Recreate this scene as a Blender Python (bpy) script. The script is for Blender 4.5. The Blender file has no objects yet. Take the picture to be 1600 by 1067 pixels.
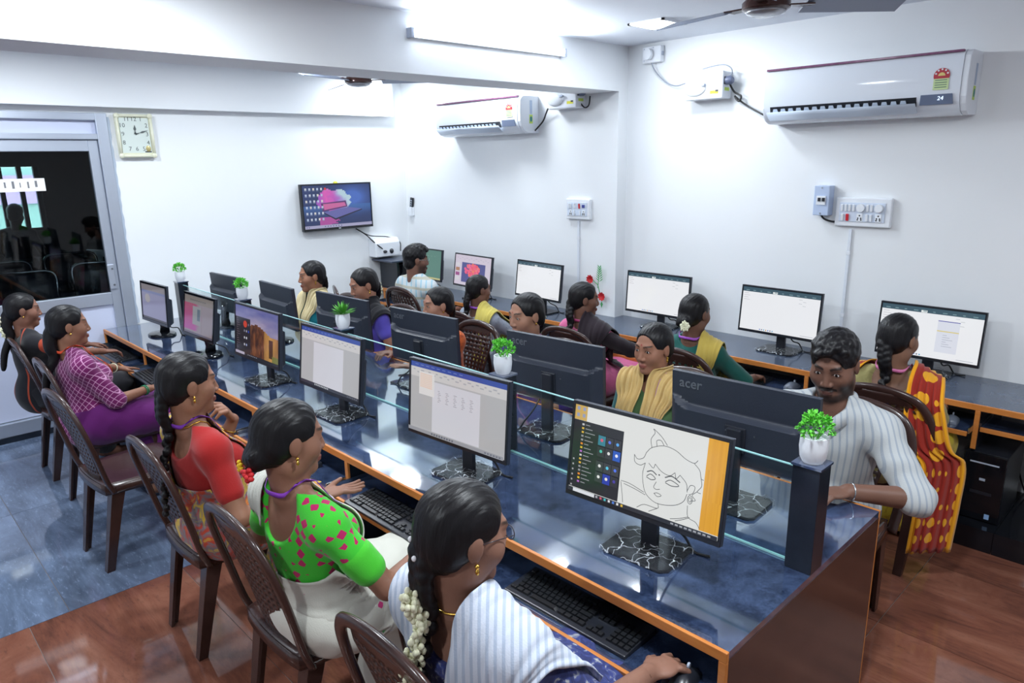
import bpy, bmesh, math, random
import numpy as np
from mathutils import Vector, Matrix

random.seed(7)
rng = np.random.default_rng(7)
scene = bpy.context.scene
COL = scene.collection

# ------------------------------------------------------------------ camera
CAM_H = 1.85
FPX = 1108.33                                  # focal length in pixels of a 1600 px wide frame
_yaw, _pitch, _roll = (math.radians(a) for a in (46.0718, 14.3137, -1.0418))
_F = np.array([-math.sin(_yaw), math.cos(_yaw), 0.0])
_R = np.array([math.cos(_yaw), math.sin(_yaw), 0.0])
_U = np.array([0.0, 0.0, 1.0])
_F2 = _F * math.cos(_pitch) - _U * math.sin(_pitch)
_U2 = _U * math.cos(_pitch) + _F * math.sin(_pitch)
_R2 = _R * math.cos(_roll) + _U2 * math.sin(_roll)
_U3 = _U2 * math.cos(_roll) - _R * math.sin(_roll)
cam_data = bpy.data.cameras.new('camera')
cam_data.sensor_width = 36.0
cam_data.lens = FPX / 1600.0 * 36.0
cam_data.clip_start = 0.05
cam = bpy.data.objects.new('camera', cam_data)
COL.objects.link(cam)
cam.matrix_world = Matrix(((_R2[0], _U3[0], -_F2[0], 0), (_R2[1], _U3[1], -_F2[1], 0),
                           (_R2[2], _U3[2], -_F2[2], CAM_H), (0, 0, 0, 1)))
scene.camera = cam


def at(px, py, **k):
    """point where the ray through photo pixel (px, py) meets the plane x=, y= or z="""
    d = (px - 800) / FPX * _R2 - (py - 533.5) / FPX * _U3 + _F2
    o = np.array([0, 0, CAM_H])
    (a, v), = k.items()
    i = 'xyz'.index(a)
    return o + d * ((v - o[i]) / d[i])


# ------------------------------------------------------------------ world, exposure
scene.view_settings.view_transform = 'Standard'
scene.view_settings.look = 'None'
scene.view_settings.gamma = 1.0
scene.view_settings.use_curve_mapping = False
scene.view_settings.exposure = 0.0
world = bpy.data.worlds.new('world')
scene.world = world
world.use_nodes = True
world.node_tree.nodes['Background'].inputs[0].default_value = (0.75, 0.85, 1.0, 1)
world.node_tree.nodes['Background'].inputs[1].default_value = 9.0

# ------------------------------------------------------------------ main measures (metres)
ZD = 0.69                    # desk top
ZC = 2.605                   # ceiling
XB = -5.80                   # back wall
YR = 4.29                    # right wall, near stretch
YRF = 4.185                  # right wall, far stretch
XBEAM0, XBEAM1, ZBEAM = -3.54, -3.225, 2.305
DX0, DX1 = XB, -0.705        # centre desk
DY0, DY1 = 1.378, 2.385
GY = 1.878                   # glass screen in the middle
WY = 3.78                    # wall desk front edge
LIGHT_SPOTS = [(-2.58, 3.70, 7), (-5.42, 3.72, 11), (-4.2, 3.72, 10), (-4.75, 0.95, 26), (-2.58, 0.95, 28), (-0.6, 1.3, 36), (0.6, 2.3, 30), (-4.6, 2.3, 22), (-1.0, -0.9, 28), (-3.9, -0.9, 26)]  # first in view, far wall ones from desk reflections, others unseen, added for brightness
TUBE_POWER = 22.0
LIGHT_COL = (0.88, 0.95, 1.0)


def area_light(name, loc, rot, sx, sy, power, col=LIGHT_COL, parent=None):
    l = bpy.data.lights.new(name, 'AREA')
    l.shape = 'RECTANGLE'
    l.size, l.size_y = sx, sy
    l.energy = power
    l.color = col
    o = bpy.data.objects.new(name, l)
    COL.objects.link(o)
    o.location = loc
    o.rotation_euler = rot
    if parent:
        o.parent = parent
    return o
# ------------------------------------------------------------------ helpers: colour, materials
def lin(r, g, b):
    f = lambda v: v / 12.92 if v <= 0.04045 else ((v + 0.055) / 1.055) ** 2.4
    return (f(r / 255), f(g / 255), f(b / 255), 1.0)


_mats = {}


def mat(name, col=(128, 128, 128), rough=0.5, metal=0.0, spec=0.5, bump=None, var=None, coat=0.0, sheen=0.0, emit=None, attr=None, stretch=None, alpha=None):
    """principled material; bump=(scale, strength), var=(scale, colour2, amount), stretch=(x,y,z) scales the noise space"""
    if name in _mats:
        return _mats[name]
    m = bpy.data.materials.new(name)
    m.use_nodes = True
    nt = m.node_tree
    b = nt.nodes['Principled BSDF']
    b.inputs['Base Color'].default_value = lin(*col)
    b.inputs['Roughness'].default_value = rough
    b.inputs['Metallic'].default_value = metal
    b.inputs['Specular IOR Level'].default_value = spec
    b.inputs['Coat Weight'].default_value = coat
    b.inputs['Coat Roughness'].default_value = 0.05
    b.inputs['Sheen Weight'].default_value = sheen
    vec = None
    if bump or var:
        tc = nt.nodes.new('ShaderNodeTexCoord')
        vec = tc.outputs['Object']
        if stretch:
            mp = nt.nodes.new('ShaderNodeMapping')
            mp.inputs['Scale'].default_value = stretch
            nt.links.new(vec, mp.inputs['Vector'])
            vec = mp.outputs['Vector']
    if attr:
        a = nt.nodes.new('ShaderNodeAttribute')
        a.attribute_name = attr
        nt.links.new(a.outputs['Color'], b.inputs['Base Color'])
    if var:
        n = nt.nodes.new('ShaderNodeTexNoise')
        n.inputs['Scale'].default_value = var[0]
        n.inputs['Detail'].default_value = 6
        n.inputs['Roughness'].default_value = 0.65
        nt.links.new(vec, n.inputs['Vector'])
        r = nt.nodes.new('ShaderNodeValToRGB')
        w = var[2]
        r.color_ramp.elements[0].position = 0.5 - w
        r.color_ramp.elements[1].position = 0.5 + w
        r.color_ramp.elements[0].color = lin(*col)
        r.color_ramp.elements[1].color = lin(*var[1])
        nt.links.new(n.outputs['Fac'], r.inputs['Fac'])
        nt.links.new(r.outputs['Color'], b.inputs['Base Color'])
    if bump:
        n2 = nt.nodes.new('ShaderNodeTexNoise')
        n2.inputs['Scale'].default_value = bump[0]
        n2.inputs['Detail'].default_value = 4
        nt.links.new(vec, n2.inputs['Vector'])
        bp = nt.nodes.new('ShaderNodeBump')
        bp.inputs['Strength'].default_value = bump[1]
        bp.inputs['Distance'].default_value = 0.01
        nt.links.new(n2.outputs['Fac'], bp.inputs['Height'])
        nt.links.new(bp.outputs['Normal'], b.inputs['Normal'])
    if emit:
        b.inputs['Emission Color'].default_value = lin(*emit[0])
        b.inputs['Emission Strength'].default_value = emit[1]
    _mats[name] = m
    return m


def nodes_of(m):
    return m.node_tree, m.node_tree.nodes, m.node_tree.links, m.node_tree.nodes['Principled BSDF']


def glass_mat(name, tint=(0.93, 0.98, 0.97), refl=0.06):
    if name in _mats:
        return _mats[name]
    m = bpy.data.materials.new(name)
    m.use_nodes = True
    nt = m.node_tree
    nt.nodes.remove(nt.nodes['Principled BSDF'])
    out = nt.nodes['Material Output']
    tr = nt.nodes.new('ShaderNodeBsdfTransparent')
    tr.inputs[0].default_value = (*tint, 1)
    gl = nt.nodes.new('ShaderNodeBsdfGlossy')
    gl.inputs['Roughness'].default_value = 0.02
    lw = nt.nodes.new('ShaderNodeLayerWeight')          # thin pane: the same mirror share from both faces
    lw.inputs['Blend'].default_value = 0.5
    pw = nt.nodes.new('ShaderNodeMath')
    pw.operation = 'POWER'
    pw.inputs[1].default_value = 4.0
    nt.links.new(lw.outputs['Facing'], pw.inputs[0])
    fr = nt.nodes.new('ShaderNodeMath')
    fr.operation = 'MULTIPLY_ADD'
    fr.inputs[1].default_value = 0.7
    fr.inputs[2].default_value = refl * 0.5
    nt.links.new(pw.outputs[0], fr.inputs[0])
    mx = nt.nodes.new('ShaderNodeMixShader')
    nt.links.new(fr.outputs[0], mx.inputs[0])
    nt.links.new(tr.outputs[0], mx.inputs[1])
    nt.links.new(gl.outputs[0], mx.inputs[2])
    nt.links.new(mx.outputs[0], out.inputs['Surface'])
    _mats[name] = m
    return m


def emit_attr_mat(name, strength=1.0, gloss=0.12):
    """a lit display: colours from the mesh's own colour attribute, with a little gloss on top"""
    if name in _mats:
        return _mats[name]
    m = bpy.data.materials.new(name)
    m.use_nodes = True
    nt = m.node_tree
    b = nt.nodes['Principled BSDF']
    b.inputs['Base Color'].default_value = (0.01, 0.01, 0.012, 1)
    b.inputs['Roughness'].default_value = gloss
    a = nt.nodes.new('ShaderNodeAttribute')
    a.attribute_name = 'Col'
    nt.links.new(a.outputs['Color'], b.inputs['Emission Color'])
    b.inputs['Emission Strength'].default_value = strength
    _mats[name] = m
    return m


# ------------------------------------------------------------------ helpers: meshes
class MB:
    """collects shapes into one mesh"""

    def __init__(self):
        self.v, self.f, self.c = [], [], []

    def add(self, vs, fs, col=None):
        o = len(self.v)
        self.v += [tuple(map(float, p)) for p in vs]
        self.f += [tuple(i + o for i in f) for f in fs]
        self.c += [col] * len(fs)
        return self

    def box(self, c, s, rz=0.0, rx=0.0, ry=0.0, col=None, taper=1.0):
        hx, hy, hz = s[0] / 2, s[1] / 2, s[2] / 2
        P = [(-hx, -hy, -hz), (hx, -hy, -hz), (hx, hy, -hz), (-hx, hy, -hz), (-hx * taper, -hy * taper, hz), (hx * taper, -hy * taper, hz), (hx * taper, hy * taper, hz), (-hx * taper, hy * taper, hz)]
        if rz or rx or ry:
            M = Matrix.Rotation(rz, 3, 'Z') @ Matrix.Rotation(ry, 3, 'Y') @ Matrix.Rotation(rx, 3, 'X')
            P = [M @ Vector(p) for p in P]
        P = [(p[0] + c[0], p[1] + c[1], p[2] + c[2]) for p in P]
        return self.add(P, [(0, 3, 2, 1), (4, 5, 6, 7), (0, 1, 5, 4), (1, 2, 6, 5), (2, 3, 7, 6), (3, 0, 4, 7)], col)

    def bb(self, x0, x1, y0, y1, z0, z1, col=None):
        return self.box(((x0 + x1) / 2, (y0 + y1) / 2, (z0 + z1) / 2), (x1 - x0, y1 - y0, z1 - z0), col=col)

    def tube(self, path, r, seg=8, cap=True, flat=None, up=(0, 0, 1)):
        """tube along a path; r one radius or one per point; flat=(a,b) gives an oval section a (side) by b (other)"""
        P = [np.array(p, float) for p in path]
        n = len(P)
        rr = r if hasattr(r, '__len__') else [r] * n
        vs, prev = [], None
        for i in range(n):
            t = P[min(i + 1, n - 1)] - P[max(i - 1, 0)]
            t /= (np.linalg.norm(t) + 1e-12)
            if prev is None:
                u = np.array(up, float)
                if abs(u @ t) > 0.95:
                    u = np.array([1.0, 0, 0])
            else:
                u = prev
            u = u - t * (u @ t)
            u /= (np.linalg.norm(u) + 1e-12)
            w = np.cross(t, u)
            prev = u
            for k in range(seg):
                a = 2 * math.pi * k / seg
                if flat:
                    q = P[i] + w * math.cos(a) * flat[0] * rr[i] + u * math.sin(a) * flat[1] * rr[i]
                else:
                    q = P[i] + (w * math.cos(a) + u * math.sin(a)) * rr[i]
                vs.append(q)
        fs = []
        for i in range(n - 1):
            for k in range(seg):
                a, b = i * seg + k, i * seg + (k + 1) % seg
                fs.append((a, b, b + seg, a + seg))
        if cap:
            fs.append(tuple(reversed(range(seg))))
            fs.append(tuple((n - 1) * seg + k for k in range(seg)))
        return self.add(vs, fs)

    def lathe(self, prof, c=(0, 0, 0), seg=24, axis='z', sx=1.0, sy=1.0):
        vs, fs = [], []
        for r, h in prof:
            for k in range(seg):
                a = 2 * math.pi * k / seg
                x, y = r * math.cos(a) * sx, r * math.sin(a) * sy
                p = (x, y, h) if axis == 'z' else ((x, h, y) if axis == 'y' else (h, x, y))
                vs.append((p[0] + c[0], p[1] + c[1], p[2] + c[2]))
        for i in range(len(prof) - 1):
            for k in range(seg):
                a, b = i * seg + k, i * seg + (k + 1) % seg
                fs.append((a, b, b + seg, a + seg))
        fs.append(tuple(reversed(range(seg))))
        fs.append(tuple((len(prof) - 1) * seg + k for k in range(seg)))
        return self.add(vs, fs)

    def prism(self, poly, axis, a0, a1):
        """polygon in the two other axes, extruded along axis from a0 to a1"""
        n = len(poly)

        def P(q, a):
            return {'x': (a, q[0], q[1]), 'y': (q[0], a, q[1]), 'z': (q[0], q[1], a)}[axis]
        vs = [P(q, a0) for q in poly] + [P(q, a1) for q in poly]
        fs = [(i, (i + 1) % n, (i + 1) % n + n, i + n) for i in range(n)] + [tuple(reversed(range(n))), tuple(range(n, 2 * n))]
        return self.add(vs, fs)

    def grid(self, fn, nu, nv, skip=None):
        vs = [fn(i / (nu - 1), j / (nv - 1)) for j in range(nv) for i in range(nu)]
        fs = [(j * nu + i, j * nu + i + 1, (j + 1) * nu + i + 1, (j + 1) * nu + i) for j in range(nv - 1) for i in range(nu - 1) if not (skip and skip(i, j))]
        return self.add(vs, fs)

    def ell(self, c, r, su=10, sv=7, M=None):
        vs, fs = [], []
        for j in range(sv + 1):
            t = math.pi * j / sv
            for i in range(su):
                a = 2 * math.pi * i / su
                p = np.array([r[0] * math.sin(t) * math.cos(a), r[1] * math.sin(t) * math.sin(a), r[2] * math.cos(t)])
                if M is not None:
                    p = M @ p
                vs.append(p + np.array(c))
        for j in range(sv):
            for i in range(su):
                a, b = j * su + i, j * su + (i + 1) % su
                fs.append((a, a + su, b + su, b))
        return self.add(vs, fs)

    def mesh(self, name, smooth=False):
        me = bpy.data.meshes.new(name)
        me.from_pydata(self.v, [], self.f)
        if any(c is not None for c in self.c):
            att = me.color_attributes.new('Col', 'FLOAT_COLOR', 'CORNER')
            arr = []
            for f, c in zip(self.f, self.c):
                arr += list(c or (0, 0, 0, 1)) * len(f)
            att.data.foreach_set('color', arr)
        if smooth:
            me.polygons.foreach_set('use_smooth', [True] * len(me.polygons))
        me.update()
        return me


def link(name, me, material=None, parent=None, loc=None, smooth=None):
    o = bpy.data.objects.new(name, me)
    COL.objects.link(o)
    if material is not None and me is not None and not len(me.materials):
        me.materials.append(material)
    if parent is not None:
        o.parent = parent
    if loc is not None:
        o.location = loc
    return o


def obj(name, mb, material, parent=None, smooth=False, bevel=0.0, bseg=2, autosmooth=None, loc=None, solid=0.0):
    me = mb.mesh(name, smooth or bool(autosmooth))
    bm = bmesh.new()
    bm.from_mesh(me)
    bmesh.ops.recalc_face_normals(bm, faces=bm.faces)
    if autosmooth:
        for e in bm.edges:
            if len(e.link_faces) == 2 and e.calc_face_angle(0) > math.radians(autosmooth):
                e.smooth = False
    bm.to_mesh(me)
    bm.free()
    o = link(name, me, material, parent, loc)
    if solid:
        s = o.modifiers.new('solid', 'SOLIDIFY')
        s.thickness = solid
        s.offset = 0
    if bevel:
        b = o.modifiers.new('bevel', 'BEVEL')
        b.width = bevel
        b.segments = bseg
        b.limit_method = 'ANGLE'
        b.angle_limit = math.radians(40)
    return o


def thing(name, label, cat, loc=(0, 0, 0), rotz=0.0, group=None):
    o = bpy.data.objects.new(name, None)
    COL.objects.link(o)
    o.empty_display_size = 0.1
    o.location = loc
    o.rotation_euler = (0, 0, rotz)
    return tag(o, label, cat, group)


def tag(o, label=None, cat=None, group=None, kind=None):
    if label:
        o['label'] = label
    if cat:
        o['category'] = cat
    if group:
        o['group'] = group
    if kind:
        o['kind'] = kind
    return o


def copy_tree(o, parent=None):
    c = o.copy()
    COL.objects.link(c)
    if parent is not None:
        c.parent = parent
    for ch in list(o.children):
        copy_tree(ch, c)
    return c


def text_mesh(s, size, extrude=0.0003, align='CENTER', shear=0.0, bold=0.0):
    cu = bpy.data.curves.new('text', 'FONT')
    cu.body = s
    cu.size = size
    cu.extrude = extrude
    cu.align_x = align
    cu.align_y = 'CENTER'
    cu.shear = shear
    cu.offset = bold
    cu.resolution_u = 2
    t = bpy.data.objects.new('text', cu)
    COL.objects.link(t)
    dg = bpy.context.evaluated_depsgraph_get()
    me = bpy.data.meshes.new_from_object(t.evaluated_get(dg))
    bpy.data.objects.remove(t)
    bpy.data.curves.remove(cu)
    return me


def text(name, s, size, material, parent, loc, rot, **k):
    me = text_mesh(s, size, **k)
    me.materials.clear()
    me.materials.append(material)
    o = bpy.data.objects.new(name, me)
    COL.objects.link(o)
    o.parent = parent
    o.location = loc
    o.rotation_euler = rot
    return o


def smooth_path(pts, n=6):
    """Catmull-Rom through the points"""
    P = [np.array(p, float) for p in pts]
    P = [2 * P[0] - P[1]] + P + [2 * P[-1] - P[-2]]
    out = []
    for i in range(1, len(P) - 2):
        for k in range(n):
            t = k / n
            a, b, c, d = P[i - 1], P[i], P[i + 1], P[i + 2]
            out.append(0.5 * ((2 * b) + (c - a) * t + (2 * a - 5 * b + 4 * c - d) * t * t + (3 * b - a - 3 * c + d) * t ** 3))
    out.append(P[-2])
    return out


def cable(name, pts, r, material, label=None, parent=None, n=6):
    o = obj(name, MB().tube(smooth_path(pts, n), r, 6), material, parent, smooth=True)
    if label:
        tag(o, label, 'cable')
    return o


# ------------------------------------------------------------------ common materials
WHITE_WALL = mat('wall_paint', (240, 242, 244), 0.55, bump=(60, 0.03), var=(1.3, (234, 238, 242), 0.4))
CEIL = mat('ceiling_paint', (232, 237, 246), 0.6, bump=(50, 0.02))
WPLASTIC = mat('white_plastic', (235, 239, 245), 0.25, bump=(30, 0.01))
GPLASTIC = mat('grey_plastic', (176, 186, 204), 0.35, bump=(30, 0.01))
BPLASTIC = mat('black_plastic', (32, 35, 43), 0.32, bump=(90, 0.03))
BGLOSS = mat('black_gloss', (18, 20, 25), 0.08, bump=(10, 0.01))
ALU = mat('aluminium', (188, 196, 210), 0.38, 0.6, bump=(40, 0.03), stretch=(1, 1, 12))
STEEL = mat('steel', (190, 196, 200), 0.25, 1.0, bump=(60, 0.02))
ORANGE = mat('orange_laminate_edge', (206, 134, 66), 0.42, var=(18, (184, 108, 48), 0.3), bump=(40, 0.03), stretch=(0.4, 3, 3))
DARKWOOD = mat('dark_brown_laminate', (44, 30, 28), 0.2, var=(3.5, (70, 46, 38), 0.25), stretch=(1, 1, 3.2), coat=0.2)
BLACKLAM = mat('black_laminate', (20, 24, 32), 0.2, var=(5, (38, 45, 57), 0.3), bump=(30, 0.01))
CABLEB = mat('black_cable', (12, 13, 16), 0.4, bump=(60, 0.02))
CABLEG = mat('grey_cable', (150, 158, 172), 0.45, bump=(60, 0.02))
BROWNP = mat('brown_moulded_plastic', (50, 34, 32), 0.26, var=(6, (64, 43, 39), 0.3), bump=(140, 0.03), coat=0.15)


def granite_mat():
    m = mat('black_granite', (14, 18, 30), 0.07)
    nt, N, L, b = nodes_of(m)
    tc = N.new('ShaderNodeTexCoord')
    n1 = N.new('ShaderNodeTexNoise')
    n1.inputs['Scale'].default_value = 3.2
    n1.inputs['Detail'].default_value = 9
    n1.inputs['Roughness'].default_value = 0.72
    L.new(tc.outputs['Object'], n1.inputs['Vector'])
    n2 = N.new('ShaderNodeTexNoise')
    n2.inputs['Scale'].default_value = 160
    n2.inputs['Detail'].default_value = 3
    L.new(tc.outputs['Object'], n2.inputs['Vector'])
    ad = N.new('ShaderNodeMath')
    ad.operation = 'MULTIPLY_ADD'
    ad.inputs[1].default_value = 0.25
    L.new(n2.outputs['Fac'], ad.inputs[0])
    L.new(n1.outputs['Fac'], ad.inputs[2])
    r = N.new('ShaderNodeValToRGB')
    e = r.color_ramp.elements
    e[0].position, e[0].color = 0.5, lin(26, 36, 58)
    e[1].position, e[1].color = 0.86, lin(84, 104, 144)
    L.new(ad.outputs[0], r.inputs['Fac'])
    L.new(r.outputs['Color'], b.inputs['Base Color'])
    b.inputs['IOR'].default_value = 2.5
    b.inputs['Coat Weight'].default_value = 1.0
    b.inputs['Coat IOR'].default_value = 1.6
    return m


GRANITE = granite_mat()


def marble_mat(name, c0, c1, c2, vein, rough):
    m = mat(name, c0, rough)
    nt, N, L, b = nodes_of(m)
    tc = N.new('ShaderNodeTexCoord')
    mp = N.new('ShaderNodeMapping')
    mp.inputs['Rotation'].default_value = (0, 0, 0.5)
    mp.inputs['Scale'].default_value = (0.7, 2.4, 1)
    L.new(tc.outputs['Object'], mp.inputs['Vector'])
    n1 = N.new('ShaderNodeTexNoise')
    n1.inputs['Scale'].default_value = 1.9
    n1.inputs['Detail'].default_value = 8
    n1.inputs['Roughness'].default_value = 0.7
    n1.inputs['Distortion'].default_value = 0.8
    L.new(mp.outputs['Vector'], n1.inputs['Vector'])
    r = N.new('ShaderNodeValToRGB')
    e = r.color_ramp.elements
    e[0].position, e[0].color = 0.34, lin(*c0)
    e[1].position, e[1].color = 0.52, lin(*c1)
    x = e.new(0.68)
    x.color = lin(*c2)
    L.new(n1.outputs['Fac'], r.inputs['Fac'])
    n2 = N.new('ShaderNodeTexNoise')
    n2.inputs['Scale'].default_value = 24
    n2.inputs['Detail'].default_value = 6
    n2.inputs['Roughness'].default_value = 0.8
    L.new(mp.outputs['Vector'], n2.inputs['Vector'])
    r2 = N.new('ShaderNodeValToRGB')
    r2.color_ramp.elements[0].position = 0.55
    r2.color_ramp.elements[1].position = 0.75
    r2.color_ramp.elements[0].color = (0, 0, 0, 1)
    r2.color_ramp.elements[1].color = (0.7, 0.7, 0.7, 1)
    L.new(n2.outputs['Fac'], r2.inputs['Fac'])
    mx = N.new('ShaderNodeMixRGB')
    mx.inputs['Color2'].default_value = lin(*vein)
    L.new(r2.outputs['Color'], mx.inputs['Fac'])
    L.new(r.outputs['Color'], mx.inputs['Color1'])
    L.new(mx.outputs['Color'], b.inputs['Base Color'])
    b.inputs['Specular IOR Level'].default_value = 0.6
    return m


REDMARBLE = marble_mat('red_marble_tile', (82, 54, 47), (124, 78, 63), (146, 100, 82), (64, 50, 48), 0.06)
GREYMARBLE = marble_mat('grey_marble_tile', (78, 90, 110), (102, 117, 142), (128, 146, 176), (166, 184, 216), 0.06)
GROUT = mat('grout', (150, 140, 136), 0.7, bump=(50, 0.05))
# ------------------------------------------------------------------ the room
XE, YE = 3.2, -2.6            # room edges behind the camera


def struct(name, mb, m, parent=None, **k):
    o = obj(name, mb, m, parent, **k)
    if parent is None:
        o['kind'] = 'structure'
    return o


floor = struct('floor', MB().bb(XB - 0.1, XE, YE, YR, -0.06, -0.004), GROUT)
XT = -3.27                     # grey tiles beyond, red tiles on this side
_tile_cache = {}


def tile(x0, x1, y0, y1, m):
    g = 0.003
    k = (round(x1 - x0, 3), round(y1 - y0, 3), m.name)
    if k not in _tile_cache:
        me = MB().box((0, 0, 0), (x1 - x0 - g, y1 - y0 - g, 0.012)).mesh('floor_tile')
        me.materials.append(m)
        _tile_cache[k] = me
    o = link('floor_tile', _tile_cache[k], parent=floor, loc=((x0 + x1) / 2, (y0 + y1) / 2, -0.006))


ys = [YE + 0.0]
y = 0.325 - 0.62 * 4
red_y = [0.325 + 0.62 * k for k in range(-5, 8)]
grey_y = [0.475 + 0.62 * k for k in range(-5, 8)]
for i in range(6):
    for j in range(len(red_y) - 1):
        x0, x1 = XT + 1.24 * i, XT + 1.24 * (i + 1)
        y0, y1 = max(red_y[j], YE), min(red_y[j + 1], YR)
        if y1 - y0 > 0.02 and x0 < XE:
            tile(x0, min(x1, XE), y0, y1, REDMARBLE)
for i in range(3):
    for j in range(len(grey_y) - 1):
        x1, x0 = XT - 1.24 * i, XT - 1.24 * (i + 1)
        y0, y1 = max(grey_y[j], YE), min(grey_y[j + 1], YR)
        if y1 - y0 > 0.02 and x1 > XB:
            tile(max(x0, XB), x1, y0, y1, GREYMARBLE)

struct('ceiling', MB().bb(XB - 0.1, XE, YE, YR + 0.1, ZC, ZC + 0.08), CEIL)
struct('wall_right', MB().bb(XBEAM1, XE, YR, YR + 0.12, 0, ZC).bb(XB - 0.1, XBEAM1, YRF, YR + 0.12, 0, ZC), WHITE_WALL)
struct('wall_near', MB().bb(XE, XE + 0.1, YE, YR + 0.1, 0, ZC), WHITE_WALL)
struct('wall_left', MB().bb(XB - 0.1, XE + 0.1, YE - 0.1, YE, 0, ZC), WHITE_WALL)
struct('ceiling_beam', MB().bb(XBEAM0, XBEAM1, YE, YRF, ZBEAM, ZC), WHITE_WALL)
# back wall with the opening of the door to the next room
DYA, DYB = -0.75, 1.60        # opening
DTOP = 2.225
ZL = 2.262
struct('wall_back', MB().bb(XB - 0.1, XB, DYB, YRF + 0.1, 0, ZC).bb(XB - 0.1, XB, YE, DYA, 0, ZC).bb(XB - 0.1, XB, DYA, DYB, DTOP, ZC), WHITE_WALL)
struct('trim_1', MB().bb(XB, XB + 0.1, YE, 4.02, ZL, ZC), WHITE_WALL)          # drop band along the top of the back wall

# glazed aluminium door partition
door = bpy.data.objects.new('door_1', None)
COL.objects.link(door)
door['kind'] = 'structure'
door['label'] = 'aluminium framed door partition with a dark glass pane'
fr = MB()
xf0, xf1 = XB - 0.06, XB + 0.015
fr.bb(xf0, xf1, DYB - 0.06, DYB + 0.015, 0, DTOP)
fr.bb(xf0, xf1, DYA, DYA + 0.06, 0, DTOP)
fr.bb(xf0, xf1, DYA + 0.06, DYB - 0.06, DTOP - 0.05, DTOP)
fr.bb(xf0, xf1, DYA + 0.06, DYB - 0.06, 2.045, 2.085)
fr.bb(xf0, xf1, DYA + 0.06, DYB - 0.06, 0.04, 0.135)
obj('door_frame', fr, ALU, door, bevel=0.004)
lf = MB()                                                            # the leaf
xl0, xl1 = XB - 0.05, XB - 0.005
lf.bb(xl0, xl1, DYB - 0.125, DYB - 0.062, 0.14, 2.043)
lf.bb(xl0, xl1, 0.10, 0.16, 0.14, 2.043)
lf.bb(xl0, xl1, 0.16, DYB - 0.125, 1.965, 2.043)
lf.bb(xl0, xl1, 0.16, DYB - 0.125, 0.865, 0.955)
leaf = obj('door_leaf', lf, ALU, door, bevel=0.004)
obj('hinge', MB().bb(xl1, xl1 + 0.012, DYB - 0.13, DYB - 0.085, 0.98, 1.16), ALU, leaf, bevel=0.003)
for zz in (1.01, 1.13):
    obj('screw', MB().lathe([(0.008, 0), (0.007, 0.004)], (xl1 + 0.012, DYB - 0.1, zz), 10, 'x'), STEEL, leaf)
DOORGLASS = glass_mat('door_glass', (0.62, 0.66, 0.68))
obj('glass_pane', MB().bb(XB - 0.032, XB - 0.026, 0.16, DYB - 0.125, 0.955, 1.965), DOORGLASS, leaf)
PANEL = mat('pale_door_panel', (206, 213, 236), 0.35, bump=(20, 0.01))
obj('lower_panel', MB().bb(XB - 0.036, XB - 0.024, 0.16, DYB - 0.125, 0.14, 0.865), PANEL, leaf)
obj('upper_panel', MB().bb(XB - 0.036, XB - 0.024, DYA + 0.06, DYB - 0.06, 2.085, DTOP - 0.05), PANEL, door)
obj('side_panel', MB().bb(XB - 0.036, XB - 0.024, DYA + 0.06, 0.10, 0.135, 2.045), PANEL, door)
obj('threshold', MB().bb(XB - 0.1, XB + 0.02, DYA, DYB, 0, 0.04), BLACKLAM, door)
# rough plaster edge beside the frame
obj('plaster_edge', MB().grid(lambda u, v: (XB + 0.004, DYB + 0.012 + u * (0.02 + 0.002 * math.sin(v * 41) + 0.002 * math.sin(v * 97 + 1)), 0.7 + v * 1.5), 2, 160), mat('grey_plaster', (176, 188, 204), 0.8, bump=(40, 0.2)), door)
# ------------------------------------------------------------------ the dim room seen through the door glass
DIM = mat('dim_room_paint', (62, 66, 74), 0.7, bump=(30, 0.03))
BX0 = XB - 4.6
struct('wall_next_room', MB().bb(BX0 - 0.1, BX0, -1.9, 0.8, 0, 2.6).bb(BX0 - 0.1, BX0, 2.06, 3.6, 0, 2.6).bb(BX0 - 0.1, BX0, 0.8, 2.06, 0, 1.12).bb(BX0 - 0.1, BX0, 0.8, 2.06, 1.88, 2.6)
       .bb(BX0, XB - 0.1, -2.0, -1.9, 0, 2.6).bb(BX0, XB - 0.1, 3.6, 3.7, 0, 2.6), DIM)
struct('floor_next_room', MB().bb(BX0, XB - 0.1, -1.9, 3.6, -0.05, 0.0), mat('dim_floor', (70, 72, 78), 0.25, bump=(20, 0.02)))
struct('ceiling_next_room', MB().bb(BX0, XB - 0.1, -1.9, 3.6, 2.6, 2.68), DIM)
win = bpy.data.objects.new('window_1', None)
COL.objects.link(win)
win['kind'] = 'structure'
win['label'] = 'daylit shop front window of the next room'
wf = MB()
for yy in (0.83, 1.2, 1.66, 1.86, 2.03):
    wf.bb(BX0 - 0.08, BX0 - 0.02, yy - 0.025, yy + 0.025, 1.12, 1.88)
wf.bb(BX0 - 0.08, BX0 - 0.02, 0.8, 2.06, 1.12, 1.15)
obj('window_frame', wf, mat('dark_frame', (30, 32, 36), 0.4, bump=(30, 0.02)), win)
obj('glass_pane', MB().bb(BX0 - 0.055, BX0 - 0.05, 0.8, 2.06, 1.13, 1.87), glass_mat('window_glass', (0.9, 0.95, 0.95)), win)
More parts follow.
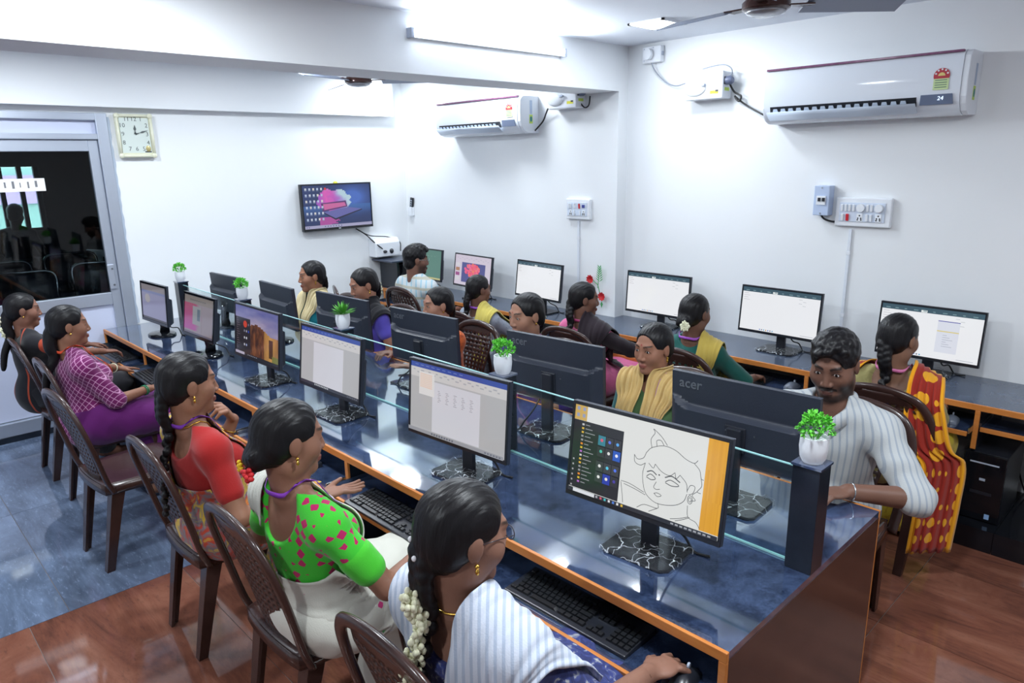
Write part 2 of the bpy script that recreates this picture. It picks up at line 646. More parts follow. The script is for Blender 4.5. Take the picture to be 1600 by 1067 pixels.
# the street outside: a pale green house and paving in daylight
hb = thing('house', 'pale green house across the street seen through the far window', 'building', (BX0 - 5.0, 2.0, 0))
obj('wall', MB().bb(-0.3, 0, -5, 5, 0, 4.5), mat('pale_green_render', (150, 186, 168), 0.8, bump=(20, 0.05)), hb)
obj('window', MB().bb(0, 0.03, -0.9, -0.3, 2.0, 2.9), mat('house_window', (60, 66, 74), 0.2, bump=(20, 0.02)), hb)
obj('sign_board', MB().bb(0, 0.05, -2.4, 1.6, 1.25, 1.75), mat('lilac_board', (190, 160, 196), 0.5, bump=(20, 0.02)), hb)
st = struct('ground_street', MB().bb(BX0 - 9, BX0 - 0.1, -8, 8, -0.05, 0.0), mat('street_paving', (200, 196, 188), 0.9, bump=(20, 0.1)))
# reversed strip sign stuck on the glass
sg = thing('window_sign', 'white strip sign with reversed lettering on the door glass', 'sign', (XB - 0.045, 0.0, 1.62))
_a = at(0, 285, x=XB - 0.045)
_b = at(70, 292, x=XB - 0.045)
sgz = (_a[2] + _b[2]) / 2
sg.location = (XB - 0.0215, 0, sgz)
obj('board', MB().bb(-0.004, 0, 0.45, _b[1], -0.045, 0.04), mat('sign_white', (246, 246, 246), 0.5, bump=(40, 0.01)), sg)
for q in range(15):
    yy = 0.5 + q * (_b[1] - 0.56) / 14
    obj('faint_stroke', MB().bb(0, 0.001, yy, yy + 0.006 + 0.004 * (q % 3), -0.018 - 0.006 * (q % 2), 0.014 + 0.005 * (q % 3)), mat('sign_ink', (120, 120, 126), 0.6, bump=(40, 0.01)), sg)
# black office chairs in that room
def office_chair(loc, rz, label):
    t = thing('office_chair', label, 'chair', loc, rz, 'black office chairs in the next room')
    obj('backrest', MB().grid(lambda u, v: ((u - 0.5) * 0.44, -0.22 - 0.06 * math.sin(math.pi * v) + 0.05 * (2 * u - 1) ** 2, 0.56 + v * 0.46), 8, 8), BPLASTIC, t, smooth=True, solid=0.035)
    obj('seat', MB().box((0, 0, 0.46), (0.46, 0.44, 0.07)), BPLASTIC, t, bevel=0.025, bseg=3)
    obj('gas_column', MB().lathe([(0.03, 0.08), (0.025, 0.43)], seg=12), STEEL, t)
    obj('back_rim', MB().tube(smooth_path([(-0.21, -0.2, 0.6), (-0.22, -0.27, 0.85), (-0.2, -0.23, 1.02), (0, -0.25, 1.04), (0.2, -0.23, 1.02), (0.22, -0.27, 0.85), (0.21, -0.2, 0.6)]), 0.012, 8), STEEL, t, smooth=True)
    for k in range(5):
        a = k * 2 * math.pi / 5
        lg = obj('leg', MB().tube([(0, 0, 0.1), (0.28 * math.cos(a), 0.28 * math.sin(a), 0.07)], [0.025, 0.018], 8), BPLASTIC, t)
        obj('caster', MB().lathe([(0.028, -0.015), (0.03, 0), (0.028, 0.015)], (0.28 * math.cos(a), 0.28 * math.sin(a), 0.03), 12, 'x'), BPLASTIC, lg)
    return t


for cx, cy, rz in ((-7.1, 1.22, 1.2), (-7.3, 1.78, 1.4), (-8.0, 1.2, 1.25), (-8.3, 1.75, 1.5)):
    office_chair((cx, cy, 0), rz, 'black office chair behind the door glass in the dim next room')
wc = thing('plastic_chair', 'white plastic chair deep inside the dim next room', 'chair', (-9.3, 2.15, 0), 0.4)
obj('seat', MB().box((0, 0, 0.43), (0.42, 0.42, 0.03)), WPLASTIC, wc, bevel=0.01)
for sx in (-1, 1):
    for sy in (-1, 1):
        obj('leg', MB().box((sx * 0.19, sy * 0.19, 0.21), (0.04, 0.04, 0.42)), WPLASTIC, wc)
obj('backrest', MB().bb(-0.2, -0.15, 0.17, 0.2, 0.45, 0.9).bb(0.15, 0.2, 0.17, 0.2, 0.45, 0.9).bb(-0.2, 0.2, 0.17, 0.2, 0.84, 0.92).bb(-0.03, 0.03, 0.17, 0.2, 0.45, 0.86), WPLASTIC, wc, bevel=0.006)
# ------------------------------------------------------------------ centre desk
desk = thing('computer_desk', 'long two sided computer desk with black granite top and orange edges', 'desk', (0, 0, 0))
ET = 0.028                                                   # edge strip height
xs_slab = [DX0 + 0.002, -4.62, -3.33, -2.03, DX1]
for a, b in zip(xs_slab[:-1], xs_slab[1:]):
    obj('granite_slab', MB().bb(a, b - 0.0015, DY0 + 0.012, DY1 - 0.012, ZD - 0.022, ZD), GRANITE, desk)
for y0, y1 in ((DY0, DY0 + 0.012), (DY1 - 0.012, DY1)):
    obj('edge_strip', MB().bb(DX0 + 0.002, DX1, y0, y1, ZD - ET, ZD + 0.001), ORANGE, desk, bevel=0.002)
obj('end_panel', MB().bb(DX1 - 0.022, DX1 + 0.0, DY0 + 0.012, DY1 - 0.012, 0, ZD - 0.022), DARKWOOD, desk)
obj('middle_panel', MB().bb(DX0 + 0.002, DX1 - 0.022, GY - 0.01, GY + 0.01, 0, ZD - 0.022), BLACKLAM, desk)
NEAR_DIV = [-4.92, -4.09, -3.295, -2.43, -1.575, DX1 - 0.011]
for i, dx in enumerate([DX0 + 0.012] + NEAR_DIV):
    for s in (0, 1):
        y0, y1 = (DY0 + 0.012, GY - 0.01) if s == 0 else (GY + 0.01, DY1 - 0.012)
        if i < 6:
            dv = obj('divider', MB().bb(dx - 0.009, dx + 0.009, y0, y1, 0.0 if i in (0, 2, 4) else 0.46, ZD - 0.022), BLACKLAM, desk)
        yy = DY0 if s == 0 else DY1 - 0.012
        obj('divider_edge', MB().bb(dx - 0.011, dx + 0.011, yy, yy + 0.012, 0.0 if i == 6 else 0.5, ZD - ET), ORANGE, desk, bevel=0.002)
TZ = 0.575                                                   # tray height


def tray(parent, x0, x1, yf, yb, z, sgn):
    """pull-out keyboard shelf, front edge at yf, sgn = -1 opens towards -y"""
    ya, yb2 = min(yf, yb), max(yf, yb)
    t = obj('keyboard_tray', MB().bb(x0 + 0.016, x1 - 0.016, ya, yb2, z - 0.016, z), GRANITE, parent)
    ye = (yf - 0.0, yf + 0.012) if sgn < 0 else (yf - 0.012, yf)
    obj('tray_edge', MB().bb(x0 + 0.014, x1 - 0.014, ye[0] - 0.0005, ye[1], z - 0.02, z + 0.002), ORANGE, t, bevel=0.002)
    for xx in (x0 + 0.008, x1 - 0.014):
        obj('runner', MB().bb(xx, xx + 0.006, ya + 0.02, yb2, z - 0.012, z + 0.016), STEEL, t)
    return t


bays = list(zip([DX0 + 0.012] + NEAR_DIV[:-1], NEAR_DIV))
pull = [0.10, 0.11, 0.11, 0.11, 0.11, 0.11]
for (a, b), p in zip(bays, pull):
    tray(desk, a, b, DY0 - p, DY0 + 0.27, TZ, -1)
for i, (a, b) in enumerate(bays):
    tray(desk, a, b, DY1 + (0.12 if i == 5 else 0.08), DY1 - 0.27, TZ, 1)

# ------------------------------------------------------------------ posts with glass screens on the desk
POSTS = [(-5.515, GY), (-4.44, GY), (-3.22, GY), (-2.005, GY), (-0.745, GY)]
ZP = 1.018
plabels = ['black laminate post by the back wall, at the end of the glass screen', 'black laminate post holding glass, between the pink screen and the desert cliff screen',
           'black laminate post carrying the spiky leaved potted plant', 'black laminate post behind the wide blank document screen', 'tall black laminate post at the open end of the desk']
for (px_, py_), lb in zip(POSTS, plabels):
    t = thing('screen_post', lb, 'post', (px_, py_, ZD), 0, 'posts of the glass screen')
    obj('shaft', MB().box((0, 0, (ZP - ZD - 0.008) / 2), (0.078, 0.074, ZP - ZD - 0.008)), BLACKLAM, t, bevel=0.0015)
    obj('top_plate', MB().box((0, 0, ZP - ZD - 0.004), (0.086, 0.082, 0.008)), GRANITE, t, bevel=0.001)
GLASS = glass_mat('clear_glass', (0.93, 0.985, 0.975))
TEAL = mat('glass_edge_teal', (150, 200, 202), 0.12, spec=0.8, bump=(20, 0.01))
gl = ['beside the round base monitors at the back wall', 'behind the desert cliff screen', 'behind the two document screens', 'behind the line drawing screen']
for (a, b), s in zip(zip(POSTS[:-1], POSTS[1:]), gl):
    x0, x1 = a[0] + 0.0395, b[0] - 0.0395
    t = thing('glass_screen', 'clear glass desk screen with teal edges ' + s, 'glass screen', (0, GY, ZD), 0, 'glass desk screens')
    zt = ZP - ZD - 0.028
    obj('pane', MB().bb(x0, x1, -0.004, 0.004, 0.006, zt), GLASS, t)
    obj('polished_edge', MB().bb(x0, x1, -0.004, 0.004, zt, zt + 0.003), TEAL, t)
    obj('polished_edge', MB().bb(x0, x1, -0.004, 0.004, 0.001, 0.006), TEAL, t)

# ------------------------------------------------------------------ wall desk
wdesk = thing('wall_desk', 'long counter desk fixed along the right wall with orange edges', 'desk', (0, 0, 0))
WX1 = 1.9
xs_slab = [XB + 0.002, -4.45, -3.225, -1.6, 0.05, WX1]
for a, b in zip(xs_slab[:-1], xs_slab[1:]):
    obj('granite_slab', MB().bb(a, b - 0.0015, WY + 0.012, (YRF if b < -3.2 else YR) - 0.002, ZD - 0.022, ZD), mat('dark_granite_counter', (66, 76, 94), 0.13, var=(5, (86, 98, 118), 0.3), spec=0.6), wdesk)
obj('edge_strip', MB().bb(XB + 0.002, WX1, WY, WY + 0.012, ZD - ET, ZD + 0.001), ORANGE, wdesk, bevel=0.002)
WDIV = [-5.68, -4.86, -4.04, -3.22, -2.40, -1.576, -0.752, 0.07, 0.9]
for dx in WDIV:
    obj('divider', MB().bb(dx - 0.009, dx + 0.009, WY + 0.012, (YRF if dx < -3.2 else YR) - 0.01, 0.46, ZD - 0.022), BLACKLAM, wdesk)
    obj('divider_edge', MB().bb(dx - 0.011, dx + 0.011, WY, WY + 0.012, 0.47, ZD - ET), ORANGE, wdesk, bevel=0.002)
for k, (a, b) in enumerate(zip(WDIV[:-1], WDIV[1:])):
    if k < 7:
        tray(wdesk, a, b, WY - 0.09 if k != 6 else WY + 0.02, WY + 0.27, TZ, -1)
for dx in (-2.40, -0.93, 0.9):
    obj('leg_panel', MB().bb(dx - 0.012, dx + 0.012, WY + 0.06, WY + 0.4, 0.0, 0.46), BLACKLAM, wdesk)
PLINTH = mat('black_tile_plinth', (16, 18, 22), 0.12, var=(6, (28, 31, 38), 0.3))
pl = thing('floor_plinth', 'low black tiled plinth under the wall counter carrying computers', 'plinth', (0, 0, 0))
for a, b in ((XB + 0.02, -4.2), (-4.2, -2.6), (-2.6, -0.93), (-0.93, -0.6), (-0.6, 0.6), (0.6, WX1)):
    obj('plinth_tile', MB().bb(a + 0.001, b - 0.001, 3.70, (YRF if b < -3.2 else YR) - 0.004, 0.0, 0.11), PLINTH, pl)

# ------------------------------------------------------------------ brown moulded chairs
def make_chair():
    t = thing('plastic_chair', 'brown moulded plastic chair', 'chair')

    def seat(u, v):                        # v 0 back .. 1 front
        hw = 0.185 + 0.03 * v - 0.012 * (2 * v - 1) ** 4
        x = (2 * u - 1) * hw
        y = -0.195 + v * 0.42 + 0.012 * (1 - (2 * u - 1) ** 2) * (1 if v > 0.5 else -1) * (2 * v - 1) ** 2
        z = 0.43 - 0.022 * math.sin(math.pi * min(1, max(0, (u - 0.04) / 0.92))) * math.sin(math.pi * min(1, v * 1.05)) - 0.02 * max(0, v - 0.85) / 0.15
        return (x, y, z)
    st_ = obj('seat', MB().grid(seat, 15, 15), BROWNP, t, smooth=True, solid=0.006)
    ap = MB()
    ring = [seat(u, 1) for u in np.linspace(0, 1, 10)] + [seat(1, v) for v in np.linspace(1, 0, 10)] + [seat(u, 0) for u in np.linspace(1, 0, 10)] + [seat(0, v) for v in np.linspace(0, 1, 10)]
    vs = [(p[0] * 1.01, p[1] * 1.01, p[2] + 0.002) for p in ring] + [(p[0] * 1.015, p[1] * 1.015, 0.385) for p in ring]
    n = len(ring)
    ap.add(vs, [(i, (i + 1) % n, (i + 1) % n + n, i + n) for i in range(n)])
    obj('seat_apron', ap, BROWNP, t, smooth=True, solid=0.005)
    # hoop back frame
    hoop = [(0.2, -0.17, 0.40), (0.206, -0.195, 0.47), (0.214, -0.225, 0.6), (0.212, -0.255, 0.72), (0.185, -0.275, 0.8), (0.125, -0.287, 0.848), (0.0, -0.292, 0.868)]
    hp = smooth_path(hoop + [(-p[0], p[1], p[2]) for p in hoop[-2::-1]], 5)
    obj('back_frame', MB().tube(hp, 0.02, 10, flat=(0.62, 1.0), up=(1, 0.0, 0.0)), BROWNP, t, smooth=True)

    # lattice splat with real openings
    def splat(u, v):
        hw = 0.082 + 0.085 * v ** 0.8 - (0.05 * max(0, v - 0.8) / 0.2)
        x = (2 * u - 1) * hw
        return (x, -0.178 - 0.112 * v + 0.012 * math.sin(math.pi * v) - 0.01 * (1 - (2 * u - 1) ** 2), 0.425 + 0.43 * v)
    nc, nr = 8, 17
    obj('back_splat', MB().grid(splat, 2 * nc + 1, 2 * nr + 1, skip=lambda i, j: i % 2 == 1 and j % 2 == 1 and 1 < j < 2 * nr - 3 and (i + j // 2) % 1 == 0), BROWNP, t, solid=0.006, smooth=True)
    # legs of L section
    for sx in (-1, 1):
        for top, bot in (((sx * 0.188, -0.17, 0.42), (sx * 0.165, -0.245, 0.0)), ((sx * 0.20, 0.2, 0.40), (sx * 0.205, 0.225, 0.0))):
            sy = -1 if top[1] < 0 else 1
            m = MB()
            rings = []
            for f, w in ((0, 0.062), (0.35, 0.05), (1, 0.036)):
                c = [top[i] + (bot[i] - top[i]) * f for i in range(3)]
                th = 0.013
                rings.append([(c[0] + sx * 0.0, c[1] + 0.0, c[2]), (c[0] - sx * w, c[1], c[2]), (c[0] - sx * w, c[1] - sy * th, c[2]), (c[0] - sx * th, c[1] - sy * th, c[2]), (c[0] - sx * th, c[1] - sy * w, c[2]), (c[0], c[1] - sy * w, c[2])])
            vs = sum(rings, [])
            fs = []
            for r_ in range(2):
                fs += [(r_ * 6 + i, r_ * 6 + (i + 1) % 6, (r_ + 1) * 6 + (i + 1) % 6, (r_ + 1) * 6 + i) for i in range(6)]
            fs += [tuple(range(6)), tuple(range(12, 18))]
            m.add(vs, fs)
            lg = obj('leg', m, BROWNP, t, bevel=0.002)
            w = 0.036
            fo = MB().add([(bot[0] - sx * 0.001, bot[1] - sy * 0.001, 0.001), (bot[0] - sx * w, bot[1] - sy * 0.002, 0.001), (bot[0] - sx * 0.002, bot[1] - sy * w, 0.001), (bot[0] - sx * 0.01, bot[1] - sy * 0.01, 0.035)], [(0, 1, 2), (0, 1, 3), (1, 2, 3), (2, 0, 3)])
            obj('foot_pad', fo, mat('worn_plastic_foot', (96, 82, 78), 0.5, bump=(60, 0.1)), lg)
    return t


CHAIR0 = make_chair()
_chair_used = [False]


def chair(x, y, rz, label):
    if not _chair_used[0]:
        o = CHAIR0
        _chair_used[0] = True
    else:
        o = copy_tree(CHAIR0)
    o.location = (x, y, 0)
    o.rotation_euler = (0, 0, rz)
    tag(o, label, 'chair', 'brown moulded chairs at the desks')
    return o
# ------------------------------------------------------------------ display pictures
class Pic:
    """flat picture on a display: rectangles, discs, polylines in (u right, v down) 0..1"""

    def __init__(self, w, h):
        self.w, self.h, self.q = w, h, []
        self.mb = MB()
        self.layer = 0

    def P(self, u, v):
        return ((u - 0.5) * self.w, -0.00006 * self.layer, (0.5 - v) * self.h)

    def rect(self, u0, v0, u1, v1, col):
        self.layer += 1
        self.mb.add([self.P(u0, v1), self.P(u1, v1), self.P(u1, v0), self.P(u0, v0)], [(0, 1, 2, 3)], lin(*col))
        return self

    def disc(self, u, v, ru, rv, col, n=14):
        self.layer += 1
        self.mb.add([self.P(u + ru * math.cos(2 * math.pi * k / n), v + rv * math.sin(2 * math.pi * k / n)) for k in range(n)][::-1], [tuple(range(n))], lin(*col))
        return self

    def poly(self, pts, col):
        self.layer += 1
        self.mb.add([self.P(*p) for p in pts], [tuple(range(len(pts)))], lin(*col))
        return self

    def line(self, pts, wd, col, smooth=True):
        self.layer += 0.5
        P = [np.array([p[0] * self.w, p[1] * self.h]) for p in pts]
        if smooth and len(P) > 2:
            P = [np.array(p) for p in smooth_path([(p[0], p[1], 0) for p in P], 5)]
            P = [p[:2] for p in P]
        vs = []
        for i, p in enumerate(P):
            t = P[min(i + 1, len(P) - 1)] - P[max(i - 1, 0)]
            t = t / (np.linalg.norm(t) + 1e-9)
            n = np.array([-t[1], t[0]]) * wd / 2
            for s in (1, -1):
                q = p + n * s
                vs.append(self.P(q[0] / self.w, q[1] / self.h))
        fs = [(2 * i, 2 * i + 1, 2 * i + 3, 2 * i + 2) for i in range(len(P) - 1)]
        self.mb.add(vs, fs, lin(*col))
        return self

    def paint(self, fn, u0=0, v0=0, u1=1, v1=1, nu=60, nv=34):
        self.layer += 1
        for j in range(nv):
            for i in range(nu):
                a, b = u0 + (u1 - u0) * i / nu, u0 + (u1 - u0) * (i + 1) / nu
                c, d = v0 + (v1 - v0) * j / nv, v0 + (v1 - v0) * (j + 1) / nv
                r = fn((i + 0.5) / nu, (j + 0.5) / nv)
                self.mb.add([self.P(a, d), self.P(b, d), self.P(b, c), self.P(a, c)], [(0, 1, 2, 3)], lin(*[max(0, min(255, x)) for x in r]))
        return self


def vnoise(u, v, s, seed=0):
    """smooth value noise"""
    x, y = u * s, v * s
    i, j = math.floor(x), math.floor(y)
    f, g = x - i, y - j
    f, g = f * f * (3 - 2 * f), g * g * (3 - 2 * g)
    h = lambda a, b: (math.sin(a * 127.1 + b * 311.7 + seed * 74.7) * 43758.5453) % 1.0
    return (h(i, j) * (1 - f) + h(i + 1, j) * f) * (1 - g) + (h(i, j + 1) * (1 - f) + h(i + 1, j + 1) * f) * g


def fbm(u, v, s, seed=0):
    return 0.55 * vnoise(u, v, s, seed) + 0.3 * vnoise(u, v, s * 2.1, seed + 1) + 0.15 * vnoise(u, v, s * 4.3, seed + 2)


def mixc(a, b, t):
    t = max(0.0, min(1.0, t))
    return tuple(x + (y - x) * t for x, y in zip(a, b))


def rects_menu(p, rows, dark=(38, 40, 46)):
    p.rect(0.0, 0.17, 0.36, 0.955, dark)
    for k in range(16):
        c = [(200, 200, 204), (220, 180, 70), (220, 180, 70), (150, 150, 156), (150, 150, 156), (230, 140, 50), (220, 190, 60), (180, 110, 200)][k % 8]
        p.rect(0.062, 0.2 + k * 0.044, 0.078, 0.222 + k * 0.044, c)
        p.rect(0.088, 0.206 + k * 0.044, 0.12 + 0.05 * ((k * 7) % 5) / 5, 0.215 + k * 0.044, (150, 152, 158))
        if k % 3 == 0:
            p.rect(0.015, 0.62 + k * 0.02, 0.026, 0.64 + k * 0.02, (170, 170, 175))
    return p


def pic_drawing(w, h):
    p = Pic(w, h)
    p.rect(0, 0, 1, 1, (226, 228, 226))
    p.paint(lambda u, v: mixc((236, 176, 60), (214, 150, 40), fbm(u * 0.7, v * 0.1, 22, 3)), 0.885, 0, 1, 0.955, 14, 3)
    p.rect(0, 0, 0.09, 0.17, (206, 172, 96))
    for k in range(4):
        p.rect(0.015 + 0.042 * (k % 2), 0.02 + 0.075 * (k // 2), 0.035 + 0.042 * (k % 2), 0.06 + 0.075 * (k // 2), (150, 160, 190))
    ln = (66, 70, 74)
    L = lambda pts, wd=0.0016: p.line([(0.36 + x * 0.53, 0.0 + y * 0.955) for x, y in pts], wd, ln)
    # a generic line portrait: hair, closed eyes, nose, lips, ear with drop, neck, sash
    L([(0.30, 0.34), (0.36, 0.27), (0.50, 0.215), (0.64, 0.23), (0.76, 0.29), (0.86, 0.31), (0.90, 0.27)])
    L([(0.86, 0.31), (0.93, 0.37), (0.955, 0.45), (0.985, 0.46)])
    L([(0.955, 0.45), (0.97, 0.53), (0.93, 0.60), (0.97, 0.61)])
    L([(0.93, 0.60), (0.88, 0.655), (0.92, 0.70), (0.87, 0.72)])
    L([(0.30, 0.34), (0.27, 0.41), (0.20, 0.44), (0.155, 0.40)])
    L([(0.155, 0.40), (0.17, 0.48), (0.24, 0.50), (0.30, 0.46)])
    L([(0.34, 0.45), (0.40, 0.49), (0.42, 0.44)])
    L([(0.42, 0.44), (0.5, 0.5), (0.6, 0.52), (0.66, 0.47)])
    L([(0.66, 0.47), (0.68, 0.53), (0.72, 0.48)])
    L([(0.72, 0.48), (0.80, 0.55), (0.82, 0.64)])
    L([(0.30, 0.46), (0.28, 0.58), (0.30, 0.70), (0.345, 0.80), (0.45, 0.86), (0.56, 0.86), (0.70, 0.82), (0.79, 0.75), (0.82, 0.66)])
    L([(0.33, 0.60), (0.38, 0.565), (0.44, 0.60), (0.39, 0.625), (0.33, 0.61)], 0.0022)
    L([(0.33, 0.55), (0.39, 0.525), (0.45, 0.555)], 0.003)
    L([(0.56, 0.60), (0.62, 0.565), (0.72, 0.60), (0.64, 0.625), (0.56, 0.61)], 0.0022)
    L([(0.55, 0.555), (0.63, 0.52), (0.73, 0.56)], 0.003)
    L([(0.455, 0.63), (0.43, 0.695), (0.46, 0.715), (0.505, 0.70)])
    L([(0.44, 0.765), (0.48, 0.75), (0.53, 0.765), (0.485, 0.79), (0.44, 0.765)])
    L([(0.82, 0.62), (0.85, 0.555), (0.90, 0.56), (0.885, 0.63), (0.84, 0.66)])
    for r in (0.015, 0.028):
        L([(0.86 + r * math.cos(a), 0.71 + 1.6 * r * math.sin(a)) for a in np.linspace(0, 6.3, 10)])
    L([(0.50, 0.86), (0.50, 0.92), (0.34, 0.925), (0.25, 0.985)])
    L([(0.84, 0.78), (0.86, 0.90), (0.95, 0.93), (1.0, 0.985)])
    L([(0.50, 0.92), (0.40, 0.985)])
    L([(0.86, 0.90), (0.76, 0.95), (0.66, 0.985)])
    L([(0.88, 0.90), (0.80, 0.95), (0.72, 0.99)])
    L([(0.36, 0.27), (0.34, 0.18), (0.38, 0.10), (0.36, 0.06), (0.46, 0.12), (0.54, 0.2)])
    L([(0.42, 0.24), (0.41, 0.18), (0.46, 0.165), (0.5, 0.21)])
    L([(0.02, 0.74), (0.14, 0.745), (0.32, 0.79)])
    L([(0.06, 0.765), (0.20, 0.785), (0.34, 0.815)])
    L([(0.02, 0.75), (0.05, 0.88), (0.07, 0.985)])
    p.disc(0.36 + 0.5 * 0.53 - 0.01, 0.545 * 0.955, 0.005, 0.008, (40, 40, 44))
    rects_menu(p, 16)
    tiles = [(0, 0, (60, 130, 150)), (1, 0, (52, 54, 60)), (2, 0, (52, 54, 60)), (0, 1, (52, 54, 60)), (1, 1, (52, 54, 60)), (2, 1, (40, 90, 190)), (0, 2, (58, 60, 66)), (1, 2, (58, 60, 66)), (2, 2, (58, 60, 66)), (0, 3, (58, 60, 66)), (1, 3, (40, 60, 170)), (2, 3, (46, 48, 54))]
    for i, j, c in tiles:
        u, v = 0.19 + 0.056 * i, 0.28 + 0.125 * j + (0.04 if j > 1 else 0)
        p.rect(u, v, u + 0.052, v + 0.11, c)
        p.disc(u + 0.026, v + 0.05, 0.01, 0.018, [(220, 90, 120), (90, 120, 230), (90, 170, 240), (80, 200, 180), (225, 225, 225), (240, 240, 250), (230, 230, 230), (90, 200, 230), (80, 120, 240), (235, 235, 235), (240, 235, 220), (70, 60, 160)][i + 3 * j])
    p.rect(0, 0.955, 1, 1, (46, 50, 58))
    p.rect(0.04, 0.958, 0.2, 0.997, (222, 226, 232))
    for k in range(7):
        p.rect(0.21 + 0.03 * k, 0.964, 0.224 + 0.03 * k, 0.99, [(170, 170, 180), (210, 90, 110), (70, 190, 200), (225, 225, 230), (80, 130, 220), (230, 230, 230), (226, 190, 70)][k])
    for k in range(9):
        p.rect(0.72 + 0.028 * k, 0.968, 0.738 + 0.028 * k, 0.987, (160, 164, 172))
    return p


def pic_document(w, h, page, table=False, task=(150, 152, 158)):
    p = Pic(w, h)
    p.rect(0, 0, 1, 1, (176, 176, 178))
    p.rect(0, 0, 1, 0.075, (52, 76, 156))
    p.rect(0, 0.075, 1, 0.21, (200, 198, 198))
    for k in range(22):
        p.rect(0.03 + 0.042 * k, 0.105 + 0.03 * (k % 2), 0.05 + 0.042 * k + 0.008 * (k % 3), 0.122 + 0.03 * (k % 2), (164, 166, 172))
        if k < 9:
            p.rect(0.05 + 0.06 * k, 0.03, 0.085 + 0.06 * k, 0.04, (110, 130, 190))
    p.rect(page[0], 0.23, page[1], 0.95, (204, 204, 212))
    if table:
        p.rect(0.1, 0.12, 0.27, 0.45, (216, 214, 214))
        for i in range(10):
            for j in range(8):
                p.rect(0.115 + 0.0145 * i, 0.145 + 0.026 * j, 0.122 + 0.0145 * i, 0.158 + 0.026 * j, (232, 170, 120))
        for k in range(5):
            u = page[0] + 0.07 + 0.085 * k
            for j in range(7):
                p.rect(u + 0.006 * (j % 2), 0.33 + 0.025 * j, u + 0.02 + 0.008 * ((j + k) % 3), 0.342 + 0.025 * j, (170, 170, 178))
    p.rect(0, 0.95, 1, 1, task)
    for k in range(9):
        p.rect(0.26 + 0.028 * k, 0.962, 0.276 + 0.028 * k, 0.988, (90, 96, 110) if task[0] > 100 else (190, 194, 200))
    for k in range(6):
        p.rect(0.82 + 0.028 * k, 0.966, 0.836 + 0.028 * k, 0.985, (100, 104, 116))
    return p


def pic_cliff(w, h):
    p = Pic(w, h)

    def f(u, v):
        n = fbm(u, v, 7, 1)
        ridge = 0.36 + 0.1 * (u - 0.5) + 0.06 * math.sin(u * 9) + 0.04 * n
        if v < ridge:
            return mixc((88, 92, 150), (170, 158, 176), v / ridge * 0.7 + 0.5 * (fbm(u, v * 2.5, 5, 4) - 0.4))
        c = mixc((54, 32, 26), (128, 76, 44), fbm(u * 2.2, v * 0.6, 12, 2) * 1.5 - 0.25)
        if u > 0.68:
            c = mixc(c, (206, 158, 84), 0.75 * (1 - abs(u - 0.82) * 3.0) + 0.2 * n)
        if abs(u - 0.83) < 0.045 and 0.52 < v < 0.9:
            c = (74, 50, 30)
        if v > 0.84 and u > 0.86:
            c = (112, 112, 52)
        return c
    p.paint(f, nu=56, nv=36)
    p.rect(0, 0.24, 0.36, 0.95, (38, 34, 40))
    for k in range(14):
        p.rect(0.03, 0.27 + 0.046 * k, 0.06 + 0.07 * ((k * 5) % 4) / 4, 0.282 + 0.046 * k, (96, 84, 92))
    p.disc(0.24, 0.36, 0.045, 0.07, (190, 60, 40))
    for i, j, c in ((2, 0, (110, 100, 120)), (0, 1, (120, 120, 136)), (1, 1, (150, 150, 170)), (2, 1, (44, 70, 170)), (0, 2, (190, 190, 200)), (1, 2, (200, 200, 210)), (0, 3, (190, 190, 200)), (1, 3, (150, 160, 200))):
        p.disc(0.22 + 0.05 * i, 0.36 + 0.14 * j, 0.014, 0.026, c)
    p.rect(0, 0.95, 1, 1, (34, 34, 42))
    p.rect(0, 0.945, 0.22, 0.998, (170, 164, 184))
    for k in range(6):
        p.rect(0.3 + 0.04 * k, 0.965, 0.315 + 0.04 * k, 0.985, (150, 150, 160))
    return p


def pic_pink(w, h):
    p = Pic(w, h)
    p.rect(0, 0, 1, 1, (150, 140, 148))
    p.rect(0, 0, 1, 0.2, (142, 134, 130))
    for k in range(8):
        p.rect(0.2 + 0.07 * k, 0.09, 0.25 + 0.07 * k, 0.12, (112, 110, 110))
    p.paint(lambda u, v: mixc(mixc((168, 62, 96), (176, 78, 156), v * 1.1), (150, 140, 148), max(0, u - 0.55 - 0.3 * vnoise(u, v, 4, 2)) * 4), 0, 0.2, 0.62, 0.9, 22, 20)
    p.rect(0.3, 0.26, 0.58, 0.74, (150, 152, 154))
    p.rect(0.46, 0.32, 0.56, 0.62, (92, 108, 122))
    p.rect(0, 0.95, 1, 1, (96, 92, 110))
    return p


def pic_lilac(w, h):
    p = Pic(w, h)
    p.rect(0, 0, 1, 1, (150, 150, 184))
    p.rect(0, 0, 1, 0.17, (150, 144, 150))
    p.rect(0, 0.17, 1, 0.24, (128, 136, 180))
    p.disc(0.25, 0.4, 0.11, 0.13, (176, 172, 176))
    p.rect(0, 0.94, 1, 1, (60, 56, 60))
    return p


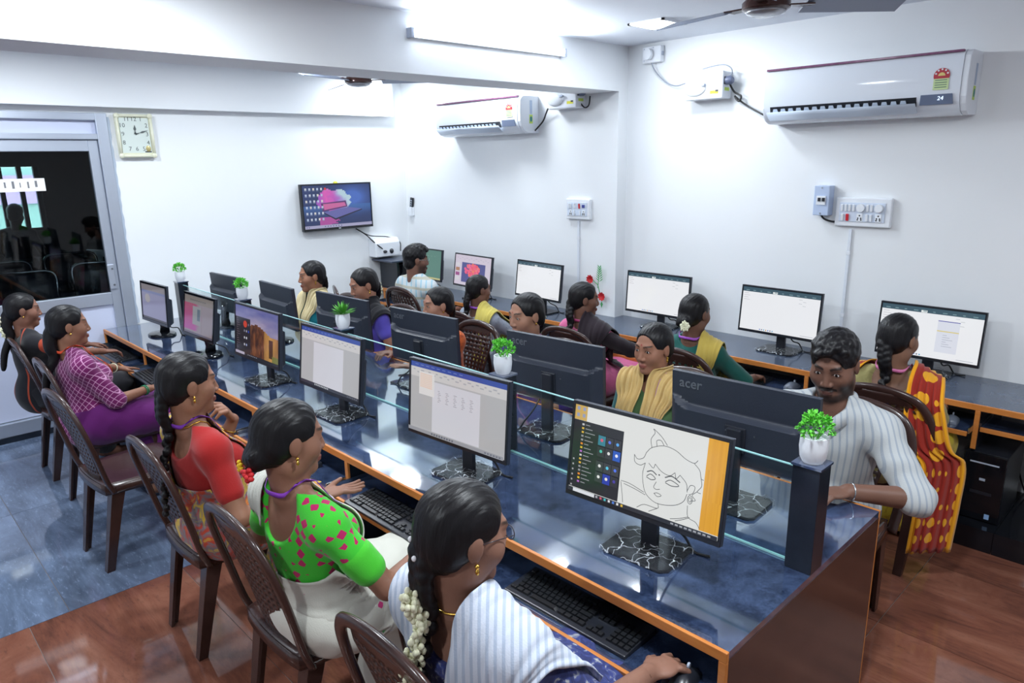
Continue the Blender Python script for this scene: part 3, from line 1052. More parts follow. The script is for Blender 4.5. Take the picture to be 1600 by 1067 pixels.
def pic_sheet(w, h, panel=False):
    p = Pic(w, h)
    p.rect(0, 0, 1, 1, (240, 242, 246))
    p.rect(0, 0, 1, 0.105, (66, 92, 106))
    p.rect(0.4, 0.055, 0.46, 0.1, (235, 240, 240))
    for k in range(10):
        p.rect(0.04 + 0.095 * k, 0.062, 0.085 + 0.095 * k - 0.01 * (k % 3), 0.08, (120, 150, 158))
    for k in range(4):
        p.rect(0.02, 0.14 + 0.05 * k, 0.08 + 0.02 * (k % 2), 0.15 + 0.05 * k, (200, 196, 204))
        p.rect(0.74 + 0.05 * (k % 2), 0.15 + 0.045 * k, 0.78 + 0.05 * (k % 2), 0.16 + 0.045 * k, (196, 200, 206))
    if panel:
        p.rect(0.58, 0.22, 0.79, 0.86, (222, 226, 238))
        p.rect(0.58, 0.22, 0.79, 0.235, (80, 80, 170))
        p.rect(0.58, 0.42, 0.79, 0.44, (222, 206, 130))
        for k in range(6):
            p.rect(0.64, 0.5 + 0.045 * k, 0.68 + 0.03 * (k % 3), 0.51 + 0.045 * k, (176, 180, 196))
    for k in range(7):
        p.rect(0.27 + 0.028 * k, 0.955, 0.284 + 0.028 * k, 0.98, [(80, 120, 200), (90, 90, 110), (70, 160, 200), (200, 150, 60)][k % 4])
    p.rect(0.8, 0.955, 0.96, 0.965, (180, 184, 196))
    return p


def pic_green(w, h):
    p = Pic(w, h)
    p.rect(0, 0, 1, 1, (86, 128, 116))
    p.rect(0, 0.94, 1, 1, (190, 184, 130))
    for k in range(8):
        p.rect(0.1 + 0.1 * k, 0.2, 0.13 + 0.1 * k, 0.215, (120, 156, 146))
    return p


def pic_flower(w, h):
    p = Pic(w, h)
    p.rect(0, 0, 1, 1, (206, 196, 212))
    for k in range(14):
        p.rect(0.05 + 0.065 * k, 0.09 + 0.04 * (k % 2), 0.09 + 0.065 * k, 0.105 + 0.04 * (k % 2), (176, 170, 190))
    p.rect(0.2, 0.24, 0.85, 0.9, (76, 78, 140))
    for k in range(70):
        a, r = rng.uniform(0, 6.28), rng.uniform(0, 1) ** 0.5
        p.disc(0.5 + 0.2 * r * math.cos(a), 0.47 + 0.2 * r * math.sin(a), 0.035, 0.05, (232, int(70 + 60 * rng.random()), int(90 + 60 * rng.random())), 7)
    for k, c in enumerate(((210, 206, 214), (170, 120, 90), (150, 70, 130), (208, 206, 212))):
        p.rect(0.04, 0.27 + 0.16 * k, 0.15, 0.38 + 0.16 * k, c)
    return p


def pic_tv(w, h):
    p = Pic(w, h)

    def f(u, v):
        c = mixc((40, 52, 96), (78, 116, 206), 1.2 * math.exp(-((u - 0.72) ** 2 / 0.05 + (v - 0.32) ** 2 / 0.06)) + 0.25 * fbm(u, v, 4, 9))
        if v > 0.48:
            c = mixc(c, (70, 120, 190), 0.7 * math.exp(-((v - 0.5) ** 2) / 0.03))
        n = fbm(u, v, 9, 5)
        d = math.hypot((u - 0.44) / 0.26, (v - 0.36) / 0.24)
        if d < 0.75 + 0.6 * n:
            t = (u - 0.2) / 0.5 + 0.3 * (n - 0.5)
            c = mixc(mixc((150, 90, 210), (236, 100, 196), 1 - abs(t - 0.3) * 2.4), (196, 226, 240), (t - 0.42) * 3 - (v - 0.25) * 2.2)
        if v > 0.74 and 0.22 < u < 0.52 and fbm(u, v, 8, 7) > 0.4:
            c = mixc(c, (220, 90, 180), 0.8)
        return c
    p.paint(f, nu=64, nv=36)
    p.poly([(0.25, 0.42), (0.27, 0.62), (0.64, 0.53), (0.62, 0.38)][::-1], (96, 60, 120))
    p.poly([(0.28, 0.44), (0.295, 0.58), (0.62, 0.505), (0.6, 0.42)][::-1], (216, 110, 170))
    p.poly([(0.28, 0.63), (0.45, 0.8), (0.86, 0.6), (0.64, 0.54)], (110, 110, 180))
    p.poly([(0.28, 0.65), (0.45, 0.83), (0.86, 0.625), (0.86, 0.6), (0.45, 0.79), (0.28, 0.63)], (34, 36, 64))
    for i in range(6):
        for j in range(6):
            if (i, j) in ((5, 1), (5, 2), (5, 3), (5, 4), (5, 5)):
                continue
            c = (226, 60, 60) if (i, j) == (5, 0) else [(214, 222, 236), (190, 206, 236), (230, 226, 220), (200, 214, 240)][(i * 3 + j) % 4]
            u, v = 0.035 + 0.055 * i, 0.06 + 0.14 * j
            p.rect(u, v, u + 0.026, v + 0.05, c)
            p.rect(u - 0.004, v + 0.06, u + 0.03, v + 0.068, (150, 160, 190))
    p.rect(0, 0.93, 1, 1, (178, 176, 210))
    for k in range(9):
        p.rect(0.02 + 0.03 * k if k < 2 else 0.2 + 0.04 * k, 0.95, 0.032 + 0.03 * k if k < 2 else 0.214 + 0.04 * k, 0.98, (110, 112, 150))
    return p


# ------------------------------------------------------------------ monitors
WRAP = None


def wrap_mat():
    m = bpy.data.materials.new('clear_plastic_wrap')
    m.use_nodes = True
    nt = m.node_tree
    b = nt.nodes['Principled BSDF']
    out = nt.nodes['Material Output']
    b.inputs['Base Color'].default_value = (0.75, 0.8, 0.86, 1)
    b.inputs['Roughness'].default_value = 0.12
    b.inputs['Specular IOR Level'].default_value = 1.0
    tr = nt.nodes.new('ShaderNodeBsdfTransparent')
    mx = nt.nodes.new('ShaderNodeMixShader')
    tc = nt.nodes.new('ShaderNodeTexCoord')
    n = nt.nodes.new('ShaderNodeTexVoronoi')
    n.feature = 'DISTANCE_TO_EDGE'
    n.inputs['Scale'].default_value = 17
    nz = nt.nodes.new('ShaderNodeTexNoise')
    nz.inputs['Scale'].default_value = 14
    mixv = nt.nodes.new('ShaderNodeMixRGB')
    mixv.inputs['Fac'].default_value = 0.12
    nt.links.new(tc.outputs['Object'], mixv.inputs['Color1'])
    nt.links.new(tc.outputs['Object'], nz.inputs['Vector'])
    nt.links.new(nz.outputs['Color'], mixv.inputs['Color2'])
    nt.links.new(mixv.outputs['Color'], n.inputs['Vector'])
    r = nt.nodes.new('ShaderNodeValToRGB')
    r.color_ramp.elements[0].position = 0.0
    r.color_ramp.elements[0].color = (0.75, 0.75, 0.75, 1)  # pale lines paint the highlights along the creases
    r.color_ramp.elements[1].position = 0.03
    r.color_ramp.elements[1].color = (0.03, 0.03, 0.03, 1)
    nt.links.new(n.outputs['Distance'], r.inputs['Fac'])
    nt.links.new(r.outputs['Color'], mx.inputs[0])
    nt.links.new(tr.outputs[0], mx.inputs[1])
    nt.links.new(b.outputs[0], mx.inputs[2])
    nt.links.new(mx.outputs[0], out.inputs['Surface'])
    bp = nt.nodes.new('ShaderNodeBump')
    bp.inputs['Strength'].default_value = 0.8
    bp.inputs['Distance'].default_value = 0.01
    nt.links.new(n.outputs['Distance'], bp.inputs['Height'])
    nt.links.new(bp.outputs['Normal'], b.inputs['Normal'])
    return m


WRAP = wrap_mat()
SCREEN = emit_attr_mat('display', 0.92)
SCREEND = emit_attr_mat('display_side_view', 0.62)
MBACK = mat('monitor_back_plastic', (40, 45, 57), 0.42, bump=(220, 0.08))
MRIM = mat('monitor_rim', (30, 33, 40), 0.25, bump=(60, 0.02))
LOGO = mat('grey_logo', (86, 90, 98), 0.35, bump=(60, 0.02))
LED = mat('blue_led', (150, 170, 255), 0.3, emit=((150, 170, 255), 6.0))


def monitor(x, y, rz, tilt, zc, w, h, pic, label, group, base='square', wrap=True, logo=False, disp=None, led=False, cablepts=None):
    """origin on the desk under the neck; the display faces -y"""
    t = thing('computer_monitor', label, 'monitor', (x, y, ZD), rz, group)
    zl = zc - ZD
    hd = bpy.data.objects.new('display_head', None)
    COL.objects.link(hd)
    hd.parent = t
    # panel shell: one mesh with a thin upper part and a thicker lower part, crease dipping in the middle
    ct, st_ = math.cos(tilt), math.sin(tilt)

    def T(p):                        # head space -> thing space (head pivot at panel centre)
        px_, py_, pz_ = p
        return (px_, py_ * ct + pz_ * st_, zl + pz_ * ct - py_ * st_)

    def depth(u, v):                 # v 0 bottom .. 1 top
        q_ = min(1.0, max(0.0, (abs(2 * u - 1) - 0.7) / 0.3))
        cr = 0.62 + 0.1 * q_ * q_ * (3 - 2 * q_)
        e = min(1, min(u, 1 - u) / 0.06) * min(1, v / 0.08)
        lo = 0.030 * min(1, max(0, (cr - v) / 0.03))
        return 0.011 + lo * e + 0.006 * (1 - v) * e
    bk = MB().grid(lambda u, v: T(((u - 0.5) * w, depth(u, v), (v - 0.5) * h)), 41, 61)
    n0 = len(bk.v)
    # sides and front plate
    per = [(u, 0) for u in np.linspace(0, 1, 41)] + [(1, v) for v in np.linspace(0, 1, 61)][1:] + [(u, 1) for u in np.linspace(1, 0, 41)][1:] + [(0, v) for v in np.linspace(1, 0, 61)][1:-1]
    vb = [T(((u - 0.5) * w, depth(u, v), (v - 0.5) * h)) for u, v in per]
    vf = [T(((u - 0.5) * w, -0.006, (v - 0.5) * h)) for u, v in per]
    n = len(per)
    bk.add(vb + vf, [(i, (i + 1) % n, (i + 1) % n + n, i + n) for i in range(n)])
    bk.add([T((sx * w / 2, -0.006, sz * h / 2)) for sx, sz in ((-1, -1), (1, -1), (1, 1), (-1, 1))], [(0, 1, 2, 3)])
    me = bk.mesh('housing', True)
    bm = bmesh.new()
    bm.from_mesh(me)
    bmesh.ops.remove_doubles(bm, verts=bm.verts, dist=0.0005)
    bmesh.ops.recalc_face_normals(bm, faces=bm.faces)
    for e in bm.edges:
        if len(e.link_faces) == 2 and e.calc_face_angle(0) > math.radians(40):
            e.smooth = False
    bm.to_mesh(me)
    bm.free()
    bpy.data.objects.remove(hd)
    hs = link('housing', me, MBACK, t)
    # bezel
    bt, bb_ = (0.011, 0.016) if base == 'square' else (0.016, 0.02)
    bz = MB()
    for x0, x1, z0, z1 in ((-w / 2, w / 2, h / 2 - bt, h / 2), (-w / 2, w / 2, -h / 2, -h / 2 + bb_), (-w / 2, -w / 2 + bt * 0.8, -h / 2 + bb_, h / 2 - bt), (w / 2 - bt * 0.8, w / 2, -h / 2 + bb_, h / 2 - bt)):
        vs = [T((xx, yy, zz)) for xx in (x0, x1) for yy in (-0.011, -0.006) for zz in (z0, z1)]
        bz.add(vs, [(0, 1, 3, 2), (4, 6, 7, 5), (0, 4, 5, 1), (2, 3, 7, 6), (0, 2, 6, 4), (1, 5, 7, 3)])
    obj('bezel', bz, MRIM if base == 'square' else BGLOSS, t, bevel=0.001)
    # lit display
    pw, ph = w - 1.6 * bt, h - bt - bb_
    if pic is not None:
        pc = pic(pw, ph)
        cz = (bb_ - bt) / 2
        pc.mb.v = [T((p[0], -0.0072 + p[1], p[2] + cz)) for p in pc.mb.v]
        link('display', pc.mb.mesh('display'), disp or SCREEN, t)
    else:
        obj('display', MB().add([T((sx * pw / 2, -0.0072, sz * ph / 2)) for sx, sz in ((-1, -1), (1, -1), (1, 1), (-1, 1))], [(0, 1, 2, 3)]), BGLOSS, t)
    # neck
    nk = MB()
    if base == 'square':
        nk.box((0, 0.052, (zl + 0.0) / 2), (0.056, 0.022, zl), taper=0.92)
        nk.box((0, 0.034, zl - 0.04), (0.075, 0.03, 0.09))
        neck = obj('neck', nk, BPLASTIC, t, bevel=0.004)
        bs = obj('base', MB().prism([(sx * (0.115 - q) * 1.0, 0.035 + sy * (0.092 - (0.02 - q) * 1) if False else 0.035 + sy * a) for sx, sy, q, a in ((-1, -1, 0.0, 0.072), (-1, -1, 0.02, 0.092), (1, -1, 0.02, 0.092), (1, -1, 0.0, 0.072), (1, 1, 0.0, 0.072), (1, 1, 0.02, 0.092), (-1, 1, 0.02, 0.092), (-1, 1, 0.0, 0.072))], 'z', 0.0, 0.011), BGLOSS, t, bevel=0.003)
        if wrap:
            sd = random.random() * 10
            wr = MB().grid(lambda u, v: ((u - 0.5) * 0.25 * (1 - 0.08 * abs(2 * v - 1) ** 6), 0.035 + (v - 0.5) * 0.2 * (1 - 0.1 * abs(2 * u - 1) ** 6), 0.0145 + 0.006 * fbm(u, v, 9, sd) + 0.003 * abs(math.sin(17 * u + 9 * v + sd)) - 0.012 * (max(abs(2 * u - 1), abs(2 * v - 1)) > 0.97)), 34, 28)
            obj('plastic_wrap', wr, WRAP, bs, smooth=False)
    else:
        nk.tube([(0, 0.04, 0.012), (0, 0.045, 0.06), (0, 0.03, zl - 0.05)], [0.03, 0.026, 0.026], 12, flat=(1.2, 0.8))
        neck = obj('neck', nk, BGLOSS, t, smooth=True)
        obj('base', MB().lathe([(0.115, 0.0), (0.118, 0.006), (0.11, 0.014), (0.04, 0.022), (0.0, 0.023)], (0, 0.02, 0), 32, sx=1.0, sy=0.75), BGLOSS, t, autosmooth=40)
    if logo:
        text('logo', 'acer', 0.05, LOGO, hs, T((w * 0.36, 0.0126, h * 0.37)), (math.radians(90) - tilt, 0, math.radians(180)), bold=0.0006)
        obj('screw', MB().lathe([(0.003, 0), (0.003, 0.002)], T((0.03, 0.0495, -0.01)), 8, 'y'), STEEL, hs)
        obj('screw', MB().lathe([(0.003, 0), (0.003, 0.002)], T((-0.07, 0.0495, -0.01)), 8, 'y'), STEEL, hs)
    if led:
        obj('power_led', MB().ell(T((w / 2 - 0.02, 0.02, -0.07)), (0.004, 0.004, 0.004)), LED, hs)
    a = T((0.06, 0.03, -h / 2 + 0.02))
    cable('video_cable', [a, (a[0] + 0.01, a[1] + 0.04, a[2] - 0.05), (0.09, 0.1, 0.05), (0.12, 0.108, 0.006), (0.17, 0.112, 0.006)], 0.004, CABLEB, parent=t)
    return t


D = math.radians
GN = 'monitors on the near side of the centre desk'
W_, H_ = 0.517, 0.3
monitor(-5.27, 1.60, D(3), D(4), 0.922, 0.445, 0.282, pic_lilac, 'small round base monitor with a plain lilac screen beside the door', GN, 'round', disp=SCREEND)
monitor(-4.457, 1.60, D(1.5), D(9), 0.942, 0.452, 0.276, pic_pink, 'small round base monitor showing a pink design page', GN, 'round', disp=SCREEND)
monitor(-3.645, 1.60, D(1), D(6), 0.96, W_, H_, pic_cliff, 'monitor showing a brown desert cliff wallpaper with an open menu', GN, disp=SCREEN)
monitor(-2.875, 1.595, D(1.5), D(7), 0.955, W_, H_, lambda w, h: pic_document(w, h, (0.23, 0.74), task=(50, 52, 60)), 'monitor showing one blank white document page under a blue bar', GN, disp=SCREEN)
monitor(-1.935, 1.575, D(4), D(5), 0.966, 0.524, H_, lambda w, h: pic_document(w, h, (0.25, 0.75), True), 'monitor showing a document page with a small table and dotted grid', GN, disp=SCREEN)
monitor(-1.118, 1.60, D(4.4), D(8), 0.973, 0.522, 0.303, pic_drawing, 'monitor showing a black line drawing of a face with an orange strip', GN, disp=SCREEN)
GF = 'monitors on the far side of the centre desk seen from behind'
monitor(-5.18, 2.085, D(183), D(4), 0.932, 0.45, 0.284, None, 'small black monitor back beside the back wall', GF, 'round')
monitor(-4.465, 2.13, D(178), D(3), 0.934, 0.50, 0.284, None, 'black monitor back in front of the woman in turquoise', GF, 'round')
monitor(-3.63, 2.125, D(183), D(2), 0.952, W_, H_, None, 'black monitor back behind the spiky leaved plant', GF)
monitor(-2.95, 2.20, D(184), D(2), 0.94, W_, 0.29, None, 'black monitor back in front of the woman in orange', GF, logo=True, led=True)
monitor(-2.0, 2.18, D(185), D(2), 0.962, W_, 0.295, None, 'black monitor back in front of the woman in violet', GF, logo=True)
monitor(-1.093, 2.127, D(183.4), D(3), 0.968, W_, H_, None, 'black monitor back in front of the man in the striped shirt', GF, logo=True, led=True)
GW = 'monitors on the wall counter'
monitor(-5.2, 3.92, D(-1), D(7), 0.949, W_, 0.285, pic_green, 'monitor with a plain green screen before the man in checks', GW, wrap=False)
monitor(-4.59, 3.97, D(-3.5), D(8), 0.93, W_, 0.285, pic_flower, 'monitor showing a red flower picture on the wall counter', GW, wrap=False)
monitor(-3.77, 3.93, D(-4), D(7), 0.945, 0.51, 0.285, lambda w, h: pic_sheet(w, h), 'monitor with an empty white page next to the red flower screen', GW, wrap=False)
monitor(-2.79, 4.10, D(0), D(4), 0.93, W_, 0.292, lambda w, h: pic_sheet(w, h), 'monitor with an empty white page before the woman in dark green', GW)
monitor(-1.885, 4.05, D(-1.5), D(5), 0.936, 0.505, 0.287, lambda w, h: pic_sheet(w, h), 'monitor with an empty white page beside the man in the striped shirt', GW)
monitor(-1.095, 4.13, D(-0.5), D(5), 0.922, 0.505, 0.288, lambda w, h: pic_sheet(w, h, True), 'monitor showing a page with a yellow banded panel before the long plait', GW)

# ------------------------------------------------------------------ keyboards and mice
KEY = mat('black_key', (24, 26, 30), 0.38, bump=(120, 0.05))
_kme = {}


def key_mesh(w, d):
    k = (round(w, 4), round(d, 4))
    if k not in _kme:
        me = MB().box((0, 0, 0.0035), (w, d, 0.007), taper=0.86).mesh('key')
        me.materials.append(KEY)
        _kme[k] = me
    return _kme[k]


def key_rows():
    P = 0.019
    out = []
    for r, y in enumerate((0.048, 0.027, 0.009, -0.009, -0.027, -0.046)):
        if r == 0:
            xs = [(-0.205 + i * P + (0.012 * (i > 0)) + 0.01 * ((i - 1) // 4 if i else 0), 0.016) for i in range(13)]
        elif r == 5:
            xs = [(-0.203, 0.022), (-0.178, 0.022), (-0.153, 0.022), (-0.085, 0.105), (-0.015, 0.022), (0.010, 0.022), (0.035, 0.022), (0.058, 0.022)]
        else:
            xs = [(-0.207 + 0.004 * r + i * P, 0.0165) for i in range(13)] + [(0.058 - 0.002 * r, 0.026)]
        xs += [(0.088 + i * P, 0.0165) for i in range(3) if not (r == 3) and not (r == 4 and i != 1)]
        xs += [(0.157 + i * P, 0.0165) for i in range(4) if r > 0]
        out += [(x, y, w) for x, w in xs]
    return out


def keyboard(x, y, z, rz, label, single=True):
    t = thing('keyboard', label, 'keyboard', (x, y, z), rz, 'black keyboards on the pull-out trays')
    body = obj('body', MB().add([(-0.225, -0.072, 0), (0.225, -0.072, 0), (0.225, 0.07, 0), (-0.225, 0.07, 0), (-0.225, -0.072, 0.011), (0.225, -0.072, 0.011), (0.225, 0.07, 0.022), (-0.225, 0.07, 0.022)],
                [(0, 3, 2, 1), (4, 5, 6, 7), (0, 1, 5, 4), (1, 2, 6, 5), (2, 3, 7, 6), (3, 0, 4, 7)]), BPLASTIC, t, bevel=0.003)
    ks = key_rows()
    f = lambda yy: 0.0108 + (yy + 0.072) * 0.0775
    if single:
        for kx, ky, kw in ks:
            o = link('key', key_mesh(kw, 0.0155), parent=t, loc=(kx, ky, f(ky)))
            o.rotation_euler = (0.0773, 0, 0)
    else:
        m = MB()
        for kx, ky, kw in ks:
            m.box((kx, ky, f(ky) + 0.0035), (kw, 0.0155, 0.007), taper=0.86)
        tag(obj('keys', m, KEY, t), kind='stuff')
    return t


keyboard(-1.18, 1.375, TZ, D(1), 'black keyboard under the line drawing screen')
keyboard(-2.04, 1.335, TZ, D(0), 'black keyboard before the woman in the green blouse')
keyboard(-2.86, 1.32, TZ, D(-2), 'black keyboard before the woman in the red blouse', False)
keyboard(-4.55, 1.315, TZ, D(-2), 'black keyboard before the woman in the purple dress', False)
keyboard(-5.38, 1.345, TZ, D(0), 'black keyboard beside the door', False)
for kx, lb in ((-1.2, 'black keyboard before the long plaited woman'), (-2.02, 'black keyboard under the hand of the woman in dark green'), (-2.85, 'black keyboard before the woman in pink and black')):
    keyboard(kx, WY + 0.0, TZ, 0, lb, False)


def mouse(x, y, z, rz, label, col=None):
    t = thing('computer_mouse', label, 'mouse', (x, y, z), rz, 'computer mice')
    m = MB()
    m.grid(lambda u, v: (0.031 * math.cos(math.pi * u) * (1 - 0.12 * (2 * v - 1) ** 2) * min(1, 4.0 * math.sqrt(max(1e-4, v * (1 - v)))), (v - 0.5) * 0.105, 0.036 * math.sin(math.pi * u) * (math.sin(math.pi * (0.06 + 0.88 * v)) ** 0.55) * (0.75 + 0.25 * (1 - v))), 13, 17)
    obj('shell', m, col or BPLASTIC, t, smooth=True)
    obj('scroll_wheel', MB().lathe([(0.007, -0.003), (0.008, 0), (0.007, 0.003)], (0, 0.025, 0.031), 12, 'x'), GPLASTIC, t)
    return t


MGREY = mat('grey_mouse', (112, 120, 134), 0.25, bump=(60, 0.02))
mouse(-0.80, 1.35, TZ, D(10), 'black mouse under the hand at the open desk end')
mouse(-0.86, WY + 0.03, TZ, D(5), 'grey mouse beside the orange scarf on the wall counter tray', MGREY)
mouse(-1.66, WY + 0.02, TZ, D(-5), 'grey mouse beside the keyboard of the woman in dark green', MGREY)

# ------------------------------------------------------------------ television
tv = thing('television', 'wall mounted television showing a colourful laptop wallpaper', 'television', (XB, 0, 0))
a_, b_ = at(470, 287.5, x=XB + 0.06), at(580.5, 285, x=XB + 0.06)
c_, d_ = at(474, 361, x=XB + 0.06), at(581, 355.5, x=XB + 0.06)
ty0, ty1 = (a_[1] + c_[1]) / 2, (b_[1] + d_[1]) / 2
tz0, tz1 = (c_[2] + d_[2]) / 2, (a_[2] + b_[2]) / 2
tw, th = ty1 - ty0, tz1 - tz0
tc = ((ty0 + ty1) / 2, (tz0 + tz1) / 2)
obj('housing', MB().bb(0.02, 0.058, ty0, ty1, tz0, tz1).bb(0.0, 0.02, ty0 + 0.15, ty1 - 0.15, tz0 + 0.08, tz1 - 0.08), BPLASTIC, tv, bevel=0.004)
bz = MB()
for y0, y1, z0, z1 in ((ty0, ty1, tz1 - 0.012, tz1), (ty0, ty1, tz0, tz0 + 0.022), (ty0, ty0 + 0.012, tz0 + 0.022, tz1 - 0.012), (ty1 - 0.012, ty1, tz0 + 0.022, tz1 - 0.012)):
    bz.bb(0.058, 0.064, y0, y1, z0, z1)
obj('bezel', bz, BGLOSS, tv, bevel=0.001)
pc = pic_tv(tw - 0.024, th - 0.034)
pc.mb.v = [(0.0595 - p[1], tc[0] + p[0], tc[1] + 0.005 + p[2]) for p in pc.mb.v]
link('display', pc.mb.mesh('display'), emit_attr_mat('tv_display', 0.75), tv)
obj('maker_mark', MB().bb(0.064, 0.0645, tc[0] - 0.012, tc[0] + 0.012, tz0 + 0.008, tz0 + 0.014), WPLASTIC, tv)
obj('yellow_sticker', MB().ell((0.05, tc[0] - 0.005, tz1 + 0.004), (0.012, 0.022, 0.014)), mat('yellow_sticker', (224, 226, 70), 0.5, bump=(60, 0.1)), tv, smooth=True)
# ------------------------------------------------------------------ air conditioners
def air_conditioner(x0, x1, ywall, zb, ht, label, num=None):
    L = x1 - x0
    t = thing('air_conditioner', label, 'air conditioner', (x0, ywall, zb), 0, 'white split air conditioners')
    Dp = 0.205
    front = [(-0.0, 0.0), (-0.12, 0.0), (-0.165, 0.018), (-0.19, 0.05), (-Dp, 0.085), (-Dp - 0.004, ht * 0.6), (-Dp + 0.004, ht - 0.028), (-Dp + 0.022, ht - 0.008), (-0.16, ht), (0.0, ht)]
    ACW = mat('ac_white_gloss', (232, 238, 247), 0.1, coat=0.4, bump=(3, 0.015))
    obj('casing', MB().prism(front, 'x', 0.012, L - 0.03), ACW, t, autosmooth=50)
    for xa, xb in ((0.0, 0.012), (L - 0.03, L)):
        obj('end_cap', MB().prism([(p[0] * 0.985, p[1] * 0.99 + 0.001) for p in front], 'x', xa, xb), mat('ac_white_matt', (236, 241, 248), 0.35, bump=(40, 0.02)), t, bevel=0.004, bseg=2)
    obj('trim_strip', MB().bb(0.012, L - 0.035, -Dp + 0.004, -Dp + 0.03, ht - 0.012, ht - 0.001), mat('maroon_trim', (108, 54, 86), 0.15, var=(20, (150, 110, 140), 0.3)), t, bevel=0.002)
    # outlet: black sheet for the shaded opening, fins and the open flap
    sl = MB().add([(0.05, -0.192, 0.048), (L - 0.22, -0.192, 0.048), (L - 0.22, -0.2055, 0.092), (0.05, -0.2055, 0.092)], [(0, 1, 2, 3)])
    sl.add([(0.05, -0.196, 0.048), (L - 0.22, -0.196, 0.048), (L - 0.22, -0.208, 0.092), (0.05, -0.208, 0.092)], [(0, 1, 2, 3)])
    obj('outlet_slot', sl, BPLASTIC, t)
    obj('flap', MB().grid(lambda u, v: (0.045 + u * (L - 0.26), -0.185 - 0.05 * v + 0.012 * math.sin(math.pi * v), 0.018 + 0.042 * v - 0.015 * math.sin(math.pi * v)), 4, 6), mat('flap_pale', (206, 218, 234), 0.25, bump=(20, 0.01)), t, smooth=True, solid=0.006)
    nf = int((L - 0.3) / 0.045)
    for k in range(nf):
        xx = 0.07 + k * (L - 0.32) / nf
        obj('fin', MB().add([(xx, -0.208, 0.056), (xx + 0.034, -0.208, 0.056), (xx + 0.03, -0.222, 0.078), (xx + 0.008, -0.222, 0.078)], [(0, 1, 2, 3)]), mat('flap_pale', ()), t, solid=0.003)
    dp = obj('indicator_window', MB().add([(L - 0.205, -0.1985, 0.052), (L - 0.055, -0.1985, 0.052), (L - 0.06, -0.2105, 0.1), (L - 0.2, -0.2105, 0.1)], [(0, 1, 2, 3)]), mat('indicator_grey', (112, 124, 150), 0.15, bump=(20, 0.01)), t, solid=0.003)
    if num:
        text('set_temperature', num, 0.028, mat('led_white', (220, 235, 250), 0.4, emit=((220, 235, 250), 1.2)), t, (L - 0.11, -0.2125, 0.08), (math.radians(75), 0, 0))
    # star rating sticker
    yy = -Dp - 0.0045
    st = obj('rating_label', MB().bb(L - 0.15, L - 0.082, yy - 0.001, yy, 0.12, 0.185), mat('sticker_green', (206, 226, 168), 0.5, bump=(60, 0.02)), t)
    arc = [(L - 0.116 + 0.036 * math.cos(a), 0.185 + 0.036 * math.sin(a)) for a in np.linspace(-0.35, math.pi + 0.35, 14)]
    obj('rating_arc', MB().prism(arc, 'y', yy - 0.002, yy - 0.0005), mat('sticker_red', (186, 52, 66), 0.5, bump=(60, 0.02)), st)
    for k in range(5):
        a = 0.3 + k * (math.pi - 0.6) / 4
        obj('rating_star', MB().lathe([(0.005, 0), (0.005, 0.001)], (L - 0.116 + 0.027 * math.cos(a), yy - 0.003, 0.188 + 0.027 * math.sin(a)), 5, 'y'), WPLASTIC, st)
    arc2 = [(L - 0.116 + 0.016 * math.cos(a), 0.185 + 0.016 * math.sin(a)) for a in np.linspace(0, math.pi, 9)]
    obj('rating_sun', MB().prism(arc2, 'y', yy - 0.003, yy - 0.001), mat('sticker_yellow', (226, 206, 130), 0.5, bump=(60, 0.02)), st)
    for k in range(4):
        obj('rating_line', MB().bb(L - 0.143, L - 0.09, yy - 0.002, yy - 0.0005, 0.13 + 0.011 * k, 0.134 + 0.011 * k), mat('sticker_ink', (110, 140, 120), 0.5), st)
    xs = L + 0.0005
    sd = obj('side_label', MB().bb(xs, xs + 0.001, -0.105, -0.07, 0.07, 0.135), mat('label_lime', (196, 222, 96), 0.5, bump=(60, 0.02)), t)
    obj('label_emblem', MB().lathe([(0.015, 0), (0.015, 0.0015)], (xs, -0.0875, 0.103), 14, 'x', sx=0.8, sy=1.4), mat('label_teal', (40, 130, 140), 0.5), sd)
    obj('side_panel_label', MB().bb(xs, xs + 0.001, -0.1, -0.075, 0.14, 0.24), mat('label_grey', (176, 192, 216), 0.4, bump=(60, 0.02)), t)
    return t


_l, _r = at(1192, 150, y=YR - 0.205), at(1507, 120, y=YR - 0.2)
_zt, _zb = at(1300, 98, y=YR - 0.2)[2], at(1350, 187, y=YR - 0.14)[2]
air_conditioner(_l[0], _r[0] + 0.02, YR, _zb, _zt - _zb, 'white air conditioner above the large switch board', '24')
ac2l, ac2r = at(680, 180, y=YRF - 0.205), at(806, 170, y=YRF - 0.2)
_zt2, _zb2 = at(740, 156, y=YRF - 0.2)[2], at(760, 211, y=YRF - 0.14)[2]
air_conditioner(ac2l[0], ac2r[0] + 0.05, YRF, _zb2, _zt2 - _zb2, 'white air conditioner on the far wall stretch beyond the beam')


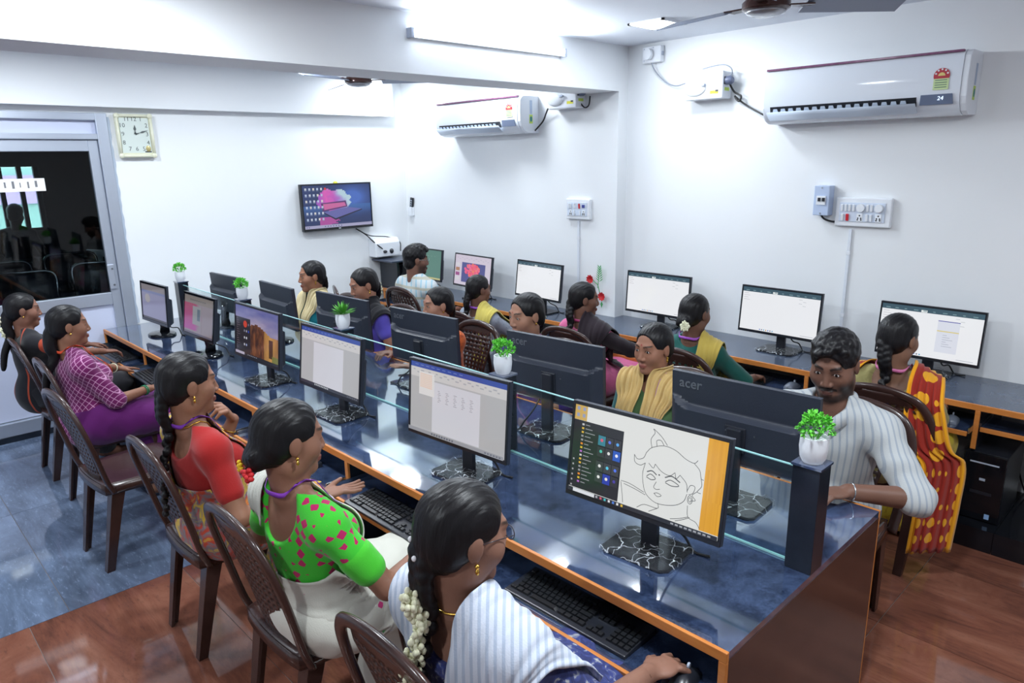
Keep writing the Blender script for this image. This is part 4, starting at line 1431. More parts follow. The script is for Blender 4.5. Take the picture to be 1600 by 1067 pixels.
# ------------------------------------------------------------------ voltage stabilisers
def stabiliser(x0, x1, z0, z1, yw, label):
    t = thing('voltage_stabiliser', label, 'stabiliser', (x0, yw, z0), 0, 'white voltage stabilisers')
    L, Hh, Dp = x1 - x0, z1 - z0, 0.11
    obj('case', MB().bb(0, L, -Dp, -0.0, 0, Hh), WPLASTIC, t, bevel=0.008, bseg=3)
    obj('swoosh', MB().ell((L * 0.28, -Dp, Hh * 0.42), (L * 0.3, 0.02, Hh * 0.3), 20, 10), WPLASTIC, t, smooth=True)
    obj('meter', MB().bb(L * 0.48, L * 0.57, -Dp - 0.024, -Dp - 0.0, Hh * 0.48, Hh * 0.58), GPLASTIC, t, bevel=0.003)
    obj('yellow_label', MB().bb(L * 0.68, L * 0.9, -Dp - 0.001, -Dp, Hh * 0.18, Hh * 0.3), mat('label_yellow', (226, 222, 40), 0.5, bump=(60, 0.02)), t)
    obj('black_label', MB().bb(L * 0.82, L * 0.9, -Dp - 0.0015, -Dp - 0.0005, Hh * 0.25, Hh * 0.32), mat('label_black', (40, 40, 46), 0.5), t)
    obj('lime_label', MB().bb(L, L + 0.001, -0.085, -0.03, Hh * 0.28, Hh * 0.4), mat('label_lime', ()), t)
    sk = obj('socket', MB().bb(L, L + 0.004, -0.095, -0.05, Hh * 0.5, Hh * 0.78), BPLASTIC, t)
    obj('plug', MB().lathe([(0.026, 0), (0.026, 0.03), (0.018, 0.042)], (L + 0.004, -0.07, Hh * 0.64), 14, 'x'), mat('grey_plug', (96, 104, 130), 0.4, bump=(60, 0.02)), sk, autosmooth=40)
    for k in range(9):
        obj('vent_slot', MB().bb(L * (0.5 + 0.045 * k), L * (0.52 + 0.045 * k), -0.07, -0.04, Hh - 0.001, Hh + 0.0008), GPLASTIC, t)
    return t


s0, s1 = at(1071, 116, y=YR - 0.11), at(1128, 153, y=YR - 0.11)
stabiliser(s0[0], s1[0], s1[2], s0[2] + 0.0, YR, 'white stabiliser box between the corner socket and the nearer air conditioner')
u0, u1 = at(856, 146, y=YRF - 0.11), at(900, 168, y=YRF - 0.11)
stabiliser(u0[0], u1[0], u1[2], u1[2] + (s0[2] - s1[2]), YRF, 'white stabiliser box under the beam beside the far air conditioner')
P_ = lambda x, y, yy: tuple(at(x, y, y=yy))
# cables of the nearer set
cable('power_cable', [P_(1017, 88, YR - 0.04), P_(1022, 108, YR - 0.03), P_(1040, 128, YR - 0.02), P_(1056, 134, YR - 0.03), P_(1072, 130, YR - 0.05)], 0.004, CABLEG, 'grey cable looping from the corner socket to the stabiliser')
cable('power_cable', [P_(1098, 108, YR - 0.05), P_(1116, 103, YR - 0.05), P_(1132, 101, YR - 0.06), P_(1142, 106, YR - 0.06), P_(1144, 114, YR - 0.06), P_(1140, 119, YR - 0.07)], 0.004, CABLEG, 'grey cable arching over the nearer stabiliser')
cable('power_cable', [P_(1138, 126, YR - 0.07), P_(1147, 143, YR - 0.04), P_(1158, 150, YR - 0.04), P_(1154, 158, YR - 0.04), P_(1148, 150, YR - 0.035), P_(1160, 160, YR - 0.03), P_(1172, 168, YR - 0.03), P_(1194, 180, YR - 0.05)], 0.006, CABLEB, 'dark knotted cable running to the nearer air conditioner')
cable('power_cable', [P_(836, 204, YRF - 0.05), P_(848, 190, YRF - 0.03), P_(853, 178, YRF - 0.04), P_(856, 170, YRF - 0.06)], 0.006, CABLEB, 'dark cable from the far air conditioner to its stabiliser')
cable('power_cable', [P_(905, 152, YRF - 0.06), P_(908, 162, YRF - 0.05), P_(914, 168, YRF - 0.05), P_(920, 164, YRF - 0.05), P_(922, 150, YRF - 0.04)], 0.005, CABLEB, 'dark cable loop beside the far stabiliser under the beam')

# corner socket box
j0, j1 = at(1003, 74, y=YR - 0.05), at(1031, 96, y=YR - 0.05)
jb = thing('socket_box', 'white socket box high in the ceiling corner', 'socket', (j0[0], YR, j1[2]))
jl, jh = j1[0] - j0[0], j0[2] - j1[2]
obj('box', MB().bb(0, jl, -0.045, 0, 0, jh), WPLASTIC, jb, bevel=0.005)
obj('plug', MB().lathe([(0.035, 0), (0.034, 0.03), (0.02, 0.038)], (jl * 0.45, -0.082, jh * 0.5), 14, 'y', sx=0.8), WPLASTIC, jb, autosmooth=40)
for q in ((0.12, 0.15), (0.12, 0.85), (0.6, 0.9)):
    obj('screw', MB().lathe([(0.004, -0.0465), (0.004, -0.044)], (jl * q[0], 0, jh * q[1]), 8, 'y'), GPLASTIC, jb)
obj('switch', MB().bb(jl, jl + 0.006, -0.035, -0.012, jh * 0.4, jh * 0.65), GPLASTIC, jb, bevel=0.002)

# ------------------------------------------------------------------ switch boards
def switch_board(p0, p1, yw, label, cols, kind):
    t = thing('switch_board', label, 'switch board', (p0[0], yw, p1[2]), 0)
    L, Hh = p1[0] - p0[0], p0[2] - p1[2]
    obj('back_plate', MB().bb(0, L, -0.03, 0, 0, Hh), WPLASTIC, t, bevel=0.008, bseg=3)
    obj('front_plate', MB().bb(L * 0.08, L * 0.9, -0.034, -0.03, Hh * 0.17, Hh * 0.83), mat('plate_grey', (206, 216, 232), 0.3, bump=(40, 0.01)), t, bevel=0.002)
    for c, r, k in cols:
        cx, cz = L * (0.13 + 0.1 * c), Hh * (0.32 if r else 0.65)
        if k == 's':
            obj('switch', MB().box((cx, -0.037, cz), (L * 0.045, 0.01, Hh * 0.24), rx=0.12), WPLASTIC, t, bevel=0.002)
        elif k == 'r':
            obj('red_switch', MB().box((cx, -0.037, cz), (L * 0.05, 0.01, Hh * 0.24), rx=0.12), mat('red_switch', (176, 40, 50), 0.3, emit=((200, 40, 50), 0.25), bump=(40, 0.02)), t, bevel=0.002)
        elif k == 'o':
            so = obj('socket', MB().box((cx, -0.0345, cz), (L * 0.11, 0.004, Hh * 0.28)), WPLASTIC, t, bevel=0.0015)
            for dx, dz in ((0, 0.07), (-0.022, -0.02), (0.022, -0.02), (-0.026, -0.075), (0.026, -0.075)):
                obj('pin_hole', MB().lathe([(0.0045, -0.0372), (0.0045, -0.0362)], (cx + dx * L * 1.2, 0, cz + dz * Hh), 8, 'y'), BPLASTIC, so)
        elif k == 'g':
            obj('regulator', MB().lathe([(0.022, -0.048), (0.024, -0.04), (0.024, -0.034)], (cx, 0, cz), 16, 'y'), WPLASTIC, t, autosmooth=40)
        elif k == 'b':
            obj('blue_tag', MB().box((cx, -0.036, cz), (L * 0.11, 0.003, Hh * 0.14)), mat('blue_tag', (60, 70, 150), 0.4, bump=(40, 0.02)), t)
    return t


b0, b1 = at(1307, 308, y=YR - 0.03), at(1390, 357, y=YR - 0.03)
switch_board(b0, b1, YR, 'large white switch board with a red switch beside the breaker box',
             [(0, 0, 's'), (0.7, 0, 's'), (1.4, 0, 's'), (2.1, 0, 's'), (3.4, 0, 'g'), (4.6, 0, 's'), (5.3, 0, 's'), (6.6, 0, 'g'), (0.2, 1, 's'), (1.1, 1, 'r'), (3.3, 1, 'o'), (4.6, 1, 's'), (5.3, 1, 's'), (6.6, 1, 'o')], 1)
c0, c1 = at(884, 310, y=YRF - 0.03), at(921, 344, y=YRF - 0.03)
switch_board(c0, c1, YRF, 'small white switch board below the far stabiliser', [(0.3, 0, 's'), (1.0, 0, 's'), (2.6, 0, 's'), (4.6, 0, 'r'), (6.3, 0, 'b'), (1.0, 1, 'o'), (2.6, 1, 's'), (5.0, 1, 's'), (6.4, 1, 'o')], 2)
m0, m1 = at(1273, 290, y=YR - 0.07), at(1293, 337, y=YR - 0.07)
mc = thing('breaker_box', 'grey breaker box mounted left of the large switch board', 'breaker box', (m0[0], YR, m1[2]))
ml, mh = m1[0] - m0[0], m0[2] - m1[2]
obj('box', MB().bb(0, ml, -0.07, 0, 0, mh), mat('breaker_grey', (186, 202, 230), 0.4, bump=(40, 0.02)), mc, bevel=0.004)
bkz = obj('breaker', MB().bb(ml * 0.2, ml * 0.8, -0.076, -0.07, mh * 0.36, mh * 0.66), WPLASTIC, mc, bevel=0.001)
for q in (0.32, 0.6):
    obj('lever', MB().bb(ml * q, ml * (q + 0.16), -0.082, -0.076, mh * 0.48, mh * 0.6), BPLASTIC, bkz)
for q in (0.07, 0.93):
    obj('screw', MB().lathe([(0.005, -0.072), (0.005, -0.069)], (ml * 0.5, 0, mh * q), 8, 'y'), STEEL, mc)
cable('supply_cable', [P_(1283, 336, YR - 0.04), P_(1288, 342, YR - 0.03), P_(1300, 346, YR - 0.02), P_(1309, 346, YR - 0.02)], 0.006, CABLEB, 'short black cable between breaker box and large switch board')
# plastic conduits down to the counter
for (xa, ya), yw, lb in (((1330, 358), YR, 'thin white conduit below the large switch board'), ((905, 345), YRF, 'thin white conduit below the small switch board')):
    q = at(xa, ya, y=yw)
    cd = thing('conduit', lb, 'conduit', (q[0], yw, ZD))
    obj('channel', MB().bb(-0.009, 0.009, -0.012, 0, 0.001, q[2] - ZD), mat('conduit_white', (226, 232, 241), 0.4, bump=(40, 0.02)), cd, bevel=0.002)
    obj('clip', MB().bb(-0.012, 0.012, -0.014, 0, (q[2] - ZD) * 0.8, (q[2] - ZD) * 0.8 + 0.02), WPLASTIC, cd, bevel=0.001)
    obj('clip', MB().bb(-0.012, 0.012, -0.014, 0, (q[2] - ZD) * 0.3, (q[2] - ZD) * 0.3 + 0.02), WPLASTIC, cd, bevel=0.001)

# ------------------------------------------------------------------ clock
k0, k1 = at(178, 177, x=XB + 0.04), at(245, 246, x=XB + 0.04)
cl = thing('wall_clock', 'square cream and gold wall clock beside the door', 'clock', (XB, (k0[1] + k1[1]) / 2, (k0[2] + k1[2]) / 2))
cw, ch = (k1[1] - k0[1]) / 2, (k0[2] - k1[2]) / 2
CREAM = mat('cream_gold_plastic', (222, 224, 196), 0.2, var=(30, (236, 234, 214), 0.3), bump=(60, 0.05))
obj('case', MB().bb(0, 0.03, -cw, cw, -ch, ch), CREAM, cl, bevel=0.012, bseg=3)
rim = MB()
for a in range(4):
    pts = [(-cw * 0.92, -ch * 0.92), (cw * 0.92, -ch * 0.92), (cw * 0.92, ch * 0.92), (-cw * 0.92, ch * 0.92)]
    p, q = pts[a], pts[(a + 1) % 4]
    rim.tube([(0.034, p[0], p[1]), (0.042, (p[0] + q[0]) / 2, (p[1] + q[1]) / 2), (0.034, q[0], q[1])], 0.011, 8)
obj('moulded_rim', rim, CREAM, cl, smooth=True)
for sy in (-1, 1):
    for sz in (-1, 1):
        obj('corner_rosette', MB().ell((0.036, sy * cw * 0.9, sz * ch * 0.9), (0.014, 0.02, 0.02), 10, 7), CREAM, cl, smooth=True)
obj('dial', MB().bb(0.03, 0.032, -cw * 0.8, cw * 0.8, -ch * 0.78, ch * 0.82), mat('dial_pale_green', (214, 224, 218), 0.3, bump=(40, 0.01)), cl)
INK = mat('dial_ink', (84, 92, 92), 0.5)
for n in range(1, 13):
    a = math.pi / 2 - n * math.pi / 6
    r = 1 / max(abs(math.cos(a)), abs(math.sin(a)))
    text('numeral', str(n), 0.042, INK, cl, (0.0325, 0.66 * cw * r * math.cos(a) * (1 if abs(math.cos(a)) > 0.6 else 1.0), 0.68 * ch * r * math.sin(a) + 0.012), (math.pi / 2, 0, math.pi / 2))
for ang, ln, w, nm in ((math.radians(88), 0.065, 0.009, 'hour_hand'), (math.radians(17), 0.095, 0.007, 'minute_hand')):
    m = MB().prism([(-w, 0.0), (-w * 0.2, ln * 0.35), (-w, ln * 0.55), (0, ln), (w, ln * 0.55), (w * 0.2, ln * 0.35), (w, 0.0)], 'x', 0.034, 0.036)
    c, s = math.cos(ang - math.pi / 2), math.sin(ang - math.pi / 2)
    m.v = [(x, y * c - z * s, y * s + z * c + 0.012) for x, y, z in m.v]
    obj(nm, m, INK, cl)
obj('pendulum_ornament', MB().ell((0.033, cw * 0.62, -ch * 0.58), (0.004, 0.018, 0.022), 12, 8), mat('ornament_gold', (200, 186, 130), 0.3, 0.5, bump=(60, 0.1)), cl, smooth=True)
obj('maker_plate', MB().bb(0.032, 0.033, cw * 0.42, cw * 0.78, -ch * 0.76, -ch * 0.7), mat('plate_dark', (70, 72, 66), 0.4), cl)

# ------------------------------------------------------------------ remote in its holder, power box by the corner
r0 = at(640, 322, y=YRF - 0.03)
rh = thing('remote_holder', 'clear wall holder near the room corner', 'holder', (r0[0], YRF, r0[2] - 0.06))
obj('pocket', MB().bb(-0.035, 0.035, -0.03, -0.026, -0.03, 0.05).bb(-0.035, -0.031, -0.03, 0, -0.03, 0.05).bb(0.031, 0.035, -0.03, 0, -0.03, 0.05).bb(-0.035, 0.035, -0.03, 0, -0.034, -0.03).bb(-0.035, 0.035, -0.003, 0, -0.03, 0.07), WPLASTIC, rh, bevel=0.002)
rm = thing('remote_control', 'black remote control standing in the wall holder', 'remote control', (r0[0], YRF - 0.015, r0[2] - 0.088))
obj('body', MB().box((0.012, 0, 0.085), (0.044, 0.018, 0.17), ry=0.18), BPLASTIC, rm, bevel=0.005)
for k in range(5):
    obj('button', MB().box((0.016 + 0.004 * k - 0.008, -0.0095, 0.06 + 0.02 * k), (0.022, 0.002, 0.008), ry=0.18), GPLASTIC, rm)
w0, w1 = at(586, 374, x=XB + 0.12), at(626, 398, x=XB + 0.12)
pw_ = thing('power_box', 'white power box with black plugs below the television', 'power box', (XB, w0[1], w1[2]))
pl_, ph_ = w1[1] - w0[1], w0[2] - w1[2]
obj('case', MB().prism([(0, 0), (0.12, 0), (0.12, ph_ * 0.75), (0.09, ph_), (0, ph_)], 'y', 0, pl_), WPLASTIC, pw_, bevel=0.008)
for q in (0.36, 0.62):
    obj('plug', MB().ell((0.128, pl_ * q, ph_ * 0.28), (0.02, 0.02, 0.014 + 0.01 * (q > 0.5)), 10, 7), BPLASTIC, pw_, smooth=True)
cable('television_cable', [tuple(at(556, 357, x=XB + 0.03)), tuple(at(572, 367, x=XB + 0.05)), tuple(at(584, 378, x=XB + 0.1)), tuple(at(598, 389, x=XB + 0.14))], 0.006, CABLEB, 'black cable drooping from the television to the power box')
cable('television_cable', [tuple(at(558, 358, x=XB + 0.03)), tuple(at(578, 368, x=XB + 0.05)), tuple(at(606, 370, x=XB + 0.06)), tuple(at(624, 377, x=XB + 0.1)), tuple(at(626, 392, x=XB + 0.14))], 0.005, CABLEB, 'black cable looping over the power box')
g0 = at(618, 400, x=XB + 0.3)
cb = thing('equipment_cabinet', 'narrow black equipment cabinet in the room corner on the counter', 'cabinet', (XB + 0.03, YRF - 0.37, ZD))
czt = w1[2] - 0.02 - ZD
obj('side_panel', MB().bb(0, 0.28, 0, 0.02, 0, czt - 0.015), BLACKLAM, cb)
obj('side_panel', MB().bb(0, 0.28, 0.30, 0.32, 0, czt - 0.015), BLACKLAM, cb)
obj('top_shelf', MB().bb(-0.02, 0.32, -0.08, 0.345, czt - 0.015, czt), mat('dark_shelf', (58, 66, 84), 0.3, bump=(20, 0.01)), cb, bevel=0.003)
obj('back_panel', MB().bb(0, 0.015, 0.02, 0.30, 0, czt - 0.015), BLACKLAM, cb)
tw_ = thing('computer_tower', 'black computer tower inside the corner cabinet', 'computer', (XB + 0.06, YRF - 0.33, ZD))
obj('case', MB().bb(0, 0.22, 0, 0.2, 0, czt * 0.82), BPLASTIC, tw_, bevel=0.004)
obj('front_panel', MB().bb(0.22, 0.225, 0.01, 0.19, 0.01, czt * 0.8), BGLOSS, tw_, bevel=0.002)

# ------------------------------------------------------------------ ceiling fans
def ceiling_fan(c, rz, R, label):
    t = thing('ceiling_fan', label, 'ceiling fan', (c[0], c[1], ZC), rz, 'brown and white ceiling fans')
    zf = c[2] - ZC
    obj('rod', MB().lathe([(0.012, zf + 0.03), (0.012, 0.0)], seg=12), WPLASTIC, t)
    obj('canopy', MB().lathe([(0.05, -0.001), (0.045, -0.03), (0.02, -0.045)], seg=20), WPLASTIC, t, smooth=True)
    obj('motor', MB().lathe([(0.02, 0.045), (0.075, 0.04), (0.1, 0.015), (0.1, -0.01), (0.085, -0.02)], (0, 0, zf), 28), mat('fan_brown', (74, 48, 44), 0.2, 0.2, bump=(40, 0.02)), t, autosmooth=50)
    obj('bottom_cover', MB().lathe([(0.086, -0.019), (0.08, -0.028), (0.05, -0.04), (0.0, -0.042)], (0, 0, zf), 28), mat('fan_silver', (176, 178, 184), 0.2, 0.5, bump=(40, 0.02)), t, smooth=True)
    for k in range(3):
        a = k * 2 * math.pi / 3
        ca, sa = math.cos(a), math.sin(a)
        F = lambda x, y, z: (x * ca - y * sa, x * sa + y * ca, z + zf)
        b = MB().grid(lambda u, v: F(0.17 + u * (R - 0.17), (v - 0.5) * (0.13 - 0.02 * u), 0.008 - (v - 0.5) * 0.04), 6, 5)
        bl = obj('blade', b, mat('fan_blade_shaded', (140, 150, 172), 0.3, bump=(40, 0.02)), t, solid=0.004)  # grey-blue puts the underside shading into the blade colour
        obj('blade_arm', MB().add([F(0.08, -0.02, 0.004), F(0.2, -0.035, 0.006), F(0.2, 0.035, 0.006), F(0.08, 0.02, 0.004)], [(0, 1, 2, 3)]), mat('fan_brown', ()), bl, solid=0.006)
    return t


f1 = at(1197, 10, z=2.47)
ceiling_fan(f1, math.radians(49), 0.6, 'ceiling fan nearest the ceiling light panel before the beam')
f2 = at(560, 127, z=2.44)
ceiling_fan(f2, math.radians(46), 0.6, 'ceiling fan beyond the beam over the far end of the desks')

# ------------------------------------------------------------------ lights
LEDP = mat('lit_panel', (255, 255, 255), 0.4, emit=((240, 247, 255), 9.0))
for k, (lx, ly, lp) in enumerate(LIGHT_SPOTS):
    t = thing('ceiling_light', 'square white ceiling light panel' + (' beside the fan' if k == 0 else ''), 'ceiling light', (lx, ly, ZC), 0, 'square ceiling light panels')
    fm = MB()
    s = 0.115
    for q in (0, 1, 2, 3):
        c, sn = [(1, 0), (0, 1), (-1, 0), (0, -1)][q]
        fm.box((c * s, sn * s, -0.006), (0.014 if c else 0.244, 0.244 if c else 0.014, 0.012))
    obj('frame', fm, WPLASTIC, t)
    obj('diffuser', MB().bb(-0.108, 0.108, -0.108, 0.108, -0.008, -0.001), LEDP, t)
    area_light('lamp', (0, 0, -0.014), (0, 0, 0), 0.2, 0.2, lp, parent=t)
ta, tb = at(645, 50, x=XBEAM1 + 0.03), at(880, 86, x=XBEAM1 + 0.03)
tl = thing('tube_light', 'lit white tube light fixed on the beam face', 'tube light', (XBEAM1, (ta[1] + tb[1]) / 2, (ta[2] + tb[2]) / 2))
hl = (tb[1] - ta[1]) / 2
obj('batten', MB().bb(0, 0.022, -hl, hl, -0.016, 0.022), WPLASTIC, tl, bevel=0.003)
obj('end_cap', MB().bb(0, 0.045, -hl - 0.02, -hl, -0.02, 0.03), GPLASTIC, tl, bevel=0.003)
obj('end_cap', MB().bb(0, 0.045, hl, hl + 0.02, -0.02, 0.03), GPLASTIC, tl, bevel=0.003)
obj('lit_tube', MB().tube([(0.036, -hl, 0.008), (0.036, hl, 0.008)], 0.012, 12), mat('lit_tube', (255, 255, 255), 0.4, emit=((235, 245, 255), 14.0)), tl, smooth=True)
lo = area_light('lamp', (0.055, 0, 0.01), (0, math.radians(-90), 0), 0.03, 2 * hl, TUBE_POWER, parent=tl)

# ------------------------------------------------------------------ potted plants on the posts
POT = mat('white_ribbed_pot', (232, 236, 242), 0.35, bump=(30, 0.02))
LEAFA = mat('artificial_leaf', (64, 176, 44), 0.45, var=(14, (128, 214, 84), 0.3))
LEAFB = mat('artificial_leaf_spiky', (48, 138, 40), 0.45, var=(14, (118, 190, 78), 0.3))


def potted_plant(x, y, s, kind, label, seed):
    r = np.random.default_rng(seed)
    t = thing('potted_plant', label, 'plant', (x, y, ZP), r.uniform(0, 6), 'potted plants on the posts')
    hp = 0.075 * s
    prof = [(0.026 * s, 0.0), (0.034 * s, hp * 0.2), (0.0375 * s, hp * 0.6), (0.036 * s, hp), (0.032 * s, hp), (0.031 * s, hp * 0.9)]
    pm = MB()
    seg = 36
    vs, fs = [], []
    for q, (rr, h) in enumerate(prof):
        for k in range(seg):
            a = 2 * math.pi * k / seg
            rk = rr * (1 + (0.018 if k % 2 else -0.008) * (q < 4))
            vs.append((rk * math.cos(a), rk * math.sin(a), h))
    for q in range(len(prof) - 1):
        for k in range(seg):
            fs.append((q * seg + k, q * seg + (k + 1) % seg, (q + 1) * seg + (k + 1) % seg, (q + 1) * seg + k))
    fs += [tuple(reversed(range(seg))), tuple((len(prof) - 1) * seg + k for k in range(seg))]
    pm.add(vs, fs)
    obj('pot', pm, POT, t, autosmooth=60)
    fo = MB()
    n = 130 if kind == 'bush' else 60
    for k in range(n):
        u = r.normal(size=3)
        u /= np.linalg.norm(u)
        if u[2] < -0.45:
            u[2] *= -1
        if kind == 'bush':
            c = np.array([0, 0, hp + 0.026 * s]) + u * np.array([0.042, 0.042, 0.036]) * s * r.uniform(0.55, 1.05)
            for q in range(3):
                d = u + r.normal(size=3) * 0.55
                d /= np.linalg.norm(d)
                side = np.cross(d, r.normal(size=3))
                side /= np.linalg.norm(side)
                ln, wd = 0.015 * s, 0.0045 * s
                up = np.cross(d, side) * 0.002
                fo.add([c, c + d * ln * 0.5 + side * wd + up, c + d * ln, c + d * ln * 0.5 - side * wd + up], [(0, 1, 2), (0, 2, 3)])
        else:
            u[2] = abs(u[2]) + 0.25
            u /= np.linalg.norm(u)
            b = np.array([0, 0, hp * 0.9]) + u * 0.008
            ln = r.uniform(0.06, 0.085) * s
            side = np.cross(u, (0, 0, 1))
            side /= (np.linalg.norm(side) + 1e-9)
            mid, tip = b + u * ln * 0.55, b + u * ln + np.array([0, 0, -0.012 * s * (1 - u[2])])
            wd = 0.006 * s
            fo.add([b - side * wd * 0.5, b + side * wd * 0.5, mid + side * wd, tip, mid - side * wd], [(0, 1, 2, 3, 4)])
    o = obj('foliage', fo, LEAFA if kind == 'bush' else LEAFB, t)
    o['kind'] = 'stuff'
    st_ = MB()
    for k in range(7):
        a = k * 0.9
        st_.tube([(0.006 * math.cos(a), 0.006 * math.sin(a), hp * 0.85), (0.03 * s * math.cos(a), 0.03 * s * math.sin(a), hp + 0.03 * s)], 0.0016, 5)
    obj('stems', st_, LEAFB, t)
    return t


potted_plant(-5.515, GY, 0.95, 'bush', 'small green potted plant on the post at the back wall', 1)
potted_plant(-4.44, GY, 0.95, 'bush', 'green potted plant above the desert cliff screen', 2)
potted_plant(-3.22, GY, 1.0, 'spiky', 'spiky leaved potted plant in a smooth white pot', 3)
potted_plant(-2.005, GY, 1.0, 'bush', 'light green potted plant before the woman in violet', 4)
potted_plant(-0.745, GY, 1.02, 'bush', 'bushy potted plant on the post at the open desk end', 5)

# ------------------------------------------------------------------ artificial flower sprig on the wall
q0 = at(935, 440, y=YRF - 0.02)
sp = thing('flower_sprig', 'red artificial flower sprig with fern leaf on the wall', 'flower', (q0[0], YRF, q0[2]))
RED = mat('red_petal', (214, 34, 40), 0.5, var=(30, (170, 20, 30), 0.3))
LGREEN = mat('sprig_green', (60, 150, 84), 0.5, var=(30, (90, 176, 110), 0.3))
LI = lambda x, y: np.array(at(x, y, y=YRF - 0.03)) - np.array(sp.location)
st_ = MB().tube([LI(926, 437), LI(934, 445), LI(940, 470)], 0.003, 6).tube([LI(934, 450), LI(937, 418)], 0.0025, 6)
obj('stem', st_, LGREEN, sp, smooth=True)
for fx, fy in ((923, 436), (941, 463)):
    c = LI(fx, fy)
    for k in range(9):
        a = k * 2 * math.pi / 9
        d = np.array([math.cos(a), -0.4, math.sin(a)])
        e = np.array([-math.sin(a), 0, math.cos(a)])
        obj('petal', MB().add([c, c + d * 0.022 + e * 0.014, c + d * 0.036, c + d * 0.022 - e * 0.014], [(0, 1, 2, 3)]), RED, sp, solid=0.002)
c = LI(937, 440)
tp = LI(937, 418)
for k in range(7):
    b = c + (tp - c) * k / 6.5
    for s in (-1, 1):
        e = b + np.array([s * 0.035 * (1 - k * 0.09), -0.005, 0.03])
        obj('leaflet', MB().add([b, (b + e) / 2 + np.array([0.006, 0, 0]), e, (b + e) / 2 - np.array([0.006, 0, 0])], [(0, 1, 2, 3)]), LGREEN, sp, solid=0.0015)
c = LI(940, 475)
obj('leaf', MB().add([c + np.array([0, 0, 0.02]), c + np.array([0.012, 0, 0]), c + np.array([0, 0, -0.03]), c - np.array([0.012, 0, 0])], [(0, 1, 2, 3)]), LGREEN, sp, solid=0.002)

# ------------------------------------------------------------------ computers and sockets under the wall counter
def tower(x, label):
    t = thing('computer_tower', label, 'computer', (x, 3.80, 0.11), 0, 'black computer towers under the counter')
    obj('case', MB().bb(-0.088, 0.088, 0.0, 0.36, 0.0, 0.345), BPLASTIC, t, bevel=0.004)
    obj('front_panel', MB().bb(-0.088, 0.088, -0.014, 0.0, 0.005, 0.345), BGLOSS, t, bevel=0.004)
    obj('drive_slot', MB().bb(-0.06, 0.06, -0.016, -0.014, 0.295, 0.302), GPLASTIC, t)
    obj('front_ports', MB().bb(-0.012, 0.012, -0.016, -0.014, 0.21, 0.222), GPLASTIC, t)
    obj('badge_plate', MB().bb(-0.045, 0.045, -0.0155, -0.014, 0.14, 0.155), BPLASTIC, t)
    obj('sticker', MB().bb(0.03, 0.05, -0.0158, -0.014, 0.02, 0.045), mat('sticker_pale_blue', (150, 186, 232), 0.4, bump=(60, 0.02)), t)
    return t


q1 = at(1530, 780, y=3.79)
tower(q1[0], 'black computer tower under the counter beside the hanging orange scarf')
tower(q1[0] + 0.42, 'black computer tower under the counter beyond the plinth tile joint')
tower(-1.72, 'black computer tower under the counter behind the chair of the woman in dark green')
p0, p1 = at(1512, 668, y=YR - 0.02), at(1560, 694, y=YR - 0.02)
for k in range(2):
    t = thing('wall_socket', 'white wall socket plate with a black plug, ' + ('beside the tray runner' if k == 0 else 'further along the counter'), 'socket', (p0[0] + k * 0.15, YR, p1[2] - 0.02))
    obj('plate', MB().bb(0, 0.145, -0.012, 0, 0, 0.1), WPLASTIC, t, bevel=0.003)
    obj('switch', MB().bb(0.018, 0.04, -0.017, -0.012, 0.03, 0.075), WPLASTIC, t, bevel=0.002)
    pg = obj('plug', MB().lathe([(0.022, -0.045), (0.026, -0.03), (0.026, -0.012)], (0.095, 0, 0.05), 12, 'y'), BPLASTIC, t, autosmooth=40)
    obj('plug_cable', MB().tube(smooth_path([(0.095, -0.045, 0.045), (0.1, -0.06, -0.02), (0.12, -0.05, -0.12), (0.15, -0.04, -0.2)]), 0.004, 6), CABLEB, pg, smooth=True)
# ------------------------------------------------------------------ people: bodies and clothes grown from distance fields
def unit(v):
    v = np.array(v, float)
    return v / (np.linalg.norm(v) + 1e-12)


def rotx(a):
    c, s = math.cos(a), math.sin(a)
    return np.array([[1, 0, 0], [0, c, -s], [0, s, c]])


def roty(a):
    c, s = math.cos(a), math.sin(a)
    return np.array([[c, 0, s], [0, 1, 0], [-s, 0, c]])


def rotz(a):
    c, s = math.cos(a), math.sin(a)
    return np.array([[c, -s, 0], [s, c, 0], [0, 0, 1]])


